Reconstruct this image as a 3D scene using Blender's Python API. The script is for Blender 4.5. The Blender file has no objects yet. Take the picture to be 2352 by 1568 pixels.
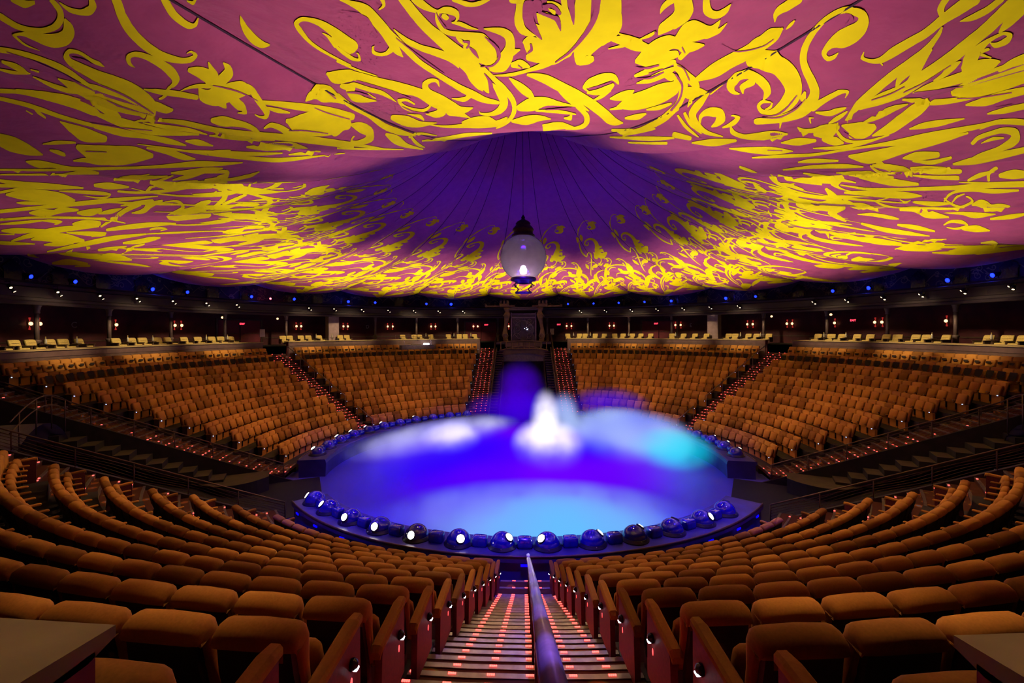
import bpy, math, random
from mathutils import Vector, Matrix
random.seed(7)
SC = bpy.context.scene
COL = SC.collection
PI = math.pi
sin, cos, rad = math.sin, math.cos, math.radians

# ------------------------------------------------------------------ layout constants (metres)
H0 = 8.0                      # eye height above the lowest floor
RC = 23.45                    # eye distance from the middle of the stage
R10, DR = 12.2, 0.957         # radius of the lowest row, row depth
RISE = 0.4377                 # rise per row
BACKH = 0.98                  # seat height
ZT10 = H0 - 5.615             # top of the backs in row 10
SP = 0.58                     # seat spacing


def row_r(k):
    return R10 + (10 - k) * DR


def row_floor(k):
    return ZT10 - BACKH + (10 - k) * RISE


def slope_z(r):
    return ZT10 - BACKH + (r - R10) / DR * RISE


def pol(r, a, z):
    """a in degrees: 0 towards the eye, 180 the far side, positive to the right."""
    t = rad(a)
    return (r * sin(t), -r * cos(t), z)


# ------------------------------------------------------------------ materials
def _nodes(name):
    m = bpy.data.materials.new(name)
    m.use_nodes = True
    nt = m.node_tree
    b = nt.nodes['Principled BSDF']
    return m, nt, b


def mat(name, c, rough=0.6, metal=0.0, var=0.25, scale=6.0, bump=0.0, bscale=40.0, spec=0.4, sheen=0.0, coat=0.0):
    m, nt, b = _nodes(name)
    tc = nt.nodes.new('ShaderNodeTexCoord')
    no = nt.nodes.new('ShaderNodeTexNoise')
    no.inputs['Scale'].default_value = scale
    no.inputs['Detail'].default_value = 3
    nt.links.new(tc.outputs['Object'], no.inputs['Vector'])
    rp = nt.nodes.new('ShaderNodeValToRGB')
    rp.color_ramp.elements[0].position = 0.3
    rp.color_ramp.elements[1].position = 0.7
    rp.color_ramp.elements[0].color = (c[0] * (1 - var), c[1] * (1 - var), c[2] * (1 - var), 1)
    rp.color_ramp.elements[1].color = (min(1, c[0] * (1 + var)), min(1, c[1] * (1 + var)), min(1, c[2] * (1 + var)), 1)
    nt.links.new(no.outputs['Fac'], rp.inputs['Fac'])
    nt.links.new(rp.outputs['Color'], b.inputs['Base Color'])
    b.inputs['Roughness'].default_value = rough
    b.inputs['Metallic'].default_value = metal
    b.inputs['Specular IOR Level'].default_value = spec
    if sheen:
        b.inputs['Sheen Weight'].default_value = sheen
        b.inputs['Sheen Tint'].default_value = (min(1, c[0] * 2.5), min(1, c[1] * 2.5), min(1, c[2] * 2.5), 1)
    if coat:
        b.inputs['Coat Weight'].default_value = coat
    if bump:
        n2 = nt.nodes.new('ShaderNodeTexNoise')
        n2.inputs['Scale'].default_value = bscale
        nt.links.new(tc.outputs['Object'], n2.inputs['Vector'])
        bp = nt.nodes.new('ShaderNodeBump')
        bp.inputs['Strength'].default_value = bump
        nt.links.new(n2.outputs['Fac'], bp.inputs['Height'])
        nt.links.new(bp.outputs['Normal'], b.inputs['Normal'])
    return m


def glow(name, c, strength, base=(0.02, 0.02, 0.02), sample=False):
    m, nt, b = _nodes(name)
    b.inputs['Base Color'].default_value = (*base, 1)
    b.inputs['Emission Color'].default_value = (*c, 1)
    b.inputs['Emission Strength'].default_value = strength
    m.cycles.emission_sampling = 'AUTO' if sample else 'NONE'
    return m


M = {}
M['velvet_a'] = mat('velvet_brown', (0.33, 0.138, 0.028), 0.9, var=0.10, scale=60, bump=0.25, bscale=300, spec=0.15, sheen=0.3)
M['velvet_b'] = mat('velvet_tan', (0.41, 0.178, 0.036), 0.9, var=0.10, scale=60, bump=0.25, bscale=300, spec=0.15, sheen=0.3)
M['velvet_c'] = mat('velvet_dark', (0.21, 0.085, 0.017), 0.9, var=0.10, scale=60, bump=0.25, bscale=300, spec=0.15, sheen=0.3)
M['shell'] = mat('seat_shell', (0.022, 0.012, 0.010), 0.6, var=0.3, scale=60, bump=0.2, bscale=300)
M['frame_metal'] = mat('seat_metal', (0.25, 0.18, 0.12), 0.35, 0.7, scale=20)
M['panel'] = mat('end_panel_red', (0.13, 0.02, 0.03), 0.55, var=0.25, scale=30)
M['lamp_black'] = mat('lamp_black', (0.012, 0.012, 0.014), 0.25)
M['lens_white'] = glow('lens_white', (0.75, 0.85, 1.0), 14)
M['lens_tiny'] = glow('lens_tiny', (0.45, 0.55, 1.0), 2.2)
M['nosing_dark'] = mat('nosing_dark', (0.12, 0.085, 0.07), 0.55, 0.3, scale=8)
M['lens_red'] = glow('lens_red', (1.0, 0.05, 0.05), 3)
M['led'] = glow('led_red', (1.0, 0.05, 0.04), 7)
M['led_far'] = glow('led_red_far', (1.0, 0.07, 0.06), 4.0)
M['nosing'] = mat('nosing_metal', (0.30, 0.245, 0.20), 0.5, 0.3, var=0.2, scale=8, bump=0.1, bscale=80)
M['floor'] = mat('dark_floor', (0.018, 0.012, 0.011), 0.8, var=0.4, scale=3)
M['wall_red'] = mat('wall_red', (0.060, 0.006, 0.011), 0.7, var=0.35, scale=1.5)
M['door_red'] = mat('door_red', (0.16, 0.012, 0.03), 0.6, var=0.15, scale=2)
M['parapet_cap'] = mat('parapet_cap_tan', (0.36, 0.26, 0.12), 0.75, var=0.12, scale=5, bump=0.1, bscale=120)
M['parapet'] = mat('parapet_face', (0.10, 0.055, 0.05), 0.7, var=0.2, scale=3)
M['parapet_red'] = mat('parapet_red', (0.22, 0.010, 0.03), 0.6, var=0.2, scale=3)
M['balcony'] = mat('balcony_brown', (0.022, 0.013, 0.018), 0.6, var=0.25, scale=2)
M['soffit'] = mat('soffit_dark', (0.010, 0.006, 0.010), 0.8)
M['column'] = mat('column_iron', (0.16, 0.11, 0.10), 0.5, 0.2, var=0.2, scale=4)
M['pier'] = mat('pier_mauve', (0.30, 0.21, 0.22), 0.8, var=0.15, scale=3)
M['rail'] = mat('rail_bronze', (0.10, 0.055, 0.045), 0.4, 0.5, scale=4)
M['rail_bright'] = mat('rail_steel', (0.60, 0.50, 0.66), 0.38, 0.2, var=0.12, scale=14, bump=0.05, bscale=60)
M['rail_dark'] = mat('rail_dark', (0.035, 0.015, 0.035), 0.4, 0.3)
M['vip'] = mat('vip_gold_velvet', (0.52, 0.38, 0.12), 0.85, var=0.2, scale=20, spec=0.2, sheen=0.2)
M['wood'] = mat('dark_wood', (0.06, 0.032, 0.02), 0.35, var=0.3, scale=6)
M['bottle'] = mat('bottle_glass', (0.55, 0.52, 0.42), 0.12, 0.3)
M['dome'] = mat('dome_blue_black', (0.008, 0.008, 0.30), 0.08, 0.0, spec=0.6, coat=0.6)
M['domebase'] = mat('dome_base', (0.02, 0.02, 0.05), 0.3)
M['beam_lens'] = glow('beam_lens', (1.0, 0.97, 0.75), 30)
M['rim'] = mat('rim_dark', (0.045, 0.035, 0.16), 0.45, var=0.25, scale=2)
M['rim_wall'] = mat('rim_wall', (0.03, 0.022, 0.035), 0.5, var=0.3, scale=2)
M['blue_lens'] = glow('blue_lens', (0.004, 0.012, 1.0), 9)
M['blue_halo'] = glow('blue_glow_dim', (0.0, 0.0, 0.9), 1.2)
M['warm_lens'] = glow('warm_lens', (1.0, 0.72, 0.45), 2.4)
M['down_lens'] = glow('down_lens', (1.0, 0.78, 0.55), 3)
M['red_lens'] = glow('red_lens', (1.0, 0.03, 0.05), 40)
M['sconce'] = glow('sconce_glow', (1.0, 0.50, 0.22), 3.2)
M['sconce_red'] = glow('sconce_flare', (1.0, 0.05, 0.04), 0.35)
M['exit'] = glow('exit_red', (1.0, 0.03, 0.06), 7)
M['sign'] = mat('sign_dark', (0.05, 0.01, 0.01), 0.5)
M['letter'] = mat('letter_grey', (0.45, 0.36, 0.36), 0.6)
M['frieze_gold'] = mat('frieze_gold', (0.20, 0.15, 0.06), 0.5, var=0.3, scale=4)
M['frieze_dark'] = mat('frieze_dark', (0.030, 0.016, 0.020), 0.7, var=0.3, scale=2)
M['gate_bronze'] = mat('gate_bronze', (0.17, 0.10, 0.06), 0.5, 0.2, var=0.3, scale=3)
M['gate_dark'] = mat('gate_dark', (0.05, 0.03, 0.045), 0.6, var=0.3, scale=2)
M['gate_tan'] = mat('gate_tan', (0.10, 0.07, 0.045), 0.8, var=0.3, scale=1)
M['screen'] = mat('gate_screen', (0.05, 0.035, 0.08), 0.25, 0.2, var=0.3, scale=2)
M['screen_trim'] = mat('gate_screen_trim', (0.18, 0.13, 0.22), 0.45, 0.3)
M['desk'] = mat('desk_slate', (0.10, 0.07, 0.11), 0.5)
M['tread_tan'] = mat('tread_tan', (0.060, 0.043, 0.027), 0.8, var=0.2, scale=3)
M['seam'] = mat('seam_dark', (0.035, 0.004, 0.035), 0.8)
M['lantern_metal'] = mat('lantern_metal', (0.05, 0.025, 0.02), 0.4, 0.5)
M['seat_shade'] = mat('painted_seat_shade', (0.015, 0.008, 0.006), 0.9)  # near-black colour that paints shade on far seat fronts


def carpet():
    m, nt, b = _nodes('stair_carpet')
    tc = nt.nodes.new('ShaderNodeTexCoord')
    vo = nt.nodes.new('ShaderNodeTexVoronoi')
    vo.inputs['Scale'].default_value = 2.1
    nt.links.new(tc.outputs['Object'], vo.inputs['Vector'])
    rp = nt.nodes.new('ShaderNodeValToRGB')
    e = rp.color_ramp.elements
    e[0].position, e[0].color = 0.0, (0.20, 0.22, 0.40, 1)
    e[1].position, e[1].color = 0.60, (0.085, 0.028, 0.020, 1)
    for p, c in ((0.13, (0.20, 0.22, 0.40, 1)), (0.15, (0.34, 0.10, 0.03, 1)), (0.25, (0.34, 0.09, 0.03, 1)), (0.27, (0.16, 0.13, 0.03, 1)), (0.31, (0.10, 0.035, 0.022, 1))):
        k = e.new(p)
        k.color = c
    nt.links.new(vo.outputs['Distance'], rp.inputs['Fac'])
    nt.links.new(rp.outputs['Color'], b.inputs['Base Color'])
    b.inputs['Roughness'].default_value = 0.95
    b.inputs['Specular IOR Level'].default_value = 0.1
    return m


M['carpet'] = carpet()


# ------------------------------------------------------------------ mesh builder
class MB:
    def __init__(self):
        self.v, self.f, self.mi, self.sm = [], [], [], []

    def add(self, vs, fs, mi=0, smooth=False, xf=None):
        b = len(self.v)
        if xf is not None:
            vs = [tuple(xf @ Vector(p)) for p in vs]
        self.v.extend(vs)
        for q in fs:
            self.f.append(tuple(b + i for i in q))
            self.mi.append(mi)
            self.sm.append(smooth)
        return self

    def box(self, c, s, mi=0, xf=None, bev=0.0):
        x, y, z = (q / 2 for q in s)
        if bev <= 0:
            vs = [(c[0] + i * x, c[1] + j * y, c[2] + k * z) for i in (-1, 1) for j in (-1, 1) for k in (-1, 1)]
            fs = [(0, 1, 3, 2), (4, 6, 7, 5), (0, 4, 5, 1), (2, 3, 7, 6), (0, 2, 6, 4), (1, 5, 7, 3)]
            return self.add(vs, fs, mi, False, xf)
        # chamfered slab: rings in z
        b = min(bev, x * .9, y * .9, z * .9)
        rings = []
        for zz, ins in ((-z, b), (-z + b, 0), (z - b, 0), (z, b)):
            hx, hy = x - ins, y - ins
            k = b if ins == 0 else b * .6
            rings.append([(c[0] + px, c[1] + py, c[2] + zz) for px, py in ((-hx + k, -hy), (hx - k, -hy), (hx, -hy + k), (hx, hy - k), (hx - k, hy), (-hx + k, hy), (-hx, hy - k), (-hx, -hy + k))])
        return self.rings(rings, mi, True, True, False, xf)

    def rings(self, rings, mi=0, cap0=True, cap1=True, smooth=True, xf=None, closed=True):
        n = len(rings[0])
        vs = [p for r in rings for p in r]
        fs = []
        for i in range(len(rings) - 1):
            for j in range(n if closed else n - 1):
                a, b = i * n + j, i * n + (j + 1) % n
                fs.append((a, b, b + n, a + n))
        if cap0:
            fs.append(tuple(range(n - 1, -1, -1)))
        if cap1:
            o = (len(rings) - 1) * n
            fs.append(tuple(range(o, o + n)))
        return self.add(vs, fs, mi, smooth, xf)

    def lathe(self, prof, c=(0, 0, 0), n=16, mi=0, xf=None, smooth=True, cap=True):
        rings = [[(c[0] + r * cos(2 * PI * j / n), c[1] + r * sin(2 * PI * j / n), c[2] + z) for j in range(n)] for r, z in prof]
        return self.rings(rings, mi, cap and prof[0][0] > 1e-6, cap and prof[-1][0] > 1e-6, smooth, xf)

    def tube(self, pts, r, n=6, mi=0, closed=False, xf=None, radii=None):
        P = [Vector(p) for p in pts]
        rings = []
        up = Vector((0, 0, 1))
        for i, p in enumerate(P):
            d = (P[min(i + 1, len(P) - 1)] - P[max(i - 1, 0)])
            if closed:
                d = P[(i + 1) % len(P)] - P[i - 1]
            d.normalize()
            u = up if abs(d.z) < 0.95 else Vector((1, 0, 0))
            a = d.cross(u).normalized()
            b = a.cross(d)
            rr = radii[i] if radii else r
            rings.append([tuple(p + a * (rr * cos(2 * PI * j / n)) + b * (rr * sin(2 * PI * j / n))) for j in range(n)])
        if closed:
            rings.append(rings[0])
        return self.rings(rings, mi, not closed, not closed, True, xf)

    def build(self, name, mats, parent=None):
        me = bpy.data.meshes.new(name)
        me.from_pydata(self.v, [], self.f)
        for m in (mats if isinstance(mats, (list, tuple)) else [mats]):
            me.materials.append(m)
        me.polygons.foreach_set('material_index', self.mi)
        me.polygons.foreach_set('use_smooth', self.sm)
        me.update()
        o = bpy.data.objects.new(name, me)
        COL.objects.link(o)
        if parent is not None:
            o.parent = parent
        return o


def tag(o, label=None, cat=None, group=None, kind=None):
    if label:
        o['label'] = label
    if cat:
        o['category'] = cat
    if group:
        o['group'] = group
    if kind:
        o['kind'] = kind
    return o


def empty(name, loc=(0, 0, 0), rz=0.0, label=None, cat=None, group=None, kind=None):
    o = bpy.data.objects.new(name, None)
    o.empty_display_size = 0.1
    COL.objects.link(o)
    o.location = loc
    o.rotation_euler = (0, 0, rz)
    return tag(o, label, cat, group, kind)


def copy_tree(o, parent=None):
    c = o.copy()
    COL.objects.link(c)
    c.parent = parent
    for ch in list(o.children):
        copy_tree(ch, c)
    return c


def ordw(n):
    return ('%d' % n) + ('th' if 10 <= n % 100 <= 20 else {1: 'st', 2: 'nd', 3: 'rd'}.get(n % 10, 'th'))


# ------------------------------------------------------------------ plan lines
def ang_x(x):
    """angle function of the vertical plane X = x on the near side"""
    return lambda r: math.degrees(math.asin(max(-1, min(1, x / r))))


def ang_xfar(x):
    return lambda r: (180 - math.degrees(math.asin(abs(x) / r))) * (1 if x > 0 else -1)


VD = (0.895, -0.446)          # direction of the two side passages (mirrored on the other side)
VN = (0.446, 0.895)           # across a passage, away from the near seats


def ang_line(sx, off):
    """line parallel to the side passage, off metres beyond the near seat ends"""
    px, py = 7.87 + VN[0] * off, -9.34 + VN[1] * off

    def f(r):
        b = px * VD[0] + py * VD[1]
        c = px * px + py * py - r * r
        t = -b + math.sqrt(max(0.0, b * b - c))
        x, y = px + VD[0] * t, py + VD[1] * t
        return sx * math.degrees(math.atan2(x, -y))
    return f


def ang_c(a):
    return lambda r: a


OFF_NEAR_RAIL = 2.9
OFF_FAR_STEP = 9.17 - 1.55
OFF_FAR_SEAT = 9.17


def w_back(r):                # half width between the aisle seats
    return 0.755 + (r - R10) * (1.262 - 0.755) / 8.613


def w_step(r):
    return 0.68 + (r - 11.4) * 0.09


def ang_w(sx, fn, add=0.0):
    return lambda r: sx * math.degrees(math.asin((fn(r) + add) / r))
# ================================================================== SETTING
def sector(mb, r0, r1, fa, fb, z0, z1, n=24, mi=0, mi_end=None, z_in=None):
    """solid ring sector between angle functions fa and fb"""
    ring = []
    for i in range(n + 1):
        s = i / n
        a0 = fa(r0) + (fb(r0) - fa(r0)) * s
        a1 = fa(r1) + (fb(r1) - fa(r1)) * s
        ring.append([pol(r0, a0, z0), pol(r1, a1, z0), pol(r1, a1, z1), pol(r0, a0, z1)])
    b = len(mb.v)
    mb.rings(ring, mi, True, True, False)
    if mi_end is not None:
        mb.mi[-1] = mb.mi[-2] = mi_end


def revolve(mb, prof, a0, a1, n, mi=0, smooth=False):
    rings = [[pol(r, a0 + (a1 - a0) * i / n, z) for r, z in prof] for i in range(n + 1)]
    mb.rings(rings, mi, False, False, smooth, closed=False)


# ---- terraces under the seats
def terrace(name, fa, fb, k0=0, k1=10, n=26):
    mb = MB()
    for k in range(k0, k1 + 1):
        ro = row_r(k) + 0.207
        ri = ro - DR
        z = row_floor(k)
        zl = row_floor(k + 1) if k < 10 else z - 0.35
        for i in range(n):
            s0, s1 = i / n, (i + 1) / n
            o0, o1 = fa(ro) + (fb(ro) - fa(ro)) * s0, fa(ro) + (fb(ro) - fa(ro)) * s1
            i0, i1 = fa(ri) + (fb(ri) - fa(ri)) * s0, fa(ri) + (fb(ri) - fa(ri)) * s1
            mb.add([pol(ro, o0, z), pol(ro, o1, z), pol(ri, i1, z), pol(ri, i0, z), pol(ri, i1, zl), pol(ri, i0, zl)],
                   [(0, 1, 2, 3), (3, 2, 4, 5)])
        for f_ in (fa, fb):
            zb = z - 0.6
            mb.add([pol(ro, f_(ro), z), pol(ri, f_(ri), z), pol(ri, f_(ri), zb), pol(ro, f_(ro), zb)], [(0, 1, 2, 3)])
    o = mb.build(name, M['floor'])
    return tag(o, kind='structure')


def stairs(name, fa, fb, k0, k1, leds, rows_of=4, led_mat='led_far', label=None, n=4, cluster=False, jitter=0.0, every=1, nose='nosing_dark'):
    root = empty(name, (0, 0, 0), kind='structure')
    if label:
        root['label'] = label
    mb = MB()
    rng = random.Random(len(name) + k0)
    cnt = 0
    for k in range(k0, k1 + 1):
        for j in range(3):
            ro = row_r(k) + 0.207 - j * DR / 3
            ri = ro - DR / 3
            z = row_floor(k) - (0 if k == 10 else j * RISE / 3)
            zl = z - RISE / 3
            for i in range(n):
                s0, s1 = i / n, (i + 1) / n
                o0, o1 = fa(ro) + (fb(ro) - fa(ro)) * s0, fa(ro) + (fb(ro) - fa(ro)) * s1
                i0, i1 = fa(ri) + (fb(ri) - fa(ri)) * s0, fa(ri) + (fb(ri) - fa(ri)) * s1
                mb.add([pol(ro, o0, z), pol(ro, o1, z), pol(ri, i1, z), pol(ri, i0, z), pol(ri, i1, zl), pol(ri, i0, zl)],
                       [(0, 1, 2, 3), (3, 2, 4, 5)])
            for f_ in (fa, fb):
                mb.add([pol(ro, f_(ro), z), pol(ri, f_(ri), z), pol(ri, f_(ri), z - .5), pol(ro, f_(ro), z - .5)], [(0, 1, 2, 3)])
            # nosing
            nb = MB()
            rr = ri + 0.062
            pr = [(rr, z + .002), (rr, z + 0.012), (ri - 0.008, z + 0.012), (ri - 0.008, z - 0.03), (ri, z - 0.03)]
            rings = []
            for i in range(n + 1):
                s = i / n
                a = fa(ri) + (fb(ri) - fa(ri)) * s
                rings.append([pol(q[0], a, q[1]) for q in pr])
            nb.rings(rings, 0, True, True, False, closed=False)
            if root.get('_ns', 0) < 100:
                nb.build('nosing', M[nose], root)
            cnt += 1
            if leds and (cnt % every == 0):
                lb = MB()
                for s in leds(ri, cnt):
                    a = fa(ri) + (fb(ri) - fa(ri)) * s
                    if jitter:
                        if rng.random() < 0.12:
                            continue
                        a += rng.uniform(-jitter, jitter)
                    x, y, zz = pol(ri + 0.012, a, z + 0.016)
                    xf = Matrix.Translation((x, y, zz)) @ Matrix.Rotation(rad(a), 4, 'Z')
                    if cluster:
                        for q in (-1.5, -.5, .5, 1.5):
                            lb.box((q * 0.021, -0.004, 0), (0.016, 0.022, 0.010), 0, xf)
                    else:
                        lb.box((0, 0, 0.006), (0.055, 0.045, 0.022), 0, xf)
                if lb.v:
                    lb.build('step_light', M[led_mat], root)
    mb.build('steps', M['carpet'], root)
    return root


def even(n):
    return lambda r, c: [(i + .5) / n for i in range(n)]


def centre_leds(r, c):
    w = w_step(r)
    a = 0.80 + 0.20 * min(1, max(0, (r - 11.4) / 7.4))
    out = []
    for x in (-1.15, -0.75, -0.35, 0.05, 0.49, 0.89, 1.29):
        xx = x * a
        s = (xx + w - 0.05) / (2 * w)
        if 0.05 < s < 0.95:
            out.append(s)
    return out


for sx, sd in ((-1, 'left'), (1, 'right')):
    terrace('floor_near_' + sd, ang_w(sx, w_step, 0.02), ang_line(sx, 0.2))
    terrace('floor_side_' + sd, ang_line(sx, OFF_FAR_SEAT - .1), ang_c(sx * 118.0))
    terrace('floor_far_' + sd, ang_c(sx * 123.2), ang_xfar(sx * 4.35))
    stairs('stairs', ang_line(sx, 0.2), ang_line(sx, OFF_NEAR_RAIL - .05), 0, 10,
           lambda r, c: [0.08, 0.17, 0.26, 0.35, 0.9] if c % 3 else [], label='dark stair with red step lights beside the near seats on the %s' % sd)
    stairs('stairs', ang_line(sx, OFF_FAR_STEP), ang_line(sx, OFF_FAR_SEAT - .1), 0, 10,
           lambda r, c: ([0.12, 0.32, 0.6] if c % 2 else [0.2]) if r < 16.8 else ([.3] if c % 3 == 0 else []), label='railed stair with red step lights along the %s passage' % sd, jitter=.2)
    stairs('stairs', ang_c(sx * 118.0), ang_c(sx * 123.2), -1, 10, even(5), label='stair with red step lights splitting the far %s seats' % sd, jitter=.35)
    stairs('stairs', ang_xfar(sx * 4.35), ang_xfar(sx * 2.85), -1, 10, even(4), label='stair with red step lights just %s of the gate' % sd, jitter=.12)
stairs('stairs', ang_w(-1, w_step, -0.05), ang_w(1, w_step, 0.05), -1, 10, centre_leds, led_mat='led',
       label='carpeted central stair with metal edges and red lights', cluster=True, nose='nosing')

# ---- low ground below everything
g = MB()
g.lathe([(0.0, 0.0), (29.5, 0.0), (29.5, 0.05)], n=64, smooth=False, cap=False)
tag(g.build('floor', M['floor']), kind='structure')

# ---- gallery floor, back wall, balcony, frieze wall
ZV = H0 - 1.1
mb = MB()
for a0, a1 in ((-178, 178),):
    revolve(mb, [(22.3, ZV - .02), (27.2, ZV - .02)], -180, 180, 120)
tag(mb.build('floor_gallery', M['floor']), kind='structure')
mb = MB()
revolve(mb, [(27.0, ZV - .1), (27.0, H0 + 1.7)], -180, 180, 120, smooth=True)
tag(mb.build('wall_gallery', M['wall_red']), kind='structure')
mb = MB()
revolve(mb, [(27.0, ZV + .55), (26.94, ZV + .55), (26.94, ZV + .63), (27.0, ZV + .63)], -180, 180, 120)
tag(mb.build('trim_1', M['wood']), kind='structure')
mb = MB()
BAL = [(27.1, 1.52), (22.95, 1.45), (22.75, 1.28), (22.6, 1.30), (22.55, 1.42), (22.72, 1.5), (22.75, 1.62), (22.9, 1.66), (22.92, 2.1), (23.05, 2.16), (23.0, 2.3), (23.25, 2.36), (23.3, 2.44), (24.95, 2.44)]
revolve(mb, [(r, z + H0) for r, z in BAL], -180, 180, 144)
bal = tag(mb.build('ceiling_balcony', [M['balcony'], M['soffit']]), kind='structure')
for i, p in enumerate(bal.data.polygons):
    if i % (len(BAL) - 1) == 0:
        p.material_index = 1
mb = MB()
revolve(mb, [(24.95, H0 + 2.4), (24.95, H0 + 6.5)], -180, 180, 144, smooth=True)
fw = tag(mb.build('wall_frieze', M['frieze_dark']), kind='structure')
mb = MB()
mb.lathe([(0.0, H0 + 14.2), (10, H0 + 13.0), (26, H0 + 6.6)], n=48, cap=False)
tag(mb.build('ceiling', M['soffit']), kind='structure')
mb = MB()
revolve(mb, [(27.6, 0), (27.6, H0 + 7)], -180, 180, 96)
tag(mb.build('wall_outer', M['soffit']), kind='structure')


# ---- gallery parapets with a tan drink ledge
def parapet(fa, fb, n, label):
    root = empty('parapet', kind='structure')
    root['label'] = label
    mb = MB()
    sector(mb, 22.32, 22.66, fa, fb, H0 - 2.35, H0 - 0.83, n, 0, 1)
    mb.build('parapet_wall', [M['parapet'], M['parapet_red']], root)
    mb = MB()
    rings = []
    for i in range(n + 1):
        s = i / n
        pts = []
        for r, z in ((22.34, -.85), (22.26, -.83), (22.26, -.80), (22.50, -.775), (22.90, -.755), (22.96, -.80), (22.9, -.84)):
            a = fa(r) + (fb(r) - fa(r)) * s
            pts.append(pol(r, a, z + H0))
        rings.append(pts)
    mb.rings(rings, 0, True, True, False)
    mb.build('ledge', M['parapet_cap'], root)
    return root


for sx, sd in ((-1, 'left'), (1, 'right')):
    parapet(ang_x(sx * 1.12), ang_c(sx * 118.0), 60, 'brown gallery parapet with tan ledge, %s of the eye round to the first stair' % sd)
    parapet(ang_c(sx * 123.2), ang_xfar(sx * 4.35), 40, 'brown gallery parapet with tan ledge, far %s' % sd)


# ---- side passages (between the near seats and the side blocks)
def vpt(sx, along, off, z):
    """point in a passage: metres along it (outwards from the near seat end) and across it"""
    px, py = 7.87 + VN[0] * off + VD[0] * along, -9.34 + VN[1] * off + VD[1] * along
    return (sx * px, py, z)


def along_for_r(off, r):
    px, py = 7.87 + VN[0] * off, -9.34 + VN[1] * off
    b = px * VD[0] + py * VD[1]
    c = px * px + py * py - r * r
    return -b + math.sqrt(max(0, b * b - c))


Z_STAGE = H0 - 7.0
for sx, sd in ((-1, 'left'), (1, 'right')):
    # sloping floor of the passage
    mb = MB()
    o0, o1 = OFF_NEAR_RAIL, OFF_FAR_STEP
    pts = []
    for i in range(15):
        t = i / 14
        al = -1.6 + t * 16
        z = Z_STAGE + 0.02 + max(0, (al - 1.5)) * 0.25
        pts.append([vpt(sx, al, o0, z), vpt(sx, al, o1, z)])
    mb.rings(pts, 0, False, False, False, closed=False)
    tag(mb.build('floor_passage_' + sd, M['soffit']), kind='structure')
    # walls carrying the railings
    for off, nm in ((OFF_NEAR_RAIL, 'near'), (OFF_FAR_STEP, 'far')):
        mb = MB()
        ring = []
        for i in range(31):
            r = 11.05 + (22.2 - 11.05) * i / 30
            al = along_for_r(off, r)
            d = 0.06
            ztop = slope_z(r) + 0.10
            ring.append([vpt(sx, al, off - d, 0.4), vpt(sx, al, off - d, ztop), vpt(sx, al, off + d, ztop), vpt(sx, al, off + d, 0.4)])
        mb.rings(ring, 0, True, True, False)
        tag(mb.build('wall_passage_%s_%s' % (nm, sd), M['floor'] if nm == 'far' else M['rim_wall']), kind='structure')
    # stair of pale treads along the far wall of the passage
    mb = MB()
    for i in range(15):
        r = 11.6 + i * 0.52
        al = along_for_r(OFF_FAR_STEP - .1, r)
        z = slope_z(r) - 0.35
        a, b = al, al + 0.62
        o0, o1 = OFF_FAR_STEP - 1.0, OFF_FAR_STEP - 0.07
        vs = [vpt(sx, a, o0, z), vpt(sx, b, o0, z), vpt(sx, b, o1, z), vpt(sx, a, o1, z)]
        lo = [(p[0], p[1], z - .3) for p in vs]
        mb.add(vs + lo, [(0, 1, 2, 3), (0, 4, 5, 1), (1, 5, 6, 2), (3, 7, 4, 0)])
        mb.mi[-4:] = [1, 0, 0, 0]
    o = mb.build('stairs', [M['floor'], M['tread_tan']])
    tag(o, 'flight of pale treads down the %s passage wall' % sd, kind='structure')
    # curved landing part-way down that stair
    mb = MB()
    al = along_for_r(OFF_FAR_STEP, 13.3)
    rings = [[], [], [], []]
    for i in range(13):
        t = -1.3 + 2.6 * i / 12
        dd = 1.0 + 0.75 * (1 - (t / 1.3) ** 2)
        zt = slope_z(13.3) - 0.28
        rings[0].append(vpt(sx, al + t, OFF_FAR_STEP - .06, zt))
        rings[1].append(vpt(sx, al + t, OFF_FAR_STEP - dd, zt))
        rings[2].append(vpt(sx, al + t, OFF_FAR_STEP - dd, zt - .14))
        rings[3].append(vpt(sx, al + t, OFF_FAR_STEP - dd, 0.5))
    mb.rings(rings, 0, False, False, False, closed=False)
    for i in range(24):
        mb.mi[i] = 1 if i < 12 else mb.mi[i]
    tag(mb.build('floor_landing_' + sd, [M['soffit'], M['tread_tan']]), 'curved landing on the %s passage stair' % sd, kind='structure')
    # arched mouth at the top of the passage
    mb = MB()
    al0 = along_for_r(5.2, 19.0)
    rings = []
    for i in range(17):
        t = PI * i / 16
        oc, rx, rz = 5.2, 2.2, 2.3
        zb = slope_z(19.0) - 2.3
        rings.append([vpt(sx, al0 + dd, oc - rr * cos(t), zb + rr * 1.02 * sin(t)) for dd, rr in ((0, 2.2), (0, 2.55), (-.4, 2.55), (2.8, 2.6), (2.8, 2.2))])
    mb.rings(rings, 0, False, False, True, closed=True)
    tag(mb.build('wall_passage_arch_' + sd, M['gate_dark']), 'dark arched mouth of the %s passage' % sd, kind='structure')


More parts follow.
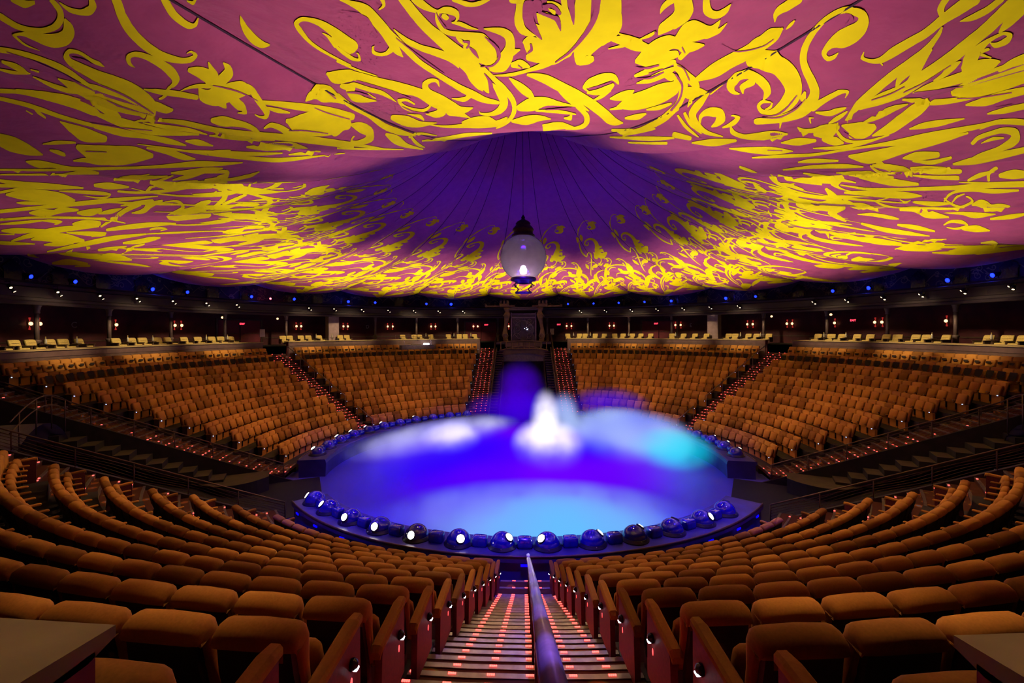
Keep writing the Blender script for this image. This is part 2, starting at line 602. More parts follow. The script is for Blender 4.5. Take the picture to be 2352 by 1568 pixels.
# ---- railings
def railing(sx, off, r0, r1, post_r, label, h=0.62, wavy=5, close=True):
    root = empty('railing', label=label, cat='railing', group='wavy railings of the side passages')
    top = []
    for i in range(41):
        r = r0 + (r1 - r0) * i / 40
        top.append((along_for_r(off, r), slope_z(r)))
    pts = [vpt(sx, al, off, z + .08 + h) for al, z in top]
    MB().tube(pts, 0.026, 6).build('top_rail', M['rail'], root)
    MB().tube([vpt(sx, al, off, z + .08 + h - .12) for al, z in top], 0.014, 5).build('second_rail', M['rail'], root)
    for q in range(wavy):
        zz = 0.1 + (h - .2) * q / (wavy - .4)
        pp = []
        for i, (al, z) in enumerate(top):
            for sub in (0, .5):
                if i + 1 >= len(top):
                    sub = 0
                nx = top[min(i + 1, 40)]
                a_ = al + (nx[0] - al) * sub
                z_ = z + (nx[1] - z) * sub
                pp.append(vpt(sx, a_, off, z_ + .08 + zz + 0.035 * sin(a_ * 2.6 + q * .5)))
        MB().tube(pp, 0.009, 4).build('wavy_bar', M['rail'], root)
    n = int((r1 - r0) / post_r)
    for i in range(n + 1):
        r = r0 + (r1 - r0) * i / n
        al, z = along_for_r(off, r), slope_z(r)
        mb = MB()
        mb.tube([vpt(sx, al, off, z + .09), vpt(sx, al, off, z + .08 + h)], 0.021, 6)
        mb.box(vpt(sx, al, off, z + .105), (.09, .09, .02))
        mb.build('post', M['rail'], root)
    return root


for sx, sd in ((-1, 'left'), (1, 'right')):
    railing(sx, OFF_NEAR_RAIL, 11.15, 21.5, 1.35, 'bronze wavy-bar railing behind the near seats, %s side' % sd)
    railing(sx, OFF_FAR_STEP, 11.5, 21.0, 1.35, 'bronze wavy-bar railing across the %s passage, below the far seats' % sd, h=.7)

# bowed hand rail over each passage mouth
for sx, sd in ((-1, 'left'), (1, 'right')):
    root = empty('handrail', label='thin bowed hand rail over the %s passage mouth' % sd, cat='railing')
    al0 = along_for_r(5.2, 18.6)
    zb = slope_z(18.6) + .15
    for dz, nm in ((0.75, 'top_rail'), (.4, 'lower_rail')):
        MB().tube([vpt(sx, al0, 3.2 + 4.2 * i / 16, zb + dz + .55 * sin(PI * i / 16)) for i in range(17)], .022, 6).build(nm, M['rail'], root)
    for i in (2, 6, 10, 14):
        o_ = 3.2 + 4.2 * i / 16
        MB().tube([vpt(sx, al0, o_, zb - .6 + .7 * sin(PI * i / 16)), vpt(sx, al0, o_, zb + .75 + .55 * sin(PI * i / 16))], .022, 6).build('post', M['rail'], root)

# thin straight hand rails of the far stairs
for sx, sd in ((-1, 'left'), (1, 'right')):
    for fa, nm, ks in ((ang_c(sx * 122.6), 'splitting the far seats', ((0, 7), (9, 10))), (ang_xfar(sx * 2.88), 'beside the gate', ((-1, 9),))):
        for k0, k1 in ks:
            root = empty('handrail', label='slim metal hand rail %s on the %s, %s run' % (nm, sd, 'lower' if k0 > 5 else 'upper'), cat='railing')
            pts = []
            r0, r1 = row_r(k0) + .3, row_r(k1) - .3
            for i in range(13):
                r = r0 + (r1 - r0) * i / 12
                pts.append(pol(r, fa(r), slope_z(r) + .95))
            MB().tube(pts, .028, 6).build('rail_bar', M['column'], root)
            for i in range(0, 13, 3 if k1 - k0 > 2 else 12):
                r = r0 + (r1 - r0) * i / 12
                MB().tube([pol(r, fa(r), slope_z(r) - .05), pol(r, fa(r), slope_z(r) + .95)], .02, 6).build('post', M['column'], root)

# ---- big central hand rail
root = empty('handrail', (0, 0, 0), label='thick steel hand rail down the middle of the central stair', cat='railing')
RX = 0.09
pts = [(RX, -r, slope_z(r) + 1.0) for r in (22.6, 20.5, 18, 15.5, 13.2)]


def flat_rail(pts, w, h, name, m, parent):
    rings = []
    for p in pts:
        rings.append([(p[0] + w * cos(t) , p[1], p[2] + h * sin(t)) for t in [2 * PI * j / 12 for j in range(12)]])
    MB().rings(rings, 0).build(name, m, parent)


flat_rail(pts, 0.043, 0.05, 'top_rail', M['rail_bright'], root)
flat_rail([(RX, -13.2, slope_z(13.2) + 1.0), (RX, -12.75, slope_z(12.75) + 1.0)], 0.03, 0.036, 'joint_sleeve', M['rail_dark'], root)
flat_rail([(RX, -12.75, slope_z(12.75) + 1.0), (RX, -11.9, slope_z(11.9) + 1.0), (RX, -11.7, slope_z(11.9) + .95), (RX, -11.62, slope_z(11.9) + .8)], 0.042, 0.048, 'end_rail', M['rail_bright'], root)
flat_rail([(p[0], p[1], p[2] - .36) for p in pts], 0.016, 0.022, 'lower_rail', M['rail_dark'], root)
for r in (21.6, 19.9, 18.3, 16.7, 15.1, 13.5, 12.1):
    mb = MB()
    mb.box((RX, -r, slope_z(r) + .40), (.028, .085, 1.16), bev=.008)
    mb.box((RX, -r, slope_z(r) + .96), (.05, .1, .02), bev=.005)
    mb.build('post', M['rail_dark'], root)
    MB().box((RX, -r, slope_z(r) - .05 + .02), (.10, .14, .03), bev=.008).build('foot_plate', M['rail_dark'], root)
# ================================================================== GATE at the far end
gate = empty('gate_tower', (0, 21.5, 0), label='dark carved gate tower with glass screen, balcony and arch at the far end', cat='gate tower')
GY = 21.5


def gp(name, m, mb):
    return mb.build(name, m, gate)


def gz(z):
    return H0 + z


# balcony deck and arch front (local y measured from the tower base)
mb = MB()
mb.box((0, 1.0, gz(-1.2)), (5.3, 4.0, .22), bev=.03)
gp('deck', M['gate_dark'], mb)
mb = MB()
N = 24
outer, inner = [], []
for i in range(N + 1):
    t = i / N
    x = -2.35 + 4.7 * t
    outer.append((x, -1.05, gz(-1.95 + .42 * sin(PI * t))))
    inner.append((x, -1.05, gz(-2.45 + .02 - .05 * abs(2 * t - 1) + .28 * sin(PI * t))))
rings = [outer, inner, [(p[0], p[1] + .5, p[2]) for p in inner], [(p[0], p[1] + .5, p[2]) for p in outer]]
mb.rings([[r[i] for r in rings] for i in range(N + 1)], 0, True, True, False)
gp('arch_band', M['parapet'], mb)
mb = MB()
mb.tube([(p[0], p[1] - .03, p[2] + .03) for p in outer], .06, 6)
gp('arch_moulding', M['gate_bronze'], mb)
mb = MB()
rings = []
for i in range(N + 1):
    t = i / N
    x = -2.35 + 4.7 * t
    zt = -2.45 + .02 - .05 * abs(2 * t - 1) + .28 * sin(PI * t)
    rings.append([(x, -.95, gz(zt)), (x, -.95, gz(-2.95)), (x, -.5, gz(-2.95)), (x, -.5, gz(zt))])
mb.rings(rings, 0, True, True, False)
gp('arch_panel', M['desk'], mb)
# portal under the arch
for sx in (-1, 1):
    mb = MB()
    mb.box((sx * 2.5, -.6, gz(-4.6)), (.62, .5, 5.0))
    gp('portal_side', M['gate_dark'], mb)
mb = MB()
rings = []
for i in range(13):
    t = PI * i / 12
    rings.append([(-2.2 * cos(t), .9 + .9 * sin(t), gz(-3.0)), (-2.2 * cos(t), .9 + .9 * sin(t), gz(-7.4))])
mb.rings(rings, 0, False, False, True, closed=False)
gp('portal_back', M['gate_tan'], mb)
mb = MB()
mb.tube([(.15, .3, gz(-3.2)), (.75, .25, gz(-3.0)), (.1, .3, gz(-3.55))], .03, 5)
gp('portal_bracket', M['gate_dark'], mb)
# balustrade
for nm, zz, rr in (('top_rail', -1.0, .05), ('lower_rail', -1.75, .05)):
    mb = MB()
    mb.tube([(-2.35, -1.0, gz(zz - .1)), (-1.2, -1.15, gz(zz)), (0, -1.2, gz(zz + .02)), (1.2, -1.15, gz(zz)), (2.35, -1.0, gz(zz - .1))], rr, 6)
    gp(nm, M['gate_bronze'], mb)
mb = MB()
mb.box((0, -1.0, gz(-1.35)), (3.6, .12, .42), bev=.02)
gp('fascia', M['parapet'], mb)
for i in range(9):
    x = -2.2 + 4.4 * i / 8
    mb = MB()
    mb.lathe([(.05, 0), (.075, .1), (.04, .3), (.06, .5), (.05, .68)], (x, -1.1, gz(-1.78)), 8)
    gp('baluster', M['gate_bronze'], mb)
# side stairs of the gate
for sx in (-1, 1):
    mb = MB()
    for i in range(26):
        y = -1.0 - i * .36
        z = gz(-2.0 - i * .185)
        mb.box((sx * (2.28 + .006 * i), y, z), (.62, .36, .05))
        mb.box((sx * (2.28 + .006 * i), y + .17, z - .1), (.62, .02, .18))
    gp('side_steps', M['gate_dark'], mb)
    mb = MB()
    rings = []
    for i in range(14):
        t = i / 13
        y = -.6 - 9.6 * t
        z = -1.95 - 4.95 * t
        x = sx * (2.64 + .1 * t)
        rings.append([(x - .06, y, gz(z - .6)), (x - .06, y, gz(z + .35)), (x + .06, y, gz(z + .35)), (x + .06, y, gz(z - .6))])
    mb.rings(rings, 0, True, True, False)
    gp('stair_wall', M['gate_dark'], mb)
    mb = MB()
    mb.tube([(sx * 2.7, .8, gz(-.2)), (sx * 2.7, -.6, gz(-.75)), (sx * 2.78, -10.0, gz(-5.75))], .035, 6)
    gp('stair_rail', M['rail'], mb)
    mb = MB()
    rings = []
    for i in range(14):
        t = i / 13
        y = -.6 - 9.6 * t
        rings.append([(sx * 1.96, y, gz(-7.2)), (sx * 1.96, y, gz(-2.3 - 4.8 * t)), (sx * 1.9, y, gz(-2.3 - 4.8 * t)), (sx * 1.9, y, gz(-7.2))])
    mb.rings(rings, 0, True, True, False)
    gp('inner_wall', M['gate_dark'], mb)
# carved pillars
for sx in (-1, 1):
    prof = [(-1.08, .46), (-.9, .50), (-.75, .42), (-.45, .60), (-.1, .46), (.2, .34), (.7, .34), (1.1, .46), (1.45, .62), (1.62, .66), (1.75, .52), (1.9, .40), (2.05, .60), (2.3, .66)]
    rings = []
    for z, w in prof:
        xo = sx * (1.72 + .12 * cos((z + .2) * 1.6))
        rings.append([(xo + w * .5 * a, b * w * .5, gz(z)) for a, b in ((-1, -.8), (-.6, -1), (.6, -1), (1, -.8), (1, .8), (.6, 1), (-.6, 1), (-1, .8))])
    mb = MB()
    mb.rings(rings, 0, True, True, True)
    col_ = gp('pillar', M['gate_bronze'], mb)
    mb = MB()
    for q in range(2):
        mb.tube([(sx * (1.72 + .3 * cos(t) * (1 - t / 9)), -.32, gz((-.55, 1.35)[q] + .3 * sin(t) * (1 - t / 9))) for t in [i * .4 for i in range(16)]], .045, 5)
    mb.build('scroll', M['gate_bronze'], col_)
    mb = MB()
    mb.box((sx * 1.9, -.05, gz(2.5)), (.95, .7, .34), bev=.04)
    for q in (-.34, 0, .34):
        mb.box((sx * 1.9 + q, -.05, gz(2.82)), (.2, .6, .34), bev=.03)
    gp('capital', M['gate_bronze'], mb)
    mb = MB()
    mb.box((sx * 1.2, -.1, gz(2.42)), (.7, .3, .2), bev=.03)
    mb.box((sx * .95, -.1, gz(2.3)), (.5, .28, .1), bev=.02)
    mb.box((sx * 3.0, -.1, gz(2.42)), (1.5, .24, .16), bev=.03)
    mb.box((sx * 3.7, -.1, gz(2.46)), (.2, .3, .26), bev=.03)
    gp('bracket_arm', M['gate_bronze'], mb)
mb = MB()
mb.box((0, -.1, gz(2.12)), (2.9, .5, .2), bev=.04)
mb.box((0, -.1, gz(2.28)), (2.6, .4, .08), bev=.02)
gp('lintel', M['desk'], mb)
# glass screen with scrollwork
mb = MB()
mb.box((0, .1, gz(.35)), (2.36, .06, 2.7))
scr = gp('screen', M['screen'], mb)
mb = MB()
for x in (-1.2, 1.2):
    mb.box((x, .05, gz(.35)), (.10, .14, 2.9))
for z in (-1.0, 1.66, 1.3):
    mb.box((0, .05, gz(z)), (2.5, .14, .10))
mb.build('screen_frame', M['screen_trim'], scr)
mb = MB()
mb.tube([(.95 * cos(t), .03, gz(.05 + .95 * sin(t))) for t in [2 * PI * i / 40 for i in range(40)]], .03, 4, closed=True)
for sx in (-1, 1):
    for cz, s in ((.2, 1), (.95, -1), (-.6, 1)):
        mb.tube([(sx * (.62 + .42 * (1 - t / 9) * cos(t * s)), .03, gz(cz + .42 * (1 - t / 9) * sin(t * s))) for t in [i * .35 for i in range(22)]], .026, 4)
    mb.tube([(sx * .1, .03, gz(1.2)), (sx * .35, .03, gz(.7)), (sx * .2, .03, gz(.1)), (sx * .6, .03, gz(-.4)), (sx * .2, .03, gz(-.9))], .028, 4)
mb.build('screen_scrollwork', M['screen_trim'], scr)
for x, z, s in ((.35, .12, .045), (.42, .18, .025), (.1, .22, .02), (.28, .3, .018)):
    mb = MB()
    mb.lathe([(0, -s), (s, 0), (0, s)], (x, -.02, gz(z)), 8)
    mb.build('sparkle_light', M['lens_white'], scr)

# ================================================================== STAGE
ZS = H0 - 7.0
ZR = H0 - 6.17


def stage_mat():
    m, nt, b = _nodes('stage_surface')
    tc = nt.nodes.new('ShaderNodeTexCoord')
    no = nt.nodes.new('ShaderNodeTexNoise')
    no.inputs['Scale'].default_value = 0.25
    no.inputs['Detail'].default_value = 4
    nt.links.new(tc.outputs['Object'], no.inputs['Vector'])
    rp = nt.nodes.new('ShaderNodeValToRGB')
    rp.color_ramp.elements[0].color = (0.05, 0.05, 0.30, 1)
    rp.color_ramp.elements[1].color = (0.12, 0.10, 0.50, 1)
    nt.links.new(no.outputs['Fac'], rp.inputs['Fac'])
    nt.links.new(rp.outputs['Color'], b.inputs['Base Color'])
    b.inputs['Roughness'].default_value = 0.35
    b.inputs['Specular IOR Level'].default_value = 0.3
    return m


mb = MB()
mb.lathe([(0, ZS), (9.9, ZS)], n=96, smooth=False, cap=False)
mb.lathe([(9.9, ZS + .005), (11.6, ZS - .01)], n=96, smooth=False, cap=False)
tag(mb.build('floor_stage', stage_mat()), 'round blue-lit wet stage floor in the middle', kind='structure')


def rim(a0, a1, name, label):
    root = empty(name, label=label, kind='structure')
    n = int(abs(a1 - a0) * .8)
    mb = MB()
    rings = []
    for i in range(n + 1):
        a = a0 + (a1 - a0) * i / n
        rings.append([pol(r, a, z) for r, z in ((9.75, ZR - .05), (9.8, ZR), (11.0, ZR), (11.05, ZR - .04), (11.05, ZR - .16), (10.98, ZR - .18), (10.98, ZS - .4), (9.78, ZS - .4), (9.72, ZR - .2))])
    mb.rings(rings, 0, True, True, False)
    mb.build('rim_body', M['rim'], root)
    mb = MB()
    mb.tube([pol(11.03, a0 + (a1 - a0) * i / n, ZR) for i in range(n + 1)], .035, 6)
    mb.build('edge_trim', M['rail'], root)
    # small step lights along the outer face
    k = int(abs(a1 - a0) / 7.2)
    for i in range(k):
        a = a0 + (a1 - a0) * (i + .5) / k
        x, y, z = pol(11.06, a, ZR - .22)
        MB().box((0, 0, 0), (.22, .03, .06), xf=Matrix.Translation((x, y, z)) @ Matrix.Rotation(rad(a), 4, 'Z')).build('face_light', M['blue_halo'], root)
    return root


rim(-50, 50, 'floor_rim_near', 'curved ledge carrying dome lights at the near side of the stage')
rim(-165, -80, 'floor_rim_far_left', 'curved ledge with dome lights, far left of the stage')
rim(80, 165, 'floor_rim_far_right', 'curved ledge with dome lights, far right of the stage')


def dome(a, aim, kind, label, group, r=10.42, R=.36):
    x, y, z = pol(r, a, ZR)
    root = empty('stage_dome_light', (x, y, z), rad(a), label, 'stage light', group)
    mb = MB()
    mb.lathe([(R + .07, .004), (R + .07, .03), (R + .01, .05), (R + .01, .09), (R - .01, .1), (R - .01, .02)], n=24)
    mb.build('base_ring', M['domebase'], root)
    mb = MB()
    mb.lathe([(R * cos(t), .05 + R * .98 * sin(t)) for t in [PI / 2 * i / 10 for i in range(10)]] + [(0, .05 + R * .98)], n=28)
    mb.build('dome_shell', M['dome'], root)
    if aim is not None:
        az, el = aim
        d = Vector((sin(rad(az)) * cos(rad(el)), cos(rad(az)) * cos(rad(el)), sin(rad(el))))
        xf = Matrix.Translation(d * (R * .985) + Vector((0, 0, .05))) @ d.to_track_quat('Z', 'Y').to_matrix().to_4x4()
        mb = MB()
        mb.lathe([(.125, -.06), (.135, .01), (.115, .02), (.112, .0)], n=20, xf=xf)
        mb.build('lens_collar', M['domebase'], root)
        mb = MB()
        mb.lathe([(.11, .0), (.10, .02), (.06, .035), (0, .04)], n=20, xf=xf)
        mb.build('lens', M['beam_lens'], root)
    MB().lathe([(.014, -.01), (.014, .012), (0, .016)], (0, -R - .02, .07), 8).build('fastener', M['letter'], root)
    return root


def small_box(a, label, group, r=10.45):
    x, y, z = pol(r, a, ZR)
    root = empty('monitor_box', (x, y, z), rad(a), label, 'stage monitor', group)
    mb = MB()
    rings = []
    for zz, sx_, sy_ in ((.0, .21, .15), (.06, .225, .165), (.22, .215, .155), (.275, .19, .13), (.285, .14, .09)):
        rings.append([(sx_ * math.copysign(abs(cos(t)) ** .4, cos(t)), sy_ * math.copysign(abs(sin(t)) ** .4, sin(t)), zz) for t in [2 * PI * (j + .5) / 20 for j in range(20)]])
    mb.rings(rings)
    mb.build('case', M['dome'], root)
    MB().lathe([(.03, -.003), (.022, .01), (0, .012)], (0, 0, .286), 10).build('top_button', M['letter'], root)
    return root


# near ledge: aim azimuth relative to the dome's own inward direction
near_dom = [(-46.5, (205, 40)), (-40, (200, 45)), (-32.7, (172, 32)), (-25.5, (170, 30)), (-18, (180, 26)), (-10.6, (150, 35)), (-3.5, (120, 48)),
            (3.6, (-130, 45)), (10.8, (95, 48)), (18.2, (80, 50)), (25.6, (70, 50)), (33, (160, 40)), (40.3, (75, 50))]
for i, (a, aim) in enumerate(near_dom):
    side = 'left' if a < 0 else 'right'
    n = (7 - i) if a < 0 else (i - 6)
    dome(a, aim, 'near', 'glossy black dome light on near stage ledge, %s %s of the hand rail' % (ordw(n), side), 'dome lights on the near stage ledge')
for i, a in enumerate((-43.2, -36.5, -29, -21.8, -14.3, -7.05, 0.05, 7.2, 14.5, 21.9, 29.3, 36.7)):
    side = 'left' if a < 0 else 'right'
    n = 6 - i if a < 0 else i - 6
    if abs(a) < 1:
        lb = 'low black stage monitor box on the near ledge at the hand rail end'
    else:
        lb = 'low black stage monitor box on near ledge, %s %s of the hand rail' % (ordw(n), side)
    small_box(a, lb, 'monitor boxes on the near ledge')
for sx, sd in ((-1, 'left'), (1, 'right')):
    for i in range(11):
        a = sx * (85.5 + 7.1 * i)
        lit = i not in ((1, 6, 8, 9, 10) if sx < 0 else ())
        dome(a, ((150 if sx < 0 else 170), 55) if lit else None, 'far', 'black dome light on the far %s stage ledge, %s from the passage' % (sd, ordw(i + 1)), 'dome lights on the far %s ledge' % sd)
    for i in range(10):
        small_box(sx * (89 + 7.1 * i), 'low black monitor box on the far %s ledge, %s from the passage' % (sd, ordw(i + 1)), 'monitor boxes on the far %s ledge' % sd)

# ================================================================== GALLERY FIXTURES


# columns ------------------------------------------------------------
COLS = [-87.0, -96.1, -105.1, -114.1, -125.5, -144.4, -153.9, -163.8, -173.7, 174.2, 164.3, 154.6, 145.0, 126.2, 115.0, 105.6, 96.4]


def column(a, i):
    x, y, z = pol(24.4, a, ZV)
    sd = 'left' if a < 0 else 'right'
    n = i + 1 if a < 0 else len(COLS) - i
    root = empty('gallery_column', (x, y, z), 0, 'slim cast iron gallery column, %s counted in from the %s edge' % (ordw(n), sd), 'column', 'iron columns of the gallery')
    MB().lathe([(.17, 0), (.17, .08), (.13, .12), (.13, .62), (.17, .66), (.17, .72), (.12, .76)], n=14).build('base', M['column'], root)
    MB().lathe([(.105, .76), (.095, 2.05)], n=14).build('shaft', M['column'], root)
    MB().lathe([(.095, 2.05), (.13, 2.1), (.12, 2.2), (.16, 2.4), (.2, 2.46), (.2, 2.57)], n=14).build('capital', M['column'], root)


for i, a in enumerate(COLS):
    column(a, i)
for sx, a in ((-1, -135.1), (1, 136.1)):
    x, y, z = pol(24.6, a, ZV)
    o = MB().box((0, 0, 1.27), (.95, .8, 2.5), bev=.04).build('pillar', M['pier'])
    o.location = (x, y, z)
    o.rotation_euler = (0, 0, rad(a))
    tag(o, 'square mauve pier standing in the %s gallery' % ('left' if sx < 0 else 'right'), kind='structure')

# wall sconces ---------------------------------------------------------
SC_L = [-91.4, -92.4, -101.4, -109.5, -110.5, -130.0, -130.9, -139.3, -140.2, -148.7, -149.8, -158.4, -159.4, -168.2, -169.2, -176.5]
SC_R = [169.9, 168.8, 160.1, 159.1, 145.8, 144.7, 131.7, 130.7, 124.7, 123.8, 117.0, 111.1, 110.1, 101.9]


def sconce(a, lb):
    x, y, z = pol(26.93, a, H0 + .5)
    root = empty('wall_sconce', (x, y, z), rad(a), lb, 'wall lamp', 'red wall sconces of the gallery')
    MB().box((0, -.02, 0), (.12, .05, .3), bev=.02).build('bracket', M['wood'], root)
    MB().lathe([(.02, -.1), (.075, -.06), (.09, 0), (.075, .06), (.02, .1)], (0, .1, 0), 10).build('lamp_shade', M['sconce'], root)
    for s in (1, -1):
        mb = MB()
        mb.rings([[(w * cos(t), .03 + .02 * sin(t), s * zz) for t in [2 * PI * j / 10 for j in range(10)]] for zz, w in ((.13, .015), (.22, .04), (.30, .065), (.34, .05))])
        mb.build('glow_fan', M['sconce_red'], root)  # glowing shape draws the fan of red light around the lamp


for lst, sd in ((SC_L, 'left'), (SC_R, 'right')):
    for i, a in enumerate(lst):
        sconce(a, 'small glowing red sconce on the dark gallery wall, %s in the %s half' % (ordw(i + 1), sd))

# exit signs -------------------------------------------------------------


def text_mesh(s, size, m, name, parent, loc, rot, depth=.004):
    cu = bpy.data.curves.new(name, 'FONT')
    cu.body = s
    cu.size = size
    cu.extrude = depth
    cu.align_x = 'CENTER'
    cu.align_y = 'CENTER'
    o = bpy.data.objects.new(name + '_tmp', cu)
    COL.objects.link(o)
    dg = bpy.context.evaluated_depsgraph_get()
    me = bpy.data.meshes.new_from_object(o.evaluated_get(dg))
    bpy.data.objects.remove(o)
    me.materials.clear()
    me.materials.append(m)
    t = bpy.data.objects.new(name, me)
    COL.objects.link(t)
    t.location = loc
    t.rotation_euler = rot
    t.parent = parent
    return t


for a, nm in ((-120.1, 'over the far left stair doors'), (-171.2, 'just left of the gate'), (171.7, 'just right of the gate'), (149.8, 'over the red door right of the gate'), (114.1, 'in the far right gallery')):
    x, y, z = pol(26.75, a, H0 + .66)
    root = empty('exit_sign', (x, y, z), rad(a), 'small glowing red exit sign ' + nm, 'exit sign', 'red exit signs')
    MB().box((0, -.03, 0), (.42, .05, .24), bev=.01).build('sign_box', M['sign'], root)
    text_mesh('EXIT', .2, M['exit'], 'lettering', root, (0, .005, 0), (PI / 2, 0, PI))
    MB().box((0, -.05, .17), (.04, .04, .12)).build('hanger', M['sign'], root)

# gallery letters ----------------------------------------------------------
for s, a in (('C', -96.4), ('D', -144.4), ('E', 142.7)):
    x, y, z = pol(26.95, a, H0 + .45)
    o = text_mesh(s, .48, M['letter'], 'wall_letter', None, (x, y, z), (PI / 2, 0, rad(a) + PI))
    tag(o, 'grey letter %s on the dark gallery wall' % s, 'letter')

# doors ------------------------------------------------------------------------
for a, nm, i in ((-119.9, 'far left', 1), (149.3, 'right of the gate', 2), (-170.0, 'just left of the gate', 3)):
    x, y, z = pol(26.9, a, ZV)
    root = empty('door_%d' % i, (x, y, z), rad(a), 'pair of red doors with a push bar, ' + nm, kind='structure')
    for s in (-1, 1):
        p_ = MB().box((s * .86, 0, 1.02), (1.66, .06, 2.04), bev=.01).build('door_leaf', M['door_red'], root)
        MB().box((s * .86, .06, .98), (1.3, .05, .06), bev=.01).build('push_bar', M['rail'], p_)
    mb = MB()
    for s in (-1, 1):
        mb.box((s * 1.78, .01, 1.05), (.12, .1, 2.1))
    mb.box((0, .01, 2.12), (3.7, .1, .12))
    mb.build('door_frame', M['wood'], root)

# balcony spotlights -------------------------------------------------------------
SPOTS = [-79.2, -85.1, -90.9, -96.4, -102.2, -108.0, -113.6, -128.2, -133.7, -140.0, -146.2, -152.4, -158.5, -164.7, 165.5, 159.3, 153.0, 146.9, 140.9, 134.9, 128.9, 114.4, 108.7, 102.8, 97.1, 91.3, 85.3]


def spotlight(a, lb):
    x, y, z = pol(22.78, a, H0 + 2.14)
    root = empty('twin_spotlight', (x, y, z), rad(a), lb, 'spotlight', 'twin spotlights along the balcony front')
    mb = MB()
    mb.tube([(0, -.1, .1), (0, .1, .1), (0, .1, -.1)], .018, 5)
    mb.box((0, .1, -.12), (.3, .05, .05))
    mb.build('bracket', M['lamp_black'], root)
    for s, d in ((-1, Vector((-.25, .55, -.8))), (1, Vector((.3, .7, -.65)))):
        d.normalize()
        p = Vector((s * .07, .14, -.12 - (.14 if s < 0 else 0)))
        xf = Matrix.Translation(p) @ d.to_track_quat('Z', 'Y').to_matrix().to_4x4()
        h = MB().lathe([(.0, -.12), (.06, -.11), (.065, 0), (.09, .1), (.085, .1)], n=12, xf=xf).build('lamp_head', M['lamp_black'], root)
        MB().lathe([(.07, .09), (.04, .11), (0, .115)], n=12, xf=xf).build('lens', M['warm_lens'], h)


for i, a in enumerate(SPOTS):
    sd = 'left' if a < 0 else 'right'
    n = i + 1 if a < 0 else len(SPOTS) - i
    spotlight(a, 'small twin spotlight on the balcony front, %s from the %s edge' % (ordw(n), sd))

# dim gold scrollwork and dark niches on the frieze wall
frng = random.Random(11)


def wall_ribbon(mb, pts, a0):
    rows = []
    for i, (s, z, w) in enumerate(pts):
        q0, q1 = pts[max(0, i - 1)], pts[min(len(pts) - 1, i + 1)]
        dx, dz = q1[0] - q0[0], q1[1] - q0[1]
        l = math.hypot(dx, dz) or 1
        nx, nz = -dz / l * w / 2, dx / l * w / 2
        rows.append([pol(24.92, a0 + math.degrees((s + k * nx) / 24.92), z + k * nz) for k in (-1, 1)])
    mb.rings(rows, 0, False, False, False, closed=False)


mb = MB()
a = 78.0
while a < 282:
    fl = 1 if frng.random() < .5 else -1
    for q in range(7):
        cx, cz = frng.uniform(-.8, .8), H0 + frng.uniform(2.6, 3.7)
        R0, tw, ph = frng.uniform(.12, .26), frng.choice((-1, 1)), frng.uniform(0, 6.28)
        wall_ribbon(mb, [(cx + R0 * (1 - t / 9.5) * cos(tw * t + ph), cz + R0 * (1 - t / 9.5) * sin(tw * t + ph), .045) for t in [i * .45 for i in range(17)]], a)
        wall_ribbon(mb, [(cx + R0 * cos(ph), cz + R0 * sin(ph), .03), (cx + R0 * cos(ph) + .1, cz + R0 * sin(ph) + .06, .11), (cx + R0 * cos(ph) + .2, cz + R0 * sin(ph) + .05, .02)], a)
    wall_ribbon(mb, [(-1.0 + i * .2, H0 + 3.0 + .3 * fl * sin(i * .7), .05) for i in range(11)], a)
    a += 4.6
mb.build('frieze_scroll_pattern', M['frieze_gold'], fw)
for a in [b[0] for b in ((-85.5, 0), (-90.9, 0), (-96.3, 0), (-101.7, 0), (-107.2, 0), (-112.8, 0), (-118.4, 0), (-126.7, 0), (-132.4, 0), (-138.1, 0), (-144.1, 0), (-150.1, 0), (-156.1, 0), (-162.1, 0), (169.0, 0), (162.8, 0), (156.8, 0), (150.8, 0), (144.8, 0), (138.8, 0), (133.2, 0), (127.3, 0), (120.5, 0), (113.5, 0), (107.8, 0), (102.2, 0), (96.7, 0), (91.2, 0))]:
    x, y, z = pol(24.88, a, H0 + 2.44)
    xf = Matrix.Translation((x, y, z)) @ Matrix.Rotation(rad(a), 4, 'Z')
    prof = [(-.42, 0), (.42, 0), (.42, .62), (.5, .72), (.36, .9), (.2, 1.0), (0, 1.16), (-.2, 1.0), (-.36, .9), (-.5, .72), (-.42, .62)]
    mb = MB()
    mb.add([(px, 0, pz) for px, pz in prof], [tuple(range(len(prof)))], xf=xf)
    mb.build('niche', M['lamp_black'], fw)

# blue stage lights in the frieze niches -------------------------------------------
BLUES = [(-85.5, 0.7), (-90.9, 0.8), (-101.7, 1.2), (-107.2, 1.0), (-118.4, 1.1), (-126.7, 1.1), (-138.1, 1.4), (-144.1, 0.9), (-156.1, 1.1), (-162.1, 1.7), (169.0, 0.6), (162.8, 0.6), (156.8, 0.7), (150.8, 0.8), (144.8, 1.2), (133.2, 1.5), (127.3, 0.8), (113.5, 1.1), (107.8, 1.4), (96.7, 1.5), (91.2, 1.1)]


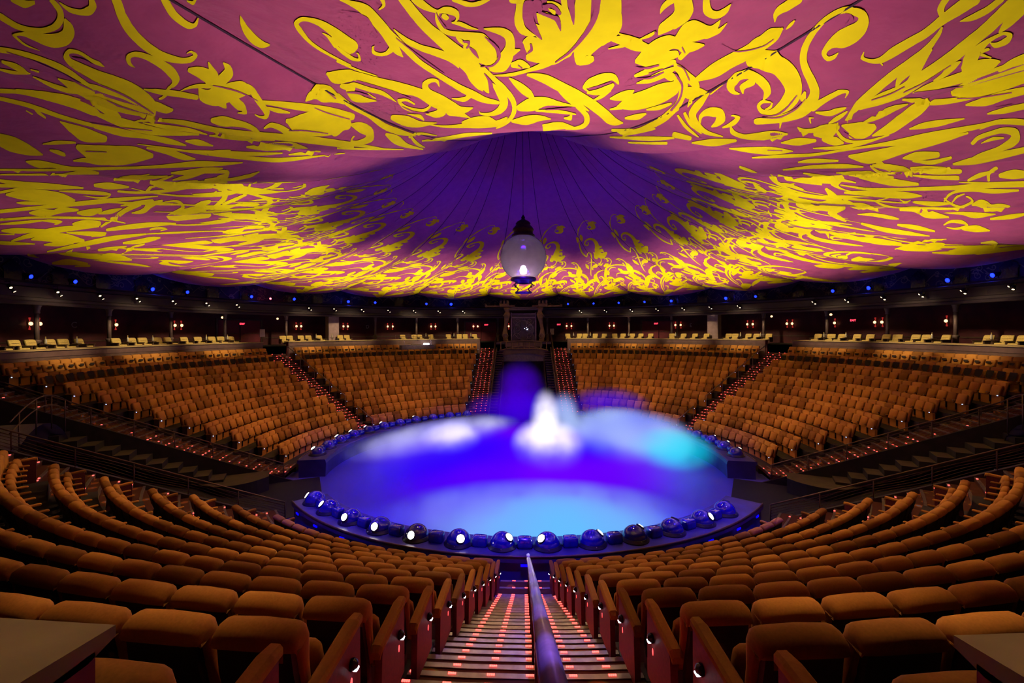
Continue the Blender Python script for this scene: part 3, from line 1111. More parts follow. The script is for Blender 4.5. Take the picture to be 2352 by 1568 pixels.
def stage_light(a, s, lb, lens, fz=0):
    x, y, z = pol(24.2, a, H0 + 2.45)
    root = empty('stage_light', (x, y, z), rad(a), lb, 'stage light', 'blue stage lights on the balcony ledge')
    MB().lathe([(.14, 0), (.14, .05), (.05, .07), (.05, .12)], n=12).build('base', M['lamp_black'], root)
    mb = MB()
    for q in (-1, 1):
        mb.box((q * .15, 0, .26), (.025, .05, .3))
    mb.box((0, 0, .13), (.32, .06, .03))
    mb.build('yoke', M['lamp_black'], root)
    d = Vector((0, .9, -.25)).normalized()
    xf = Matrix.Translation((0, 0, .33)) @ d.to_track_quat('Z', 'Y').to_matrix().to_4x4()
    MB().lathe([(0, -.2), (.1, -.19), (.12, -.05), (.125, .16), (.11, .16)], n=14, xf=xf).build('lamp_head', M['lamp_black'], root)
    MB().lathe([(.075 + .035 * s, .165), (.05, .185), (0, .19)], n=14, xf=xf).build('lens', lens, root)
    MB().box((0, .2, -.0), (.5 * s, .2, .012)).build('ledge_glow', M['blue_halo'], root)  # glowing sheet stands in for blue light falling on the ledge


for i, (a, s) in enumerate(BLUES):
    sd = 'left' if a < 0 else 'right'
    n = i + 1 if a < 0 else len(BLUES) - i
    stage_light(a, s, 'blue stage light glowing in a frieze niche, %s from the %s edge' % (ordw(n), sd), M['blue_lens'])
x, y, z = pol(23.9, -121.8, H0 + 2.44)
root = empty('beacon_light', (x, y, z), rad(-121.8), 'single small red beacon on the left balcony ledge', 'beacon light')
MB().lathe([(.09, 0), (.09, .06), (.05, .08), (.05, .16)], n=12).build('base', M['lamp_black'], root)
MB().lathe([(.05, .16), (.07, .22), (.05, .28), (0, .3)], n=12).build('lens', M['red_lens'], root)

# single warm lamps on the gallery ceiling
for i, (a, nm) in enumerate(((-114.5, 'outer left'), (-124.5, 'inner left'), (125.4, 'inner right'), (115.2, 'outer right'))):
    x, y, z = pol(25, a, H0 + 1.1)
    root = empty('gallery_lamp', (x, y, z), rad(a), 'single warm lamp hanging under the balcony, ' + nm, 'ceiling light', 'warm gallery lamps')
    MB().lathe([(0, -.09), (.07, -.06), (.09, 0), (.06, .06), (0, .08)], n=12).build('globe', M['sconce'], root)
    MB().tube([(0, 0, .07), (0, 0, .39)], .015, 5).build('hanger', M['lamp_black'], root)

# recessed downlights in the balcony soffit --------------------------------------------
DOWN = [(-84.5, 23.7), (-87.3, 24.0), (-93.2, 23.7), (-96.5, 24.0), (-110.8, 23.7), (-114.4, 24.0), (-120.9, 23.7), (-125.8, 24.0), (-135.1, 23.7), (-140.4, 24.0), (-144.5, 23.7), (-154.1, 24.0), (-163.7, 23.7), (154.8, 24.0), (145.3, 23.7), (135.9, 24.0), (115.2, 23.7), (106.2, 24.0), (97.1, 23.7), (93.8, 24.0), (87.8, 23.7)]
for i, (a, r) in enumerate(DOWN):
    x, y, z = pol(r, a, H0 + 1.44)
    root = empty('downlight', (x, y, z), rad(a), 'round recessed downlight in the balcony underside, %s from the %s edge' % (ordw(i + 1 if a < 0 else len(DOWN) - i), 'left' if a < 0 else 'right'), 'ceiling light', 'recessed balcony downlights')
    MB().lathe([(.11, 0.02), (.14, .0), (.14, .03)], n=16).build('trim_ring', M['column'], root)
    MB().lathe([(.0, -.015), (.1, -.005), (.11, .02)], n=16).build('lens', M['down_lens'], root)

# VIP armchairs -------------------------------------------------------------------


def armchair_proto():
    root = empty('vip_armchair')
    W = .33
    mb = MB()
    prof = [(-.30, .38), (-.40, .62), (-.46, .86), (-.44, .92), (-.36, .93), (-.30, .88), (-.22, .62), (-.14, .42)]
    rings = []
    for x, k in ((-.29, .86), (-.265, .97), (0, 1.0), (.265, .97), (.29, .86)):
        cy, cz = -.31, .65
        rings.append([(x, cy + (p[0] - cy) * k, cz + (p[1] - cz) * k) for p in prof])
    mb.rings(rings, 0, True, True, True)
    back = mb.build('backrest', M['vip'], root)
    MB().box((0, -.262, .73), (.40, .05, .012), xf=None, bev=.004).build('backrest_seam', M['wood'], back)
    mb = MB()
    mb.rings([[(x, y, z) for x, y in ((-.26, -.22), (.26, -.22), (.27, .26), (.22, .30), (-.22, .30), (-.27, .26))] for z, x_ in ((.26, 0), (.30, 0), (.44, 0))] + [[(x * .9, y * .9, .47) for x, y in ((-.26, -.22), (.26, -.22), (.27, .26), (.22, .30), (-.22, .30), (-.27, .26))]])
    mb.build('seat', M['vip'], root)
    for s in (-1, 1):
        mb = MB()
        mb.box((s * .34, .0, .36), (.10, .58, .40), bev=.02)
        ar = mb.build('armrest', M['wood'], root)
        mb = MB()
        mb.box((s * .34, .02, .575), (.13, .64, .05), bev=.02)
        mb.build('arm_pad', M['wood'], ar)
    MB().lathe([(.2, 0), (.2, .03), (.06, .06), (.06, .26)], n=12).build('base', M['wood'], root)
    root.scale = (.86, .86, .84)
    return root


def table_proto():
    root = empty('side_table')
    MB().lathe([(.16, 0), (.16, .02), (.03, .04), (.03, .52)], n=12).build('stand', M['wood'], root)
    MB().lathe([(.05, .52), (.2, .53), (.2, .56), (.0, .565)], n=16).build('table_top', M['wood'], root)
    return root


def bottle_proto():
    root = empty('champagne_bottle')
    MB().lathe([(.045, 0), (.05, .02), (.05, .17), (.035, .22), (.018, .27), (.017, .33)], n=12).build('bottle_body', M['bottle'], root)
    MB().lathe([(.021, .26), (.021, .335), (.012, .345), (0, .346)], n=10).build('foil_cap', M['vip'], root)
    return root


CH_L = [-80.9, -82.9, -84.8, -87.2, -88.7, -91.0, -95.8, -98.1, -99.6, -101.9, -103.7, -106.2, -108.4, -110.8, -112.4, -114.4, -124.0, -125.4, -127.7, -129.3, -131.7, -136.0, -137.5, -150.3, -152.9, -154.5, -157.0, -161.3, -163.9, -165.4, -167.9]
CH_R = [168.9, 166.2, 164.8, 162.3, 160.2, 157.5, 155.7, 153.5, 151.6, 149.3, 144.3, 141.9, 139.5, 137.0, 132.4, 130.9, 128.5, 126.9, 124.5, 115.6, 113.2, 111.7, 109.2, 107.1, 104.8, 102.9, 100.5, 99.0, 96.5, 91.2, 88.8, 87.2]
BT_L = [-85.4, -89.4, -96.5, -100.3, -109.1, -112.9, -130.4, -133.8, -155.6, -162.5, -166.7]
BT_R = [167.5, 163.3, 154.1, 143.3, 129.5, 125.5, 113.9, 110.2, 97.3, 89.7]
pc, pt, pb = armchair_proto(), table_proto(), bottle_proto()
first = True
for lst, sd in ((CH_L, 'left'), (CH_R, 'right')):
    for i, a in enumerate(lst):
        o = pc if first else copy_tree(pc)
        first = False
        n = i + 1 if sd == 'left' else len(lst) - i
        o.location = pol(23.55, a, ZV)
        o.rotation_euler = (0, 0, rad(a) + (.25 if (i * 7) % 5 == 0 else -.12 + .05 * (i % 4)))
        tag(o, 'gold velvet armchair on the gallery ledge, %s from the %s end' % (ordw(n), sd), 'armchair', 'gold gallery armchairs')
first = True
for lst, sd in ((BT_L, 'left'), (BT_R, 'right')):
    for i, a in enumerate(lst):
        t_ = pt if first else copy_tree(pt)
        b_ = pb if first else copy_tree(pb)
        first = False
        n = i + 1 if sd == 'left' else len(lst) - i
        p = pol(23.35, a, ZV)
        t_.location = p
        tag(t_, 'small round dark table between gold armchairs, %s from the %s end' % (ordw(n), sd), 'table', 'gallery side tables')
        b_.location = (p[0], p[1], p[2] + .568)
        tag(b_, 'champagne bottle on a gallery side table, %s from the %s end' % (ordw(n), sd), 'bottle', 'bottles on the gallery tables')

# show-control desk in the far left seats -----------------------------------------------
a = -152.3
x, y, z = pol(21.6, a, row_floor(0))
root = empty('control_desk', (x, y, z), rad(a), 'dark slate control desk with lamps among the far left top rows', 'control desk')
MB().box((0, .35, .62), (3.1, .12, .5), bev=.03).build('front_panel', M['desk'], root)
MB().box((0, 0, .9), (3.0, .8, .06), bev=.02).build('desk_top', M['desk'], root)
for s in (-1, 1):
    MB().box((s * 1.5, 0, .45), (.08, .8, .9), bev=.02).build('side_panel', M['desk'], root)
MB().box((-.9, 0, 1.0), (.5, .3, .14), bev=.02).build('monitor', M['lens_white'], root)
MB().box((.1, 0, .96), (.9, .4, .06), bev=.02).build('mixer', M['gate_tan'], root)
for s in (-1.35, 1.2):
    MB().tube([(s, .1, .92), (s, .1, 1.25), (s + .1, .2, 1.35)], .02, 5).build('task_lamp', M['rail_bright'], root)
root = empty('railing', (pol(23.0, a, ZV)), rad(a), 'wavy low railing behind the control desk', 'railing')
for zz in (.75, .6):
    MB().tube([(-1.7, 0, zz), (1.7, 0, zz)], .02, 5).build('top_rail', M['rail'], root)
for q in range(3):
    MB().tube([(-1.7 + i * .17, 0, .15 + q * .14 + .03 * sin(i * .9)) for i in range(21)], .01, 4).build('wavy_bar', M['rail'], root)
for s in (-1.7, 0, 1.7):
    MB().tube([(s, 0, 0), (s, 0, .75)], .022, 5).build('post', M['rail'], root)
# two small notice boards
for a, nm in ((-120.6, 'behind the first far stair'), (173.0, 'right of the gate')):
    x, y, z = pol(24.2, a, ZV)
    root = empty('notice_stand', (x, y, z), rad(a), 'small framed notice on a stand, ' + nm, 'notice')
    MB().box((0, 0, 1.0), (.42, .04, .62), bev=.01).build('board', M['pier'], root)
    MB().tube([(0, 0, 0), (0, 0, .7)], .025, 6).build('stand', M['rail'], root)
# ================================================================== THEATRE SEATS


def seat_back(mb, mi=0, lo=False):
    prof = [(-.110, .850), (-.150, .842), (-.180, .862), (-.190, .905), (-.168, .952), (-.115, .977), (-.05, .975), (-.005, .94), (.012, .87), (.01, .72), (.03, .52), (.085, .40), (.05, .37), (.005, .42), (-.06, .58)]
    if lo:
        prof = [prof[i] for i in (0, 2, 3, 5, 7, 9, 11, 13)]
    xs = ((-.258, .60, .075), (-.251, .80, .040), (-.232, .94, .014), (-.195, 1.0, 0), (0, 1.0, -.009), (.195, 1.0, 0), (.232, .94, .014), (.251, .80, .040), (.258, .60, .075))
    if lo:
        xs = ((-.262, .8, .03), (-.23, 1.0, 0), (.23, 1.0, 0), (.262, .8, .03))
    rings = []
    for x, k, d in xs:
        r_ = []
        for y, z in prof:
            # shrink around the pad's own mid-line
            my = -.09 if z > .66 else (-.03 if z > .5 else .02)
            r_.append((x, my + (y - my) * k, z - (d * .9 if z > .9 else 0)))
        rings.append(r_)
    mb.rings(rings, mi, True, True, True)


def seat_shell(mb, mi=0, lo=False):
    rings = []
    for z, y0, y1, w in ((.22, .05, .09, .18), (.40, -.045, .01, .22), (.58, -.10, -.05, .232), (.70, -.132, -.085, .228), (.865, -.155, -.09, .222)):
        rings.append([(-w, y0, z), (w, y0, z), (w, y1, z), (-w, y1, z)])
    mb.rings(rings, mi, True, True, False)


def seat_cushion(mb, mi=0, lo=False):
    # tipped-up seat pad standing in front of the back
    b = .05
    rings = []
    for t, k in ((0, .86), (.03, 1.0), (.09, 1.0), (.125, .86)):
        w, h = .225 * k, .165 * k
        pts = []
        for px, pz in ((-1, -.8), (-.85, -1), (.85, -1), (1, -.8), (1, .8), (.85, 1), (-.85, 1), (-1, .8)):
            zz = pz * h
            pts.append((px * w, .10 + t + .03 - zz * .28, .545 + zz))
        rings.append(pts)
    mb.rings(rings, mi, True, True, True)


def arm(mb, x, mi=0, mi2=1):
    mb.box((x, .20, .585), (.055, .46, .05), mi, bev=.016)
    mb.box((x, .16, .34), (.035, .30, .46), mi2)


def leg(mb, mi=0):
    mb.box((0, .12, .19), (.30, .16, .38), mi)
    mb.box((0, .12, .012), (.40, .26, .024), mi)


VELV = [M['velvet_a'], M['velvet_b'], M['velvet_c']]
_bk = MB()
seat_back(_bk)
_cu = MB()
seat_cushion(_cu)
_sh = MB()
seat_shell(_sh)
_lg = MB()
leg(_lg)


def end_panel(x, s):
    """upholstered panel that closes a row at the aisle; s = outward side"""
    mb = MB()
    rings = []
    prof = [(-.06, 0), (-.02, .5), (.02, .575), (.47, .625), (.50, .60), (.50, 0)]
    rings.append([(x - .03, y, z) for y, z in prof])
    rings.append([(x + .03, y, z) for y, z in prof])
    mb.rings(rings, 0, True, True, False)
    return mb


def make_seat(v, ends=0):
    root = empty('theater_seat')
    _bk.build('backrest', VELV[v], root)
    _sh.build('back_shell', M['shell'], root)
    _cu.build('seat', VELV[v], root)
    _lg.build('base', M['shell'], root)
    for s in ((1,) if ends == 0 else ((1, -1) if ends < 0 else (1,))):
        if ends and s == ends:
            continue
        mb = MB()
        arm(mb, s * .29)
        mb.build('armrest', [VELV[v], M['shell']], root)
    if ends:
        x = ends * .305
        p = end_panel(x, ends).build('end_panel', M['panel'], root)
        mb = MB()
        rings = []
        for y, z, w in ((-.09, .555, .04), (-.06, .60, .048), (.44, .655, .048), (.52, .65, .04), (.525, .60, .036)):
            rings.append([(x - w, y, z - .035), (x - w, y, z), (x - w * .6, y, z + .018), (x + w * .6, y, z + .018), (x + w, y, z), (x + w, y, z - .035)])
        mb.rings(rings, 0, True, True, False)
        mb.build('arm_pad', VELV[v], p)
        xo = x + ends * .03
        xf = Matrix.Translation((xo, .36, .42)) @ Matrix.Rotation(ends * PI / 2, 4, 'Y')
        mb = MB()
        mb.lathe([(.036, 0), (.042, .01), (.036, .03), (.018, .045), (0, .048)], n=14, xf=xf)
        mb.build('aisle_lamp', M['lamp_black'], p)
        mb = MB()
        mb.rings([[(xo + ends * .012, .36 + .034 * cos(t), .42 - .018 + .012 * sin(t)) for t in [2 * PI * j / 10 for j in range(10)]],
                  [(xo + ends * .046, .36 + .026 * cos(t), .42 - .026 + .006 * sin(t)) for t in [2 * PI * j / 10 for j in range(10)]]])
        mb.build('aisle_lamp_lens', M['lens_white'], p)
        mb = MB()
        mb.rings([[(xo + ends * .002 * q, .36 + .015 * cos(t), .30 + .03 * sin(t)) for t in [2 * PI * j / 12 for j in range(12)]] for q in (0, 1)])
        mb.build('row_marker', M['lens_red'], p)
    return root


protos = {}


def seat(v, ends):
    key = (v, ends)
    if key not in protos:
        protos[key] = make_seat(v, ends)
        return protos[key]
    return copy_tree(protos[key])


def in_view(p, m=140):
    X, Y, Z = p[0], p[1] + RC, p[2] - H0
    c, s = cos(.0255), sin(.0255)
    d = -s * X + c * Y
    if d < .4:
        return False
    u = 1176 + 1045.3 * (c * X + s * Y) / d
    v = 759 - 1045.3 * Z / d
    return -m < u < 2352 + m and v < 1568 + m


n_ind = 0
rest = []                     # (r, a, z, variant, painted shade)
srng = random.Random(3)
for k in range(10, -1, -1):
    r = row_r(k)
    z = row_floor(k)
    da = math.degrees(SP / r)
    for sx, sd in ((-1, 'left'), (1, 'right')):
        a0 = math.degrees(math.asin((w_back(r) + .265) / r))
        a1 = abs(ang_line(sx, 0)(r)) - da * .45
        n = int((a1 - a0) / da) + 1
        for i in range(n):
            a = sx * (a0 + i * da)
            p = pol(r, a, z)
            if not in_view((p[0], p[1], z + .98)):
                continue
            if k == 0 and i > 1:
                continue
            last = i == n - 1
            e = 0
            if i == 0:
                e = -sx
            elif last:
                e = sx
            v = srng.choice((0, 0, 1, 1, 2)) if k < 9 else srng.choice((0, 2, 0))
            o = seat(v, e)
            o.location = p
            o.rotation_euler = (0, 0, rad(a))
            n_ind += 1
            what = 'brown velvet seat with aisle lamp' if i == 0 else 'brown velvet seat'
            tag(o, '%s, %s from central stair, %s row above stage, near %s' % (what, ordw(i + 1), ordw(11 - k), sd), 'theater seat', 'brown seats of the near block')
print('individual seats', n_ind)

for k in range(0, 11):
    r = row_r(k)
    z = row_floor(k)
    da = math.degrees(SP / r)
    for sx in (-1, 1):
        for fa, fb in ((ang_line(sx, OFF_FAR_SEAT), ang_c(sx * 118.0)), (ang_c(sx * 123.2), ang_xfar(sx * 4.42))):
            A, B = abs(fa(r)), abs(fb(r))
            n = int((B - A) / da)
            m = (B - A - n * da) / 2
            for i in range(n):
                a = A + m + da * (i + .5)
                if sx < 0 and k == 0 and 147.6 < a < 157.0:
                    continue
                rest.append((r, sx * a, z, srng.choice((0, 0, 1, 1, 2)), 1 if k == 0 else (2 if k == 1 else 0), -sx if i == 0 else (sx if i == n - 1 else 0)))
print('far seats', len(rest))

lo = MB()
seat_back(lo, 0, True)
def far_pad(mb):
    rings = []
    for t, k in ((0, .98), (.07, 1.0), (.10, .93)):
        w, h = .232 * k, .21 * k
        rings.append([(px * w, .06 + t + .03 - pz * h * .28, .585 + pz * h) for px, pz in ((-1, -.85), (-.85, -1), (.85, -1), (1, -.85), (1, .85), (.85, 1), (-.85, 1), (-1, .85))])
    mb.rings(rings, 0, True, True, True)
    mb.box((0, .125, .62), (.16, .012, .02), 1)


far_pad(lo)
seat_shell(lo, 1)
lo.box((.29, .13, .50), (.045, .30, .04), 0)
lo.box((.29, .285, .50), (.05, .015, .035), 2)
lo.box((.29, .1, .3), (.03, .2, .4), 1)
lo.box((0, .10, .19), (.5, .10, .36), 0)


def stuff_seats(items, name, label):
    mb = MB()
    V, F, MI, SM = mb.v, mb.f, mb.mi, mb.sm
    for r, a, z, v, shade, end in items:
        x, y, zz = pol(r, a, z)
        c, s = cos(rad(a)), sin(rad(a))
        b = len(V)
        for p in lo.v:
            V.append((x + p[0] * c - p[1] * s, y + p[0] * s + p[1] * c, zz + p[2]))
        for q, mi_, sm in zip(lo.f, lo.mi, lo.sm):
            F.append(tuple(b + t for t in q))
            MI.append(v if mi_ == 0 else 2 + mi_)
            SM.append(sm)
        if end:
            b = len(V)
            for px, py, pz in ((.31, .30, .40), (.335, .30, .40), (.335, .335, .40), (.31, .335, .40), (.31, .30, .43), (.335, .30, .43), (.335, .335, .43), (.31, .335, .43)):
                px *= end
                V.append((x + px * c - py * s, y + px * s + py * c, zz + pz))
            for q in ((0, 1, 2, 3), (4, 7, 6, 5), (0, 4, 5, 1), (1, 5, 6, 2), (2, 6, 7, 3), (3, 7, 4, 0)):
                F.append(tuple(b + t for t in q))
                MI.append(6)
                SM.append(False)
        if shade:  # flat dark patch laid on the seat front as painted shade
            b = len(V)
            w, z0, z1 = (.125, .61, .72) if shade == 1 else (.19, .5, .84)
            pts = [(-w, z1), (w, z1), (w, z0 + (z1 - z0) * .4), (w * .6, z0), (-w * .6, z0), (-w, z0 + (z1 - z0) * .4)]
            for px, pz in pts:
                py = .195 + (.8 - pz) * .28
                if shade == 2:
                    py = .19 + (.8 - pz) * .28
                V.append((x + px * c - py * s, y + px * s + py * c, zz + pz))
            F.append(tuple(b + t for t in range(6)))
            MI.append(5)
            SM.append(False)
    o = mb.build(name, [M['velvet_a'], M['velvet_b'], M['velvet_c'], M['shell'], M['frame_metal'], M['seat_shade'], M['lens_tiny']])
    return tag(o, label, 'theater seats', kind='stuff')


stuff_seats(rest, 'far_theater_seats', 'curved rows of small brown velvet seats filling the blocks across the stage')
# ================================================================== FABRIC CANOPY
PROF = [(0.9, 13.2), (2.0, 11.2), (3.0, 9.9), (5.0, 8.05), (7.0, 6.75), (9.0, 5.8), (11.0, 5.05), (14.0, 4.35), (18.0, 3.78), (20.5, 3.50), (22.2, 3.36), (23.2, 3.45), (24.0, 3.9), (24.8, 4.9)]
NG = 20
SEAMS = [9 + 18 * i for i in range(-10, 10)]
SEAMS[9], SEAMS[10] = -13.0, 13.0
SEAMS[8], SEAMS[11] = -25.5, 25.5


def prof_z(r):
    P = PROF
    if r <= P[0][0]:
        return P[0][1]
    if r >= P[-1][0]:
        return P[-1][1]
    i = 0
    while P[i + 1][0] < r:
        i += 1
    p0, p1, p2, p3 = P[max(0, i - 1)], P[i], P[i + 1], P[min(len(P) - 1, i + 2)]
    h = p2[0] - p1[0]
    t = (r - p1[0]) / h
    m1 = (p2[1] - p0[1]) / (p2[0] - p0[0]) * h
    m2 = (p3[1] - p1[1]) / (p3[0] - p1[0]) * h
    t2, t3 = t * t, t * t * t
    return (2 * t3 - 3 * t2 + 1) * p1[1] + (t3 - 2 * t2 + t) * m1 + (-2 * t3 + 3 * t2) * p2[1] + (t3 - t2) * m2


def canopy_z(r, a):
    """height of the cloth over the plan point (r, bearing a)"""
    aa = (a + 180.0) % 360.0 - 180.0
    if aa < SEAMS[0]:
        aa += 360.0
    i = 0
    while i < NG - 1 and SEAMS[i + 1] <= aa:
        i += 1
    nx = SEAMS[i + 1] if i < NG - 1 else SEAMS[0] + 360.0
    t = (aa - SEAMS[i]) / (nx - SEAMS[i])
    amp = 0.50 * max(0.0, min(1.0, (r - 3.0) / 12.0))
    if r > 23.2:
        amp *= max(0, (24.8 - r) / 1.6)
    sag = amp * (4 * t * (1 - t)) ** .8
    d = ((a - 1.5 + 180) % 360) - 180
    lift = 0.62 * math.exp(-(d / 9.5) ** 2) * math.exp(-((r - 9.0) / 3.2) ** 2)
    lift += 0.22 * math.exp(-(d / 42.0) ** 2) * math.exp(-((r - 9.5) / 4.0) ** 2)
    return H0 + prof_z(r) - sag + amp * .55 + lift


def canopy_pt(r, a, off=0.0):
    return pol(r, a, canopy_z(r, a) - off)


def cloth_mat():
    m, nt, b = _nodes('canopy_cloth')
    tc = nt.nodes.new('ShaderNodeTexCoord')
    wv = nt.nodes.new('ShaderNodeTexNoise')
    wv.inputs['Scale'].default_value = 3.0
    wv.inputs['Detail'].default_value = 2
    nt.links.new(tc.outputs['Object'], wv.inputs['Vector'])
    rp = nt.nodes.new('ShaderNodeValToRGB')
    rp.color_ramp.elements[0].position = .3
    rp.color_ramp.elements[1].position = .75
    rp.color_ramp.elements[0].color = (0.37, 0.054, 0.19, 1)
    rp.color_ramp.elements[1].color = (0.43, 0.068, 0.21, 1)
    nt.links.new(wv.outputs['Fac'], rp.inputs['Fac'])
    nt.links.new(rp.outputs['Color'], b.inputs['Base Color'])
    b.inputs['Roughness'].default_value = 0.75
    b.inputs['Specular IOR Level'].default_value = 0.12
    b.inputs['Sheen Weight'].default_value = 0.15
    fb = nt.nodes.new('ShaderNodeTexNoise')
    fb.inputs['Scale'].default_value = 1.3
    fb.inputs['Detail'].default_value = 4
    nt.links.new(tc.outputs['Object'], fb.inputs['Vector'])
    bp = nt.nodes.new('ShaderNodeBump')
    bp.inputs['Strength'].default_value = 0.35
    bp.inputs['Distance'].default_value = 0.25
    nt.links.new(fb.outputs['Fac'], bp.inputs['Height'])
    nt.links.new(bp.outputs['Normal'], b.inputs['Normal'])
    return m


M['cloth'] = cloth_mat()
M['gold'] = mat('gold_print', (0.86, 0.74, 0.0), 0.75, var=0.05, scale=3, spec=0.15)

canopy = empty('fabric_canopy', (0, 0, 0), label='huge purple tent canopy with gold scroll print hanging over the whole hall', cat='canopy')
mb = MB()
RS = [0.9 + i * .35 for i in range(17)] + [6.85 + i * .42 for i in range(38)] + [22.6, 22.9, 23.2, 23.5, 23.8, 24.1, 24.5, 24.8]
RS = sorted(RS)
NA = 720
rings = [[canopy_pt(r, 360 * j / NA) for j in range(NA)] for r in RS]
mb.rings(rings, 0, False, False, True)
mb.build('cloth', M['cloth'], canopy)
for g_ in range(NG):
    a = SEAMS[g_]
    mb = MB()
    rr = [r for r in RS if 1 < r < 24]
    pts = []
    for r in rr:
        w = math.degrees(.016 / r)
        pts.append([canopy_pt(r, a - w, .012), canopy_pt(r, a, .035), canopy_pt(r, a + w, .012)])
    mb.rings(pts, 0, False, False, True, closed=False)
    mb.build('seam', M['seam'], canopy)
for g_ in range(0, NG, 2):    # stitched lines between, only in the steep middle
    a = 18 * g_
    mb = MB()
    pts = []
    for r in [q for q in RS if 1 < q < 8]:
        w = math.degrees(.012 / r)
        pts.append([canopy_pt(r, a - w, .012), canopy_pt(r, a + w, .012)])
    mb.rings(pts, 0, False, False, True, closed=False)
    mb.build('stitch_line', M['seam'], canopy)

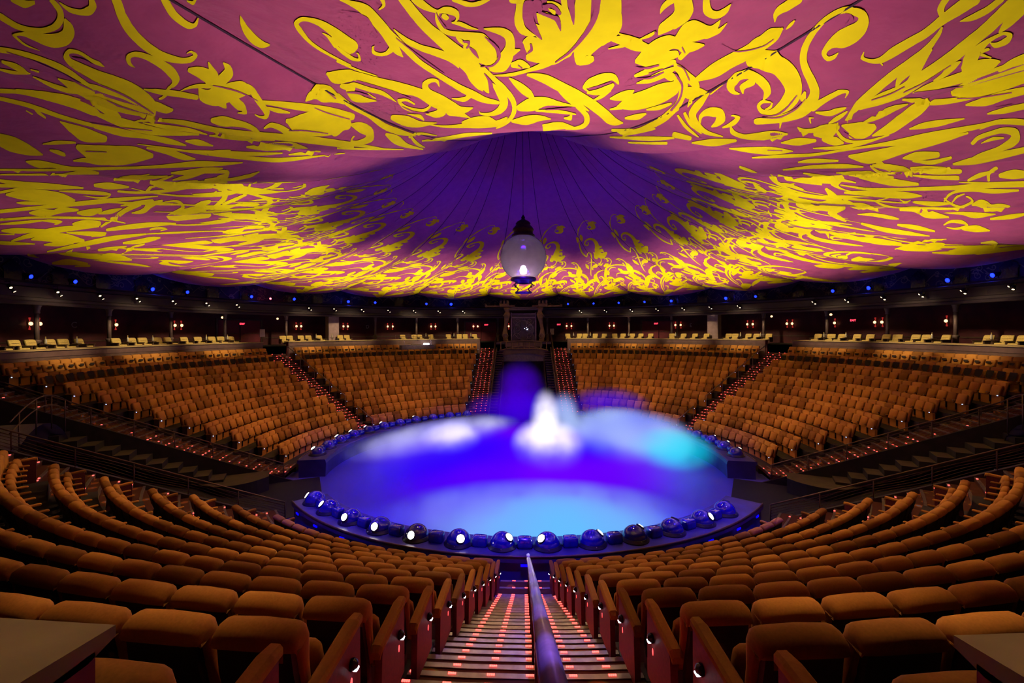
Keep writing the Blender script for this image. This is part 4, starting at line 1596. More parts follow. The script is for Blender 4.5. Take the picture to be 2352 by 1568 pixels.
PRINT_NEAR = [
[-1689,1952,-1675,1953,-1696,1951,-1670,1953,-1702,1949,-1668,1951,-1709,1944,-1675,1946,-1716,1938,-1681,1941,-1721,1933,-1686,1936,-1720,1928,-1686,1932,-1714,1923,-1681,1927,-1704,1919,-1674,1924,-1689,1915,-1661,1920,-1670,1912,-1643,1918,-1642,1910,-1620,1917,-1605,1911,-1597,1918,-1563,1916,-1575,1920,-1531,1923,-1552,1924,-1513,1930,-1535,1930,-1505,1936,-1523,1935,-1505,1937,-1519,1937,-1507,1937,-1514,1937],
[-1772,1927,-1766,1928,-1773,1927,-1762,1929,-1772,1926,-1758,1929,-1753,1924,-1731,1927,-1747,1920,-1712,1924,-1749,1915,-1700,1921,-1752,1909,-1689,1916,-1756,1903,-1681,1912,-1754,1896,-1670,1909,-1735,1891,-1655,1907,-1690,1889,-1641,1906,-1625,1895,-1630,1906,-1580,1905,-1610,1908,-1563,1914,-1571,1915,-1562,1915,-1568,1915,-1562,1915,-1565,1915],
[-1765,1928,-1759,1929,-1769,1928,-1757,1928,-1773,1927,-1757,1928,-1791,1920,-1775,1921,-1805,1914,-1790,1915,-1811,1908,-1799,1909,-1810,1902,-1801,1903,-1809,1898,-1802,1899],
[-1509,1930,-1503,1931,-1520,1924,-1506,1925,-1527,1918,-1506,1921,-1525,1913,-1500,1916,-1516,1908,-1491,1913,-1496,1903,-1473,1912,-1455,1906,-1462,1912,-1429,1914,-1442,1916,-1426,1915,-1435,1917,-1426,1916,-1430,1917],
[-1585,1957,-1572,1959,-1591,1956,-1566,1958,-1594,1954,-1563,1957,-1596,1949,-1562,1953,-1594,1944,-1560,1949,-1564,1942,-1548,1946,-1558,1942,-1545,1945,-1553,1943,-1547,1944],
[-1383,1906,-1373,1905,-1391,1905,-1372,1903,-1400,1903,-1376,1900,-1417,1897,-1391,1894,-1436,1891,-1408,1888,-1454,1885,-1423,1883,-1473,1878,-1438,1876,-1490,1871,-1452,1870,-1507,1863,-1465,1863,-1521,1855,-1476,1857,-1533,1847,-1487,1849,-1544,1839,-1496,1842,-1553,1830,-1503,1835,-1559,1821,-1509,1827,-1562,1813,-1513,1820,-1559,1805,-1512,1813,-1551,1798,-1508,1806,-1540,1792,-1503,1799,-1524,1786,-1495,1794,-1496,1782,-1477,1791,-1450,1786,-1460,1790,-1443,1797,-1455,1795,-1466,1798,-1469,1797],
[-1306,1871,-1296,1870,-1312,1870,-1283,1871,-1318,1868,-1291,1867,-1329,1862,-1308,1859,-1341,1855,-1317,1853,-1351,1848,-1325,1847,-1358,1839,-1330,1840,-1361,1830,-1334,1833,-1358,1822,-1334,1827,-1335,1818,-1329,1823,-1310,1822,-1310,1824,-1304,1823,-1304,1824],
[-1216,1864,-1204,1867,-1214,1856,-1181,1866,-1155,1869,-1158,1872,-1147,1871,-1150,1873,-1144,1873,-1145,1874],
[-1675,1819,-1679,1819,-1655,1828,-1674,1828,-1627,1834,-1625,1840,-1609,1833,-1582,1840,-1601,1828,-1567,1834,-1599,1822,-1561,1827,-1603,1814,-1559,1820,-1609,1806,-1559,1812,-1619,1797,-1563,1803,-1634,1788,-1572,1793,-1650,1780,-1593,1782,-1664,1773,-1639,1767,-1692,1767,-1705,1759,-1742,1763,-1750,1758,-1803,1754,-1812,1748,-1858,1749,-1877,1743,-1870,1749,-1892,1744,-1877,1748,-1894,1744,-1883,1747,-1892,1745],
[-1561,1774,-1548,1776,-1567,1771,-1540,1777,-1568,1769,-1533,1776,-1572,1760,-1509,1771,-1579,1751,-1498,1763,-1587,1742,-1497,1751,-1601,1733,-1516,1738,-1622,1721,-1542,1724,-1629,1714,-1564,1717,-1620,1711,-1587,1712],
[-1461,1768,-1457,1767,-1494,1758,-1473,1757,-1530,1749,-1492,1745,-1566,1739,-1524,1733,-1604,1727,-1567,1721,-1619,1721,-1590,1717,-1621,1717,-1606,1715],
[-1428,1753,-1423,1753,-1453,1743,-1424,1741,-1472,1741,-1467,1725,-1502,1739,-1525,1719,-1537,1735,-1568,1718,-1566,1733,-1595,1718,-1584,1731,-1608,1719,-1597,1728,-1609,1722],
[-1650,1736,-1642,1736,-1657,1735,-1641,1735,-1664,1733,-1643,1733,-1746,1712,-1634,1725,-1765,1693,-1613,1724,-1741,1682,-1596,1721,-1691,1680,-1572,1720,-1647,1680,-1538,1718,-1615,1678,-1504,1714,-1585,1677,-1476,1705,-1555,1676,-1489,1689,-1544,1673,-1492,1684,-1529,1673,-1503,1679],
[-1733,1746,-1727,1747,-1698,1744,-1684,1748,-1670,1741,-1648,1747,-1650,1736,-1618,1744,-1632,1731,-1598,1739,-1616,1725,-1582,1732,-1608,1724,-1582,1730,-1600,1725,-1587,1728],
[-1509,1703,-1497,1705,-1515,1701,-1490,1705,-1517,1698,-1486,1704,-1516,1688,-1477,1694,-1527,1678,-1486,1680,-1555,1664,-1513,1665,-1587,1648,-1540,1650,-1618,1631,-1570,1634,-1645,1618,-1610,1614,-1668,1610,-1697,1597,-1690,1614,-1713,1609,-1689,1624,-1699,1623],
[-1626,1693,-1598,1695,-1645,1688,-1589,1693,-1664,1681,-1591,1688,-1692,1666,-1611,1674,-1712,1652,-1637,1658,-1706,1645,-1721,1633,-1739,1647,-1747,1645],
[-1683,1703,-1653,1705,-1704,1698,-1644,1704,-1725,1691,-1646,1699,-1743,1678,-1677,1684,-1742,1668,-1730,1669],
[-1840,1776,-1824,1779,-1838,1767,-1803,1773,-1835,1760,-1785,1769,-1827,1752,-1769,1763,-1815,1746,-1754,1757,-1801,1740,-1740,1751,-1788,1733,-1729,1744,-1776,1726,-1720,1736,-1760,1716,-1710,1726,-1752,1715,-1712,1723,-1740,1716,-1721,1720],
[-1751,1841,-1757,1840,-1730,1850,-1762,1847,-1728,1857,-1756,1854,-1718,1865,-1743,1862,-1709,1872,-1733,1870,-1708,1879,-1734,1875,-1727,1884,-1750,1878,-1790,1878,-1770,1875,-1836,1866,-1784,1870,-1858,1857,-1787,1864,-1878,1848,-1791,1857,-1899,1838,-1796,1849,-1918,1829,-1800,1842,-1934,1820,-1800,1836,-1947,1810,-1799,1829,-1960,1801,-1797,1822,-1975,1792,-1798,1815,-1991,1783,-1799,1807,-2009,1772,-1805,1798,-2026,1762,-1818,1788,-2045,1752,-1838,1777,-2064,1740,-1867,1764,-2077,1729,-1908,1750,-2088,1718,-1966,1733,-2089,1714,-1989,1727,-2069,1715,-2018,1722],
[-2030,1848,-2013,1850,-2070,1837,-2009,1844,-2119,1825,-2004,1838,-2169,1812,-1995,1832,-2225,1797,-1976,1828,-2288,1782,-1960,1823,-2586,1740,-1953,1816,-2596,1731,-1956,1808,-2607,1722,-1964,1800,-2614,1712,-1970,1792,-2618,1702,-1973,1784,-2620,1692,-1976,1776,-2619,1683,-1980,1768,-2616,1673,-1991,1757,-2611,1664,-2007,1747,-2604,1654,-2026,1736,-2336,1683,-2057,1719,-2240,1697,-2603,1638,-2603,1653,-2644,1645,-2636,1658,-2666,1654,-2672,1664,-2687,1662],
[-2251,1786,-2207,1792,-2592,1738,-2147,1791,-2605,1729,-2137,1785,-2612,1719,-2154,1774,-2610,1710,-2191,1761,-2600,1702,-2267,1743,-2598,1700,-2289,1739,-2593,1700,-2354,1730],
[-2022,1733,-1963,1741,-2058,1726,-1938,1743,-2084,1718,-1926,1741,-2088,1707,-1936,1730,-2074,1700,-1947,1721,-2018,1703,-1954,1715,-2004,1704,-1954,1713,-1987,1706,-1962,1710],
[-2113,1863,-2093,1865,-2143,1853,-2100,1858,-2178,1843,-2109,1850,-2212,1833,-2116,1843,-2238,1823,-2120,1836,-2257,1814,-2124,1829,-2260,1806,-2126,1822,-2227,1802,-2129,1814,-2182,1801,-2130,1807,-2166,1800,-2131,1804],
[-2619,1730,-2607,1731,-2625,1729,-2602,1730,-2630,1727,-2599,1729,-2651,1717,-2587,1720,-2670,1708,-2592,1710,-2694,1698,-2617,1698,-2714,1687,-2652,1688,-2708,1680,-2697,1680],
[-1922,1920,-1903,1922,-1931,1918,-1892,1923,-1934,1916,-1884,1922,-1923,1912,-1873,1918,-1912,1907,-1863,1913,-1906,1903,-1857,1908,-1900,1898,-1852,1903,-1897,1893,-1850,1898,-1897,1887,-1849,1892,-1900,1880,-1850,1886,-1907,1873,-1851,1879,-1915,1866,-1855,1872,-1926,1859,-1864,1865,-1939,1850,-1880,1856,-1953,1843,-1898,1848,-1970,1834,-1921,1839,-1989,1825,-1946,1829,-2015,1813,-1981,1817,-2014,1812,-1988,1815,-2009,1812,-1996,1814],
[-2682,1843,-2668,1844,-2688,1842,-2660,1844,-2690,1840,-2654,1842,-2680,1833,-2645,1836,-2670,1827,-2636,1829,-2663,1820,-2628,1823,-2660,1813,-2622,1816,-2660,1806,-2617,1809,-2661,1799,-2613,1802,-2663,1791,-2609,1794,-2665,1784,-2605,1787,-2668,1776,-2603,1780,-2671,1768,-2601,1772,-2676,1759,-2600,1763,-2681,1750,-2603,1754,-2689,1741,-2610,1744,-2699,1732,-2621,1735,-2706,1723,-2636,1725,-2695,1713,-2681,1713],
[-2741,1838,-2728,1839,-2749,1837,-2721,1838,-2753,1836,-2718,1837,-2755,1829,-2718,1831,-2757,1822,-2718,1824,-2759,1815,-2718,1817,-2761,1808,-2719,1810,-2766,1801,-2722,1803,-2773,1792,-2729,1794,-2781,1785,-2736,1786,-2790,1777,-2746,1778,-2800,1768,-2755,1770,-2808,1760,-2763,1762,-2815,1752,-2769,1754,-2820,1743,-2775,1746,-2825,1734,-2780,1737,-2829,1726,-2784,1728,-2833,1717,-2787,1720,-2836,1708,-2789,1711,-2838,1698,-2788,1702,-2840,1688,-2786,1693,-2841,1679,-2784,1683,-2840,1668,-2783,1673,-2838,1658,-2784,1663,-2833,1649,-2787,1653,-2826,1638,-2791,1641,-2820,1627,-2796,1629,-2817,1627,-2798,1628,-2812,1627,-2803,1627],
[-2028,1903,-2013,1905,-2036,1902,-2007,1905,-2041,1901,-2003,1904,-2057,1893,-1996,1899,-2073,1886,-1994,1894,-2093,1878,-2015,1885,-2096,1872,-2047,1877,-2078,1871,-2064,1872],
[-2151,1891,-2136,1893,-2159,1890,-2128,1893,-2163,1889,-2124,1893,-2167,1882,-2110,1888,-2163,1877,-2098,1884,-2133,1874,-2083,1879,-2099,1871,-2069,1875,-2077,1870,-2059,1872],
[-2685,1727,-2673,1728,-2691,1726,-2668,1727,-2695,1724,-2666,1726,-2709,1715,-2666,1717,-2724,1705,-2666,1708,-2740,1695,-2666,1699,-2756,1683,-2667,1689,-2770,1672,-2668,1679,-2779,1661,-2672,1669,-2786,1651,-2676,1659,-2789,1639,-2680,1648,-2788,1627,-2683,1637,-2780,1616,-2684,1626,-2766,1605,-2684,1614,-2751,1595,-2681,1603,-2735,1585,-2676,1592,-2719,1575,-2671,1581,-2702,1565,-2664,1570,-2686,1555,-2658,1558,-2677,1549,-2655,1552,-2673,1548,-2657,1551,-2669,1548,-2660,1550],
[-2019,1877,-2004,1879,-2025,1869,-1997,1872,-2022,1869,-2000,1871,-2016,1869,-2005,1870],
[-2641,1827,-2633,1827,-2644,1826,-2630,1827,-2646,1825,-2627,1826,-2642,1818,-2619,1819,-2639,1810,-2611,1812,-2635,1803,-2605,1805,-2631,1795,-2598,1798,-2627,1788,-2593,1790,-2624,1780,-2589,1783,-2619,1772,-2585,1775,-2615,1765,-2585,1767,-2610,1756,-2588,1758,-2608,1752,-2589,1753,-2605,1751,-2591,1752,-2602,1751,-2594,1752],
[-1651,1566,-1625,1572,-1665,1561,-1612,1572,-1672,1555,-1605,1569,-1736,1524,-1555,1566,-1755,1498,-1520,1564,-1738,1481,-1487,1559,-1714,1469,-1457,1552,-1686,1459,-1432,1543,-1650,1450,-1410,1531,-1611,1444,-1390,1516,-1565,1441,-1389,1493,-1523,1440,-1405,1473,-1503,1434,-1409,1460,-1474,1436,-1427,1449],
[-1836,1568,-1827,1571,-1837,1567,-1819,1573,-1832,1566,-1809,1574,-1785,1566,-1727,1582,-1784,1554,-1707,1570,-1801,1537,-1710,1554,-1838,1515,-1729,1535,-1839,1497,-1738,1520,-1805,1489,-1737,1505,-1790,1475,-1734,1489,-1783,1467,-1732,1479,-1777,1466,-1736,1476,-1765,1467,-1745,1472],
[-1979,1644,-1937,1652,-1998,1638,-1914,1655,-2004,1634,-1897,1655,-2016,1620,-1849,1653,-1997,1612,-1829,1646,-1956,1608,-1829,1634,-1933,1601,-1825,1623,-1916,1592,-1822,1610,-1919,1580,-1835,1594,-1944,1563,-1867,1575,-1974,1541,-1961,1543],
[-1567,1644,-1555,1647,-1572,1642,-1549,1647,-1572,1639,-1543,1647,-1561,1630,-1526,1639,-1550,1620,-1508,1630,-1538,1609,-1491,1621,-1525,1597,-1473,1610,-1513,1586,-1458,1600,-1500,1574,-1443,1590,-1486,1562,-1428,1579,-1471,1551,-1414,1567,-1456,1539,-1399,1555,-1443,1526,-1386,1542,-1432,1513,-1375,1528,-1425,1498,-1366,1513,-1418,1482,-1359,1496,-1408,1460,-1349,1475,-1399,1455,-1351,1467,-1385,1455,-1361,1461],
[-1595,1629,-1589,1630,-1598,1627,-1585,1630,-1600,1626,-1583,1630,-1600,1613,-1568,1620,-1597,1600,-1555,1610,-1580,1591,-1550,1598,-1560,1582,-1546,1585],
[-1420,1586,-1417,1589,-1386,1580,-1366,1599,-1372,1572,-1318,1601,-1375,1561,-1215,1616,-1367,1553,-1168,1613,-1347,1542,-1207,1581,-1333,1528,-1269,1542,-1325,1515,-1308,1516,-1323,1512,-1310,1514,-1320,1511,-1313,1512],
[-1050,1674,-1029,1681,-1060,1669,-1017,1683,-1063,1665,-1009,1683,-1101,1635,-959,1690,-1051,1634,-927,1694,-981,1646,-887,1697,-956,1649,-869,1698,-917,1658,-852,1696,-886,1670,-854,1688],
[-1091,1619,-1067,1628,-1099,1613,-1052,1633,-1098,1610,-1038,1635,-1080,1600,-984,1640,-1073,1595,-962,1642,-1042,1600,-957,1637,-1011,1609,-969,1628],
[-1057,1840,-1054,1841,-1104,1824,-1076,1827,-1152,1805,-1097,1815,-1192,1787,-1112,1803,-1227,1768,-1127,1791,-1242,1753,-1135,1781,-1218,1748,-1138,1772,-1155,1758,-1128,1767,-1147,1759,-1126,1766,-1139,1761,-1128,1765],
[-791,1804,-785,1806,-789,1795,-771,1800,-799,1781,-767,1789,-809,1768,-767,1780,-806,1766,-772,1775,-798,1766,-782,1771],
[-823,1715,-836,1710,-835,1724,-850,1718,-847,1732,-865,1726,-858,1741,-878,1733,-867,1750,-890,1743,-875,1760,-899,1752,-880,1769,-905,1761,-882,1780,-908,1772,-878,1791,-906,1784,-866,1804,-898,1797,-853,1817,-887,1810,-846,1825,-859,1828,-818,1831,-806,1840,-798,1831,-776,1840,-782,1827,-753,1838,-772,1821,-736,1834,-767,1813,-722,1828,-764,1803,-711,1820,-764,1792,-702,1812,-766,1781,-695,1803,-769,1769,-688,1794,-771,1756,-680,1785,-760,1751,-687,1775,-740,1754,-703,1766],
[-2622,1642,-2614,1643,-2625,1641,-2610,1643,-2627,1640,-2607,1642,-2622,1630,-2596,1633,-2616,1620,-2276,1669,-2611,1610,-2202,1671,-2607,1600,-2156,1669,-2604,1589,-2124,1664,-2603,1578,-2106,1656,-2604,1567,-2098,1647,-2605,1554,-2094,1637,-2607,1542,-2089,1627,-2606,1529,-2077,1618,-2602,1517,-2059,1610,-2249,1563,-2038,1602,-2194,1560,-2015,1595,-2151,1556,-1991,1587,-2117,1549,-1968,1580,-2085,1541,-1941,1571,-2056,1532,-1914,1563,-2028,1523,-1887,1553,-2004,1513,-1863,1545,-1980,1503,-1840,1535,-1958,1492,-1817,1525,-1935,1480,-1792,1514,-1916,1468,-1771,1504,-1898,1456,-1752,1492,-1881,1443,-1734,1480,-1865,1429,-1718,1467,-1850,1415,-1705,1453,-1836,1400,-1692,1438,-1823,1384,-1680,1422,-1811,1368,-1670,1406,-1800,1350,-1659,1389,-1791,1334,-1650,1373,-1770,1332,-1659,1363,-1737,1338,-1682,1353],
[-2673,1651,-2663,1651,-2676,1640,-2656,1642,-2679,1629,-2648,1632,-2682,1619,-2641,1623,-2683,1607,-2634,1612,-2678,1595,-2627,1601,-2671,1584,-2621,1590,-2662,1573,-2616,1578,-2657,1562,-2617,1566,-2654,1550,-2624,1553,-2652,1535,-2638,1536],
[-2662,1529,-2644,1532,-2658,1517,-2622,1522,-2656,1503,-2601,1511,-2651,1491,-2170,1572,-2644,1478,-2110,1571,-2635,1465,-2072,1565,-2623,1451,-2049,1556,-2606,1438,-2052,1540,-2117,1509,-2081,1517],
[-2835,1709,-2825,1710,-2840,1708,-2820,1710,-2843,1707,-2818,1709,-2852,1698,-2814,1700,-2862,1687,-2810,1691,-2872,1677,-2806,1682,-2879,1666,-2802,1672,-2879,1656,-2799,1663,-2871,1646,-2796,1653,-2859,1636,-2794,1642,-2853,1627,-2792,1632,-2854,1616,-2788,1622,-2861,1604,-2783,1611,-2867,1592,-2781,1600,-2869,1581,-2785,1588,-2864,1569,-2798,1575,-2856,1557,-2819,1560,-2854,1552,-2826,1555,-2851,1551,-2830,1553,-2846,1551,-2835,1552],
[-2784,1561,-2772,1562,-2789,1560,-2766,1562,-2792,1558,-2763,1561,-2806,1543,-2736,1551,-2811,1531,-2725,1540,-2800,1518,-2742,1524,-2786,1504,-2768,1506],
[-2714,1439,-2702,1441,-2720,1437,-2695,1441,-2722,1435,-2690,1440,-2722,1420,-2661,1429,-2722,1405,-2633,1419,-2716,1389,-2253,1471,-2699,1375,-2109,1487,-2676,1361,-2027,1489,-2651,1348,-1970,1486,-2628,1334,-1938,1474,-2185,1402,-1950,1454,-2084,1405,-1998,1424,-2056,1404,-2016,1413],
[-2957,1628,-2942,1629,-2955,1618,-2937,1619,-2954,1607,-2932,1609,-2952,1596,-2926,1598,-2951,1585,-2921,1588,-2950,1572,-2916,1576,-2949,1560,-2914,1563,-2949,1547,-2913,1551,-2949,1535,-2916,1538,-2950,1521,-2920,1524,-2951,1507,-2925,1510,-2953,1494,-2930,1496],
[-2941,1494,-2925,1496,-2948,1493,-2917,1496,-2952,1491,-2912,1495,-2949,1478,-2903,1483,-2947,1464,-2893,1471,-2945,1450,-2883,1458,-2944,1436,-2874,1444,-2942,1420,-2864,1430,-2940,1405,-2856,1416,-2940,1389,-2849,1401,-2940,1373,-2843,1386,-2938,1355,-2836,1369,-2932,1338,-2827,1353,-2917,1322,-2813,1338,-2892,1308,-2794,1324,-2859,1293,-2769,1308,-2823,1278,-2744,1292,-2788,1265,-2724,1277,-2752,1252,-2702,1262,-2716,1239,-2680,1245,-2685,1224,-2657,1229,-2656,1209,-2632,1213,-2189,1282,-2074,1310,-2040,1296,-1987,1310,-2001,1297,-1957,1309],
[-2960,1573,-2944,1575,-2955,1562,-2932,1564,-2950,1551,-2919,1554,-2945,1539,-2907,1543,-2940,1528,-2894,1533,-2934,1516,-2881,1522,-2927,1504,-2868,1511,-2920,1492,-2854,1500,-2913,1479,-2840,1488,-2904,1467,-2826,1477,-2894,1454,-2813,1465,-2882,1441,-2800,1452,-2868,1428,-2788,1439,-2853,1415,-2777,1426,-2835,1400,-2764,1411,-2815,1386,-2751,1396,-2791,1372,-2736,1381,-2763,1359,-2721,1366,-2731,1343,-2703,1347],
[-3167,1709,-3126,1710,-3192,1706,-3110,1710,-3213,1703,-3107,1707,-3288,1690,-3097,1698,-3371,1677,-3085,1689,-3434,1662,-3071,1682,-3463,1649,-3058,1674,-3469,1637,-3045,1666,-3458,1625,-3033,1657,-3425,1615,-3017,1649,-3378,1607,-3001,1640,-3323,1599,-2995,1628,-3263,1593,-3012,1615,-3175,1584,-3054,1595,-3158,1582,-3063,1591,-3131,1583,-3084,1587],
[-2845,1756,-2835,1756,-2888,1746,-2839,1748,-2933,1737,-2843,1739,-2978,1726,-2848,1730,-3034,1713,-2855,1720,-3054,1702,-2865,1712,-3044,1692,-2878,1703,-3025,1684,-2895,1693,-3016,1679,-2904,1686,-3004,1676,-2916,1682,-2981,1676,-2937,1679],
[-3486,1693,-3464,1695,-3496,1692,-3451,1695,-3498,1691,-3441,1694,-3478,1681,-3382,1687,-3474,1672,-3352,1679,-3495,1661,-3355,1668,-3499,1649,-3360,1657,-3477,1639,-3360,1646,-3449,1629,-3360,1635,-3417,1619,-3360,1622,-3410,1618,-3365,1621,-3397,1618,-3375,1620],
[-2990,1609,-2976,1610,-2997,1608,-2970,1610,-3001,1607,-2966,1610,-3014,1594,-2956,1599,-3027,1582,-2945,1589,-3043,1568,-2939,1577,-3065,1555,-2947,1563,-3095,1540,-2970,1549,-3110,1524,-2996,1534,-3086,1514,-3021,1520,-3065,1507,-3040,1509],
[-3249,1815,-3172,1816,-3298,1812,-3142,1814,-3338,1806,-3134,1810,-3386,1797,-3140,1801,-3431,1788,-3152,1793,-3455,1778,-3183,1784,-3467,1769,-3222,1774,-3471,1760,-3272,1764,-3457,1750,-3334,1753,-3435,1743,-3386,1745,-3432,1742,-3393,1743,-3423,1742,-3404,1743],
[-3300,1739,-3283,1739,-3309,1738,-3276,1739,-3316,1737,-3273,1738,-3359,1725,-3267,1729,-3389,1715,-3302,1717,-3388,1711,-3363,1711],
[-3665,1758,-3638,1759,-3680,1757,-3626,1758,-3690,1756,-3621,1758,-3796,1744,-3581,1748,-3849,1733,-3567,1740,-3814,1724,-3582,1730,-3777,1715,-3604,1720,-3798,1705,-3625,1709,-3843,1693,-3646,1699,-3834,1682,-3651,1689,-3775,1674,-3640,1680,-3708,1666,-3623,1670,-3684,1663,-3617,1666,-3673,1662,-3620,1665,-3658,1662,-3632,1664],
[-4536,1800,-4527,1799,-4540,1799,-4193,1793,-4543,1798,-4151,1791,-4538,1787,-4089,1781,-4534,1776,-4041,1770,-4531,1764,-4000,1760,-4223,1749,-3960,1750,-4136,1739,-3925,1741,-4074,1729,-3887,1732,-4018,1719,-3849,1722,-3968,1709,-3812,1713,-3919,1699,-3773,1703,-3876,1689,-3739,1694,-3834,1680,-3704,1685,-3795,1670,-3670,1675,-3756,1661,-3637,1666,-3721,1651,-3606,1657,-3687,1642,-3576,1648,-3652,1633,-3545,1639,-3620,1623,-3516,1629,-3586,1613,-3487,1619,-3555,1604,-3460,1610,-3521,1593,-3431,1599,-3489,1583,-3403,1589,-3457,1572,-3373,1579,-3426,1562,-3340,1569,-3398,1552,-3308,1560,-3370,1541,-3272,1550,-3342,1530,-3233,1541,-3314,1519,-3194,1531,-3288,1508,-3158,1522,-3261,1496,-3121,1512,-3239,1486,-3091,1502,-3214,1474,-3067,1490,-3190,1462,-3055,1477,-3164,1449,-3052,1462,-3134,1437,-3043,1448,-3100,1426,-3028,1436,-3065,1416,-3013,1423,-3025,1404,-2996,1408],
[-4600,1800,-4580,1799,-4595,1789,-4574,1789,-4590,1778,-4567,1778,-4585,1767,-4561,1767,-4580,1756,-4555,1755,-4575,1745,-4549,1744,-4569,1733,-4542,1732,-4563,1721,-4537,1721,-4556,1709,-4531,1709,-4548,1697,-4148,1697,-4539,1685,-4081,1687,-4203,1674,-4032,1677,-4090,1667,-3998,1669],
[-4545,1692,-4149,1693,-4536,1680,-3971,1685,-4137,1670,-3855,1677,-4044,1661,-3774,1670,-3984,1652,-3725,1661,-3940,1642,-3728,1650,-3911,1634,-3743,1640,-3889,1633,-3758,1638,-3852,1633,-3787,1636],
[-3525,1514,-3494,1517,-3539,1513,-3477,1518,-3545,1511,-3466,1517,-3544,1497,-3412,1508,-3546,1483,-3361,1499,-3527,1469,-3312,1489,-3472,1459,-3267,1480,-3407,1451,-3230,1471,-3348,1443,-3207,1459,-3289,1435,-3196,1446,-3240,1428,-3187,1434,-3231,1428,-3190,1432,-3219,1428,-3199,1431],
[-3864,1414,-3752,1423,-3927,1408,-3699,1426,-3952,1404,-3664,1426,-3859,1394,-3588,1417,-3776,1384,-3520,1408,-3602,1380,-3433,1402,-3320,1402,-3325,1408,-3236,1418,-3264,1417],
[-4558,1586,-4537,1587,-4564,1573,-3938,1590,-4568,1560,-3814,1583,-4563,1546,-3752,1575,-4550,1532,-3722,1563,-4024,1534,-3702,1552,-3805,1531,-3681,1540,-3716,1530,-3672,1533],
[-4781,1515,-4765,1517,-4781,1513,-4749,1518,-4769,1511,-4728,1517,-4666,1503,-4626,1509,-4588,1493,-4550,1497,-4070,1499,-3831,1514,-3786,1502,-3680,1511,-3620,1501,-3561,1507],
[-4673,1629,-4648,1629,-4686,1628,-4636,1628,-4693,1626,-4629,1625,-4711,1613,-4613,1613,-4725,1600,-4601,1600,-4720,1587,-4606,1587,-4705,1574,-4620,1574,-4683,1556,-4643,1556,-4678,1555,-4648,1555,-4671,1554,-4655,1554],
[-4683,1805,-4665,1804,-4693,1805,-4657,1803,-4700,1804,-4653,1801,-4723,1793,-4658,1790,-4747,1783,-4663,1778,-4765,1772,-4666,1768,-4776,1761,-4669,1757,-4783,1749,-4670,1745,-4787,1738,-4671,1734,-4788,1726,-4672,1722,-4787,1714,-4674,1711,-4781,1702,-4678,1699,-4770,1690,-4684,1688,-4757,1677,-4690,1676,-4742,1665,-4697,1664,-4727,1651,-4705,1651],
[-4762,1580,-4745,1580,-4772,1579,-4737,1579,-4777,1578,-4733,1577,-4787,1563,-4737,1563,-4796,1547,-4740,1547,-4794,1531,-4734,1532,-4786,1516,-4724,1517,-4775,1501,-4712,1502,-4762,1486,-4697,1487,-4747,1471,-4679,1473,-4729,1456,-4654,1459,-4702,1440,-4616,1445,-4674,1426,-4575,1432,-4646,1411,-4081,1438,-4618,1396,-3875,1435,-4588,1381,-3803,1425,-4567,1366,-3774,1411,-4552,1350,-3770,1397,-4083,1358,-3778,1380,-3946,1351,-3788,1363],
[-3213,1753,-3187,1754,-3195,1745,-3149,1748,-3177,1737,-3114,1742,-3156,1730,-3093,1734,-3134,1723,-3083,1726,-3108,1714,-3074,1717,-3103,1713,-3076,1715,-3095,1714,-3082,1715],
[-2756,1797,-2749,1796,-2803,1788,-2778,1787,-2834,1778,-2812,1778,-2844,1774,-2828,1775],
[-2802,1802,-2793,1802,-2830,1792,-2815,1792],
[-2925,1504,-2909,1506,-2906,1491,-2862,1498,-2882,1481,-2827,1489,-2846,1471,-2806,1477,-2806,1462,-2787,1465],
[-2081,1547,-2043,1554,-2119,1526,-2034,1543,-2123,1510,-2019,1531,-2076,1505,-2001,1521,-2022,1499,-1979,1509],
[-2742,1324,-2719,1328,-2728,1308,-2684,1316,-2712,1292,-2651,1303,-2690,1277,-2624,1289,-2656,1263,-2128,1370,-2155,1341,-2049,1366],
[-597,1875,-592,1876,-598,1873,-589,1877,-597,1872,-586,1877,-585,1867,-568,1874,-574,1861,-550,1871,-566,1855,-532,1869,-560,1848,-515,1864,-556,1840,-507,1856,-553,1831,-503,1846,-551,1822,-500,1837,-549,1811,-497,1826,-549,1800,-496,1813,-552,1787,-502,1799,-555,1774,-508,1786,-556,1759,-512,1772,-545,1748,-519,1757,-529,1743,-526,1745],
[-540,1771,-540,1766,-545,1772,-545,1762,-555,1771,-556,1758,-590,1758,-597,1748,-619,1755,-635,1745,-635,1760,-658,1752,-624,1770,-631,1771,-617,1772,-615,1774],
[-453,1877,-447,1878,-458,1875,-444,1877,-461,1873,-444,1875,-464,1864,-456,1862,-488,1856,-487,1854],
[-534,1857,-524,1860,-539,1854,-518,1860,-541,1851,-514,1859,-538,1842,-511,1850,-535,1832,-507,1841,-532,1823,-503,1832,-528,1813,-499,1822,-524,1802,-494,1812,-519,1792,-489,1803,-514,1781,-483,1791,-510,1769,-479,1780,-505,1757,-474,1768,-499,1744,-468,1756,-492,1731,-461,1744,-481,1719,-452,1732,-468,1707,-439,1722,-453,1696,-424,1711,-438,1684,-409,1700,-422,1672,-392,1689,-404,1659,-373,1677,-385,1646,-354,1666,-363,1631,-330,1653,-340,1617,-305,1642,-315,1602,-277,1631,-288,1589,-252,1619,-258,1577,-229,1606,-221,1569,-202,1596,-180,1566,-168,1588,-158,1565,-148,1583,-150,1566,-143,1580,-145,1569,-141,1576],
[-485,1814,-480,1816,-482,1803,-470,1807,-479,1791,-459,1799,-471,1780,-446,1791,-456,1771,-431,1785,-438,1764,-414,1778,-419,1757,-395,1774,-398,1752,-373,1770,-375,1745,-348,1765,-354,1739,-326,1759,-336,1733,-306,1750,-319,1724,-296,1734,-301,1710,-297,1712],
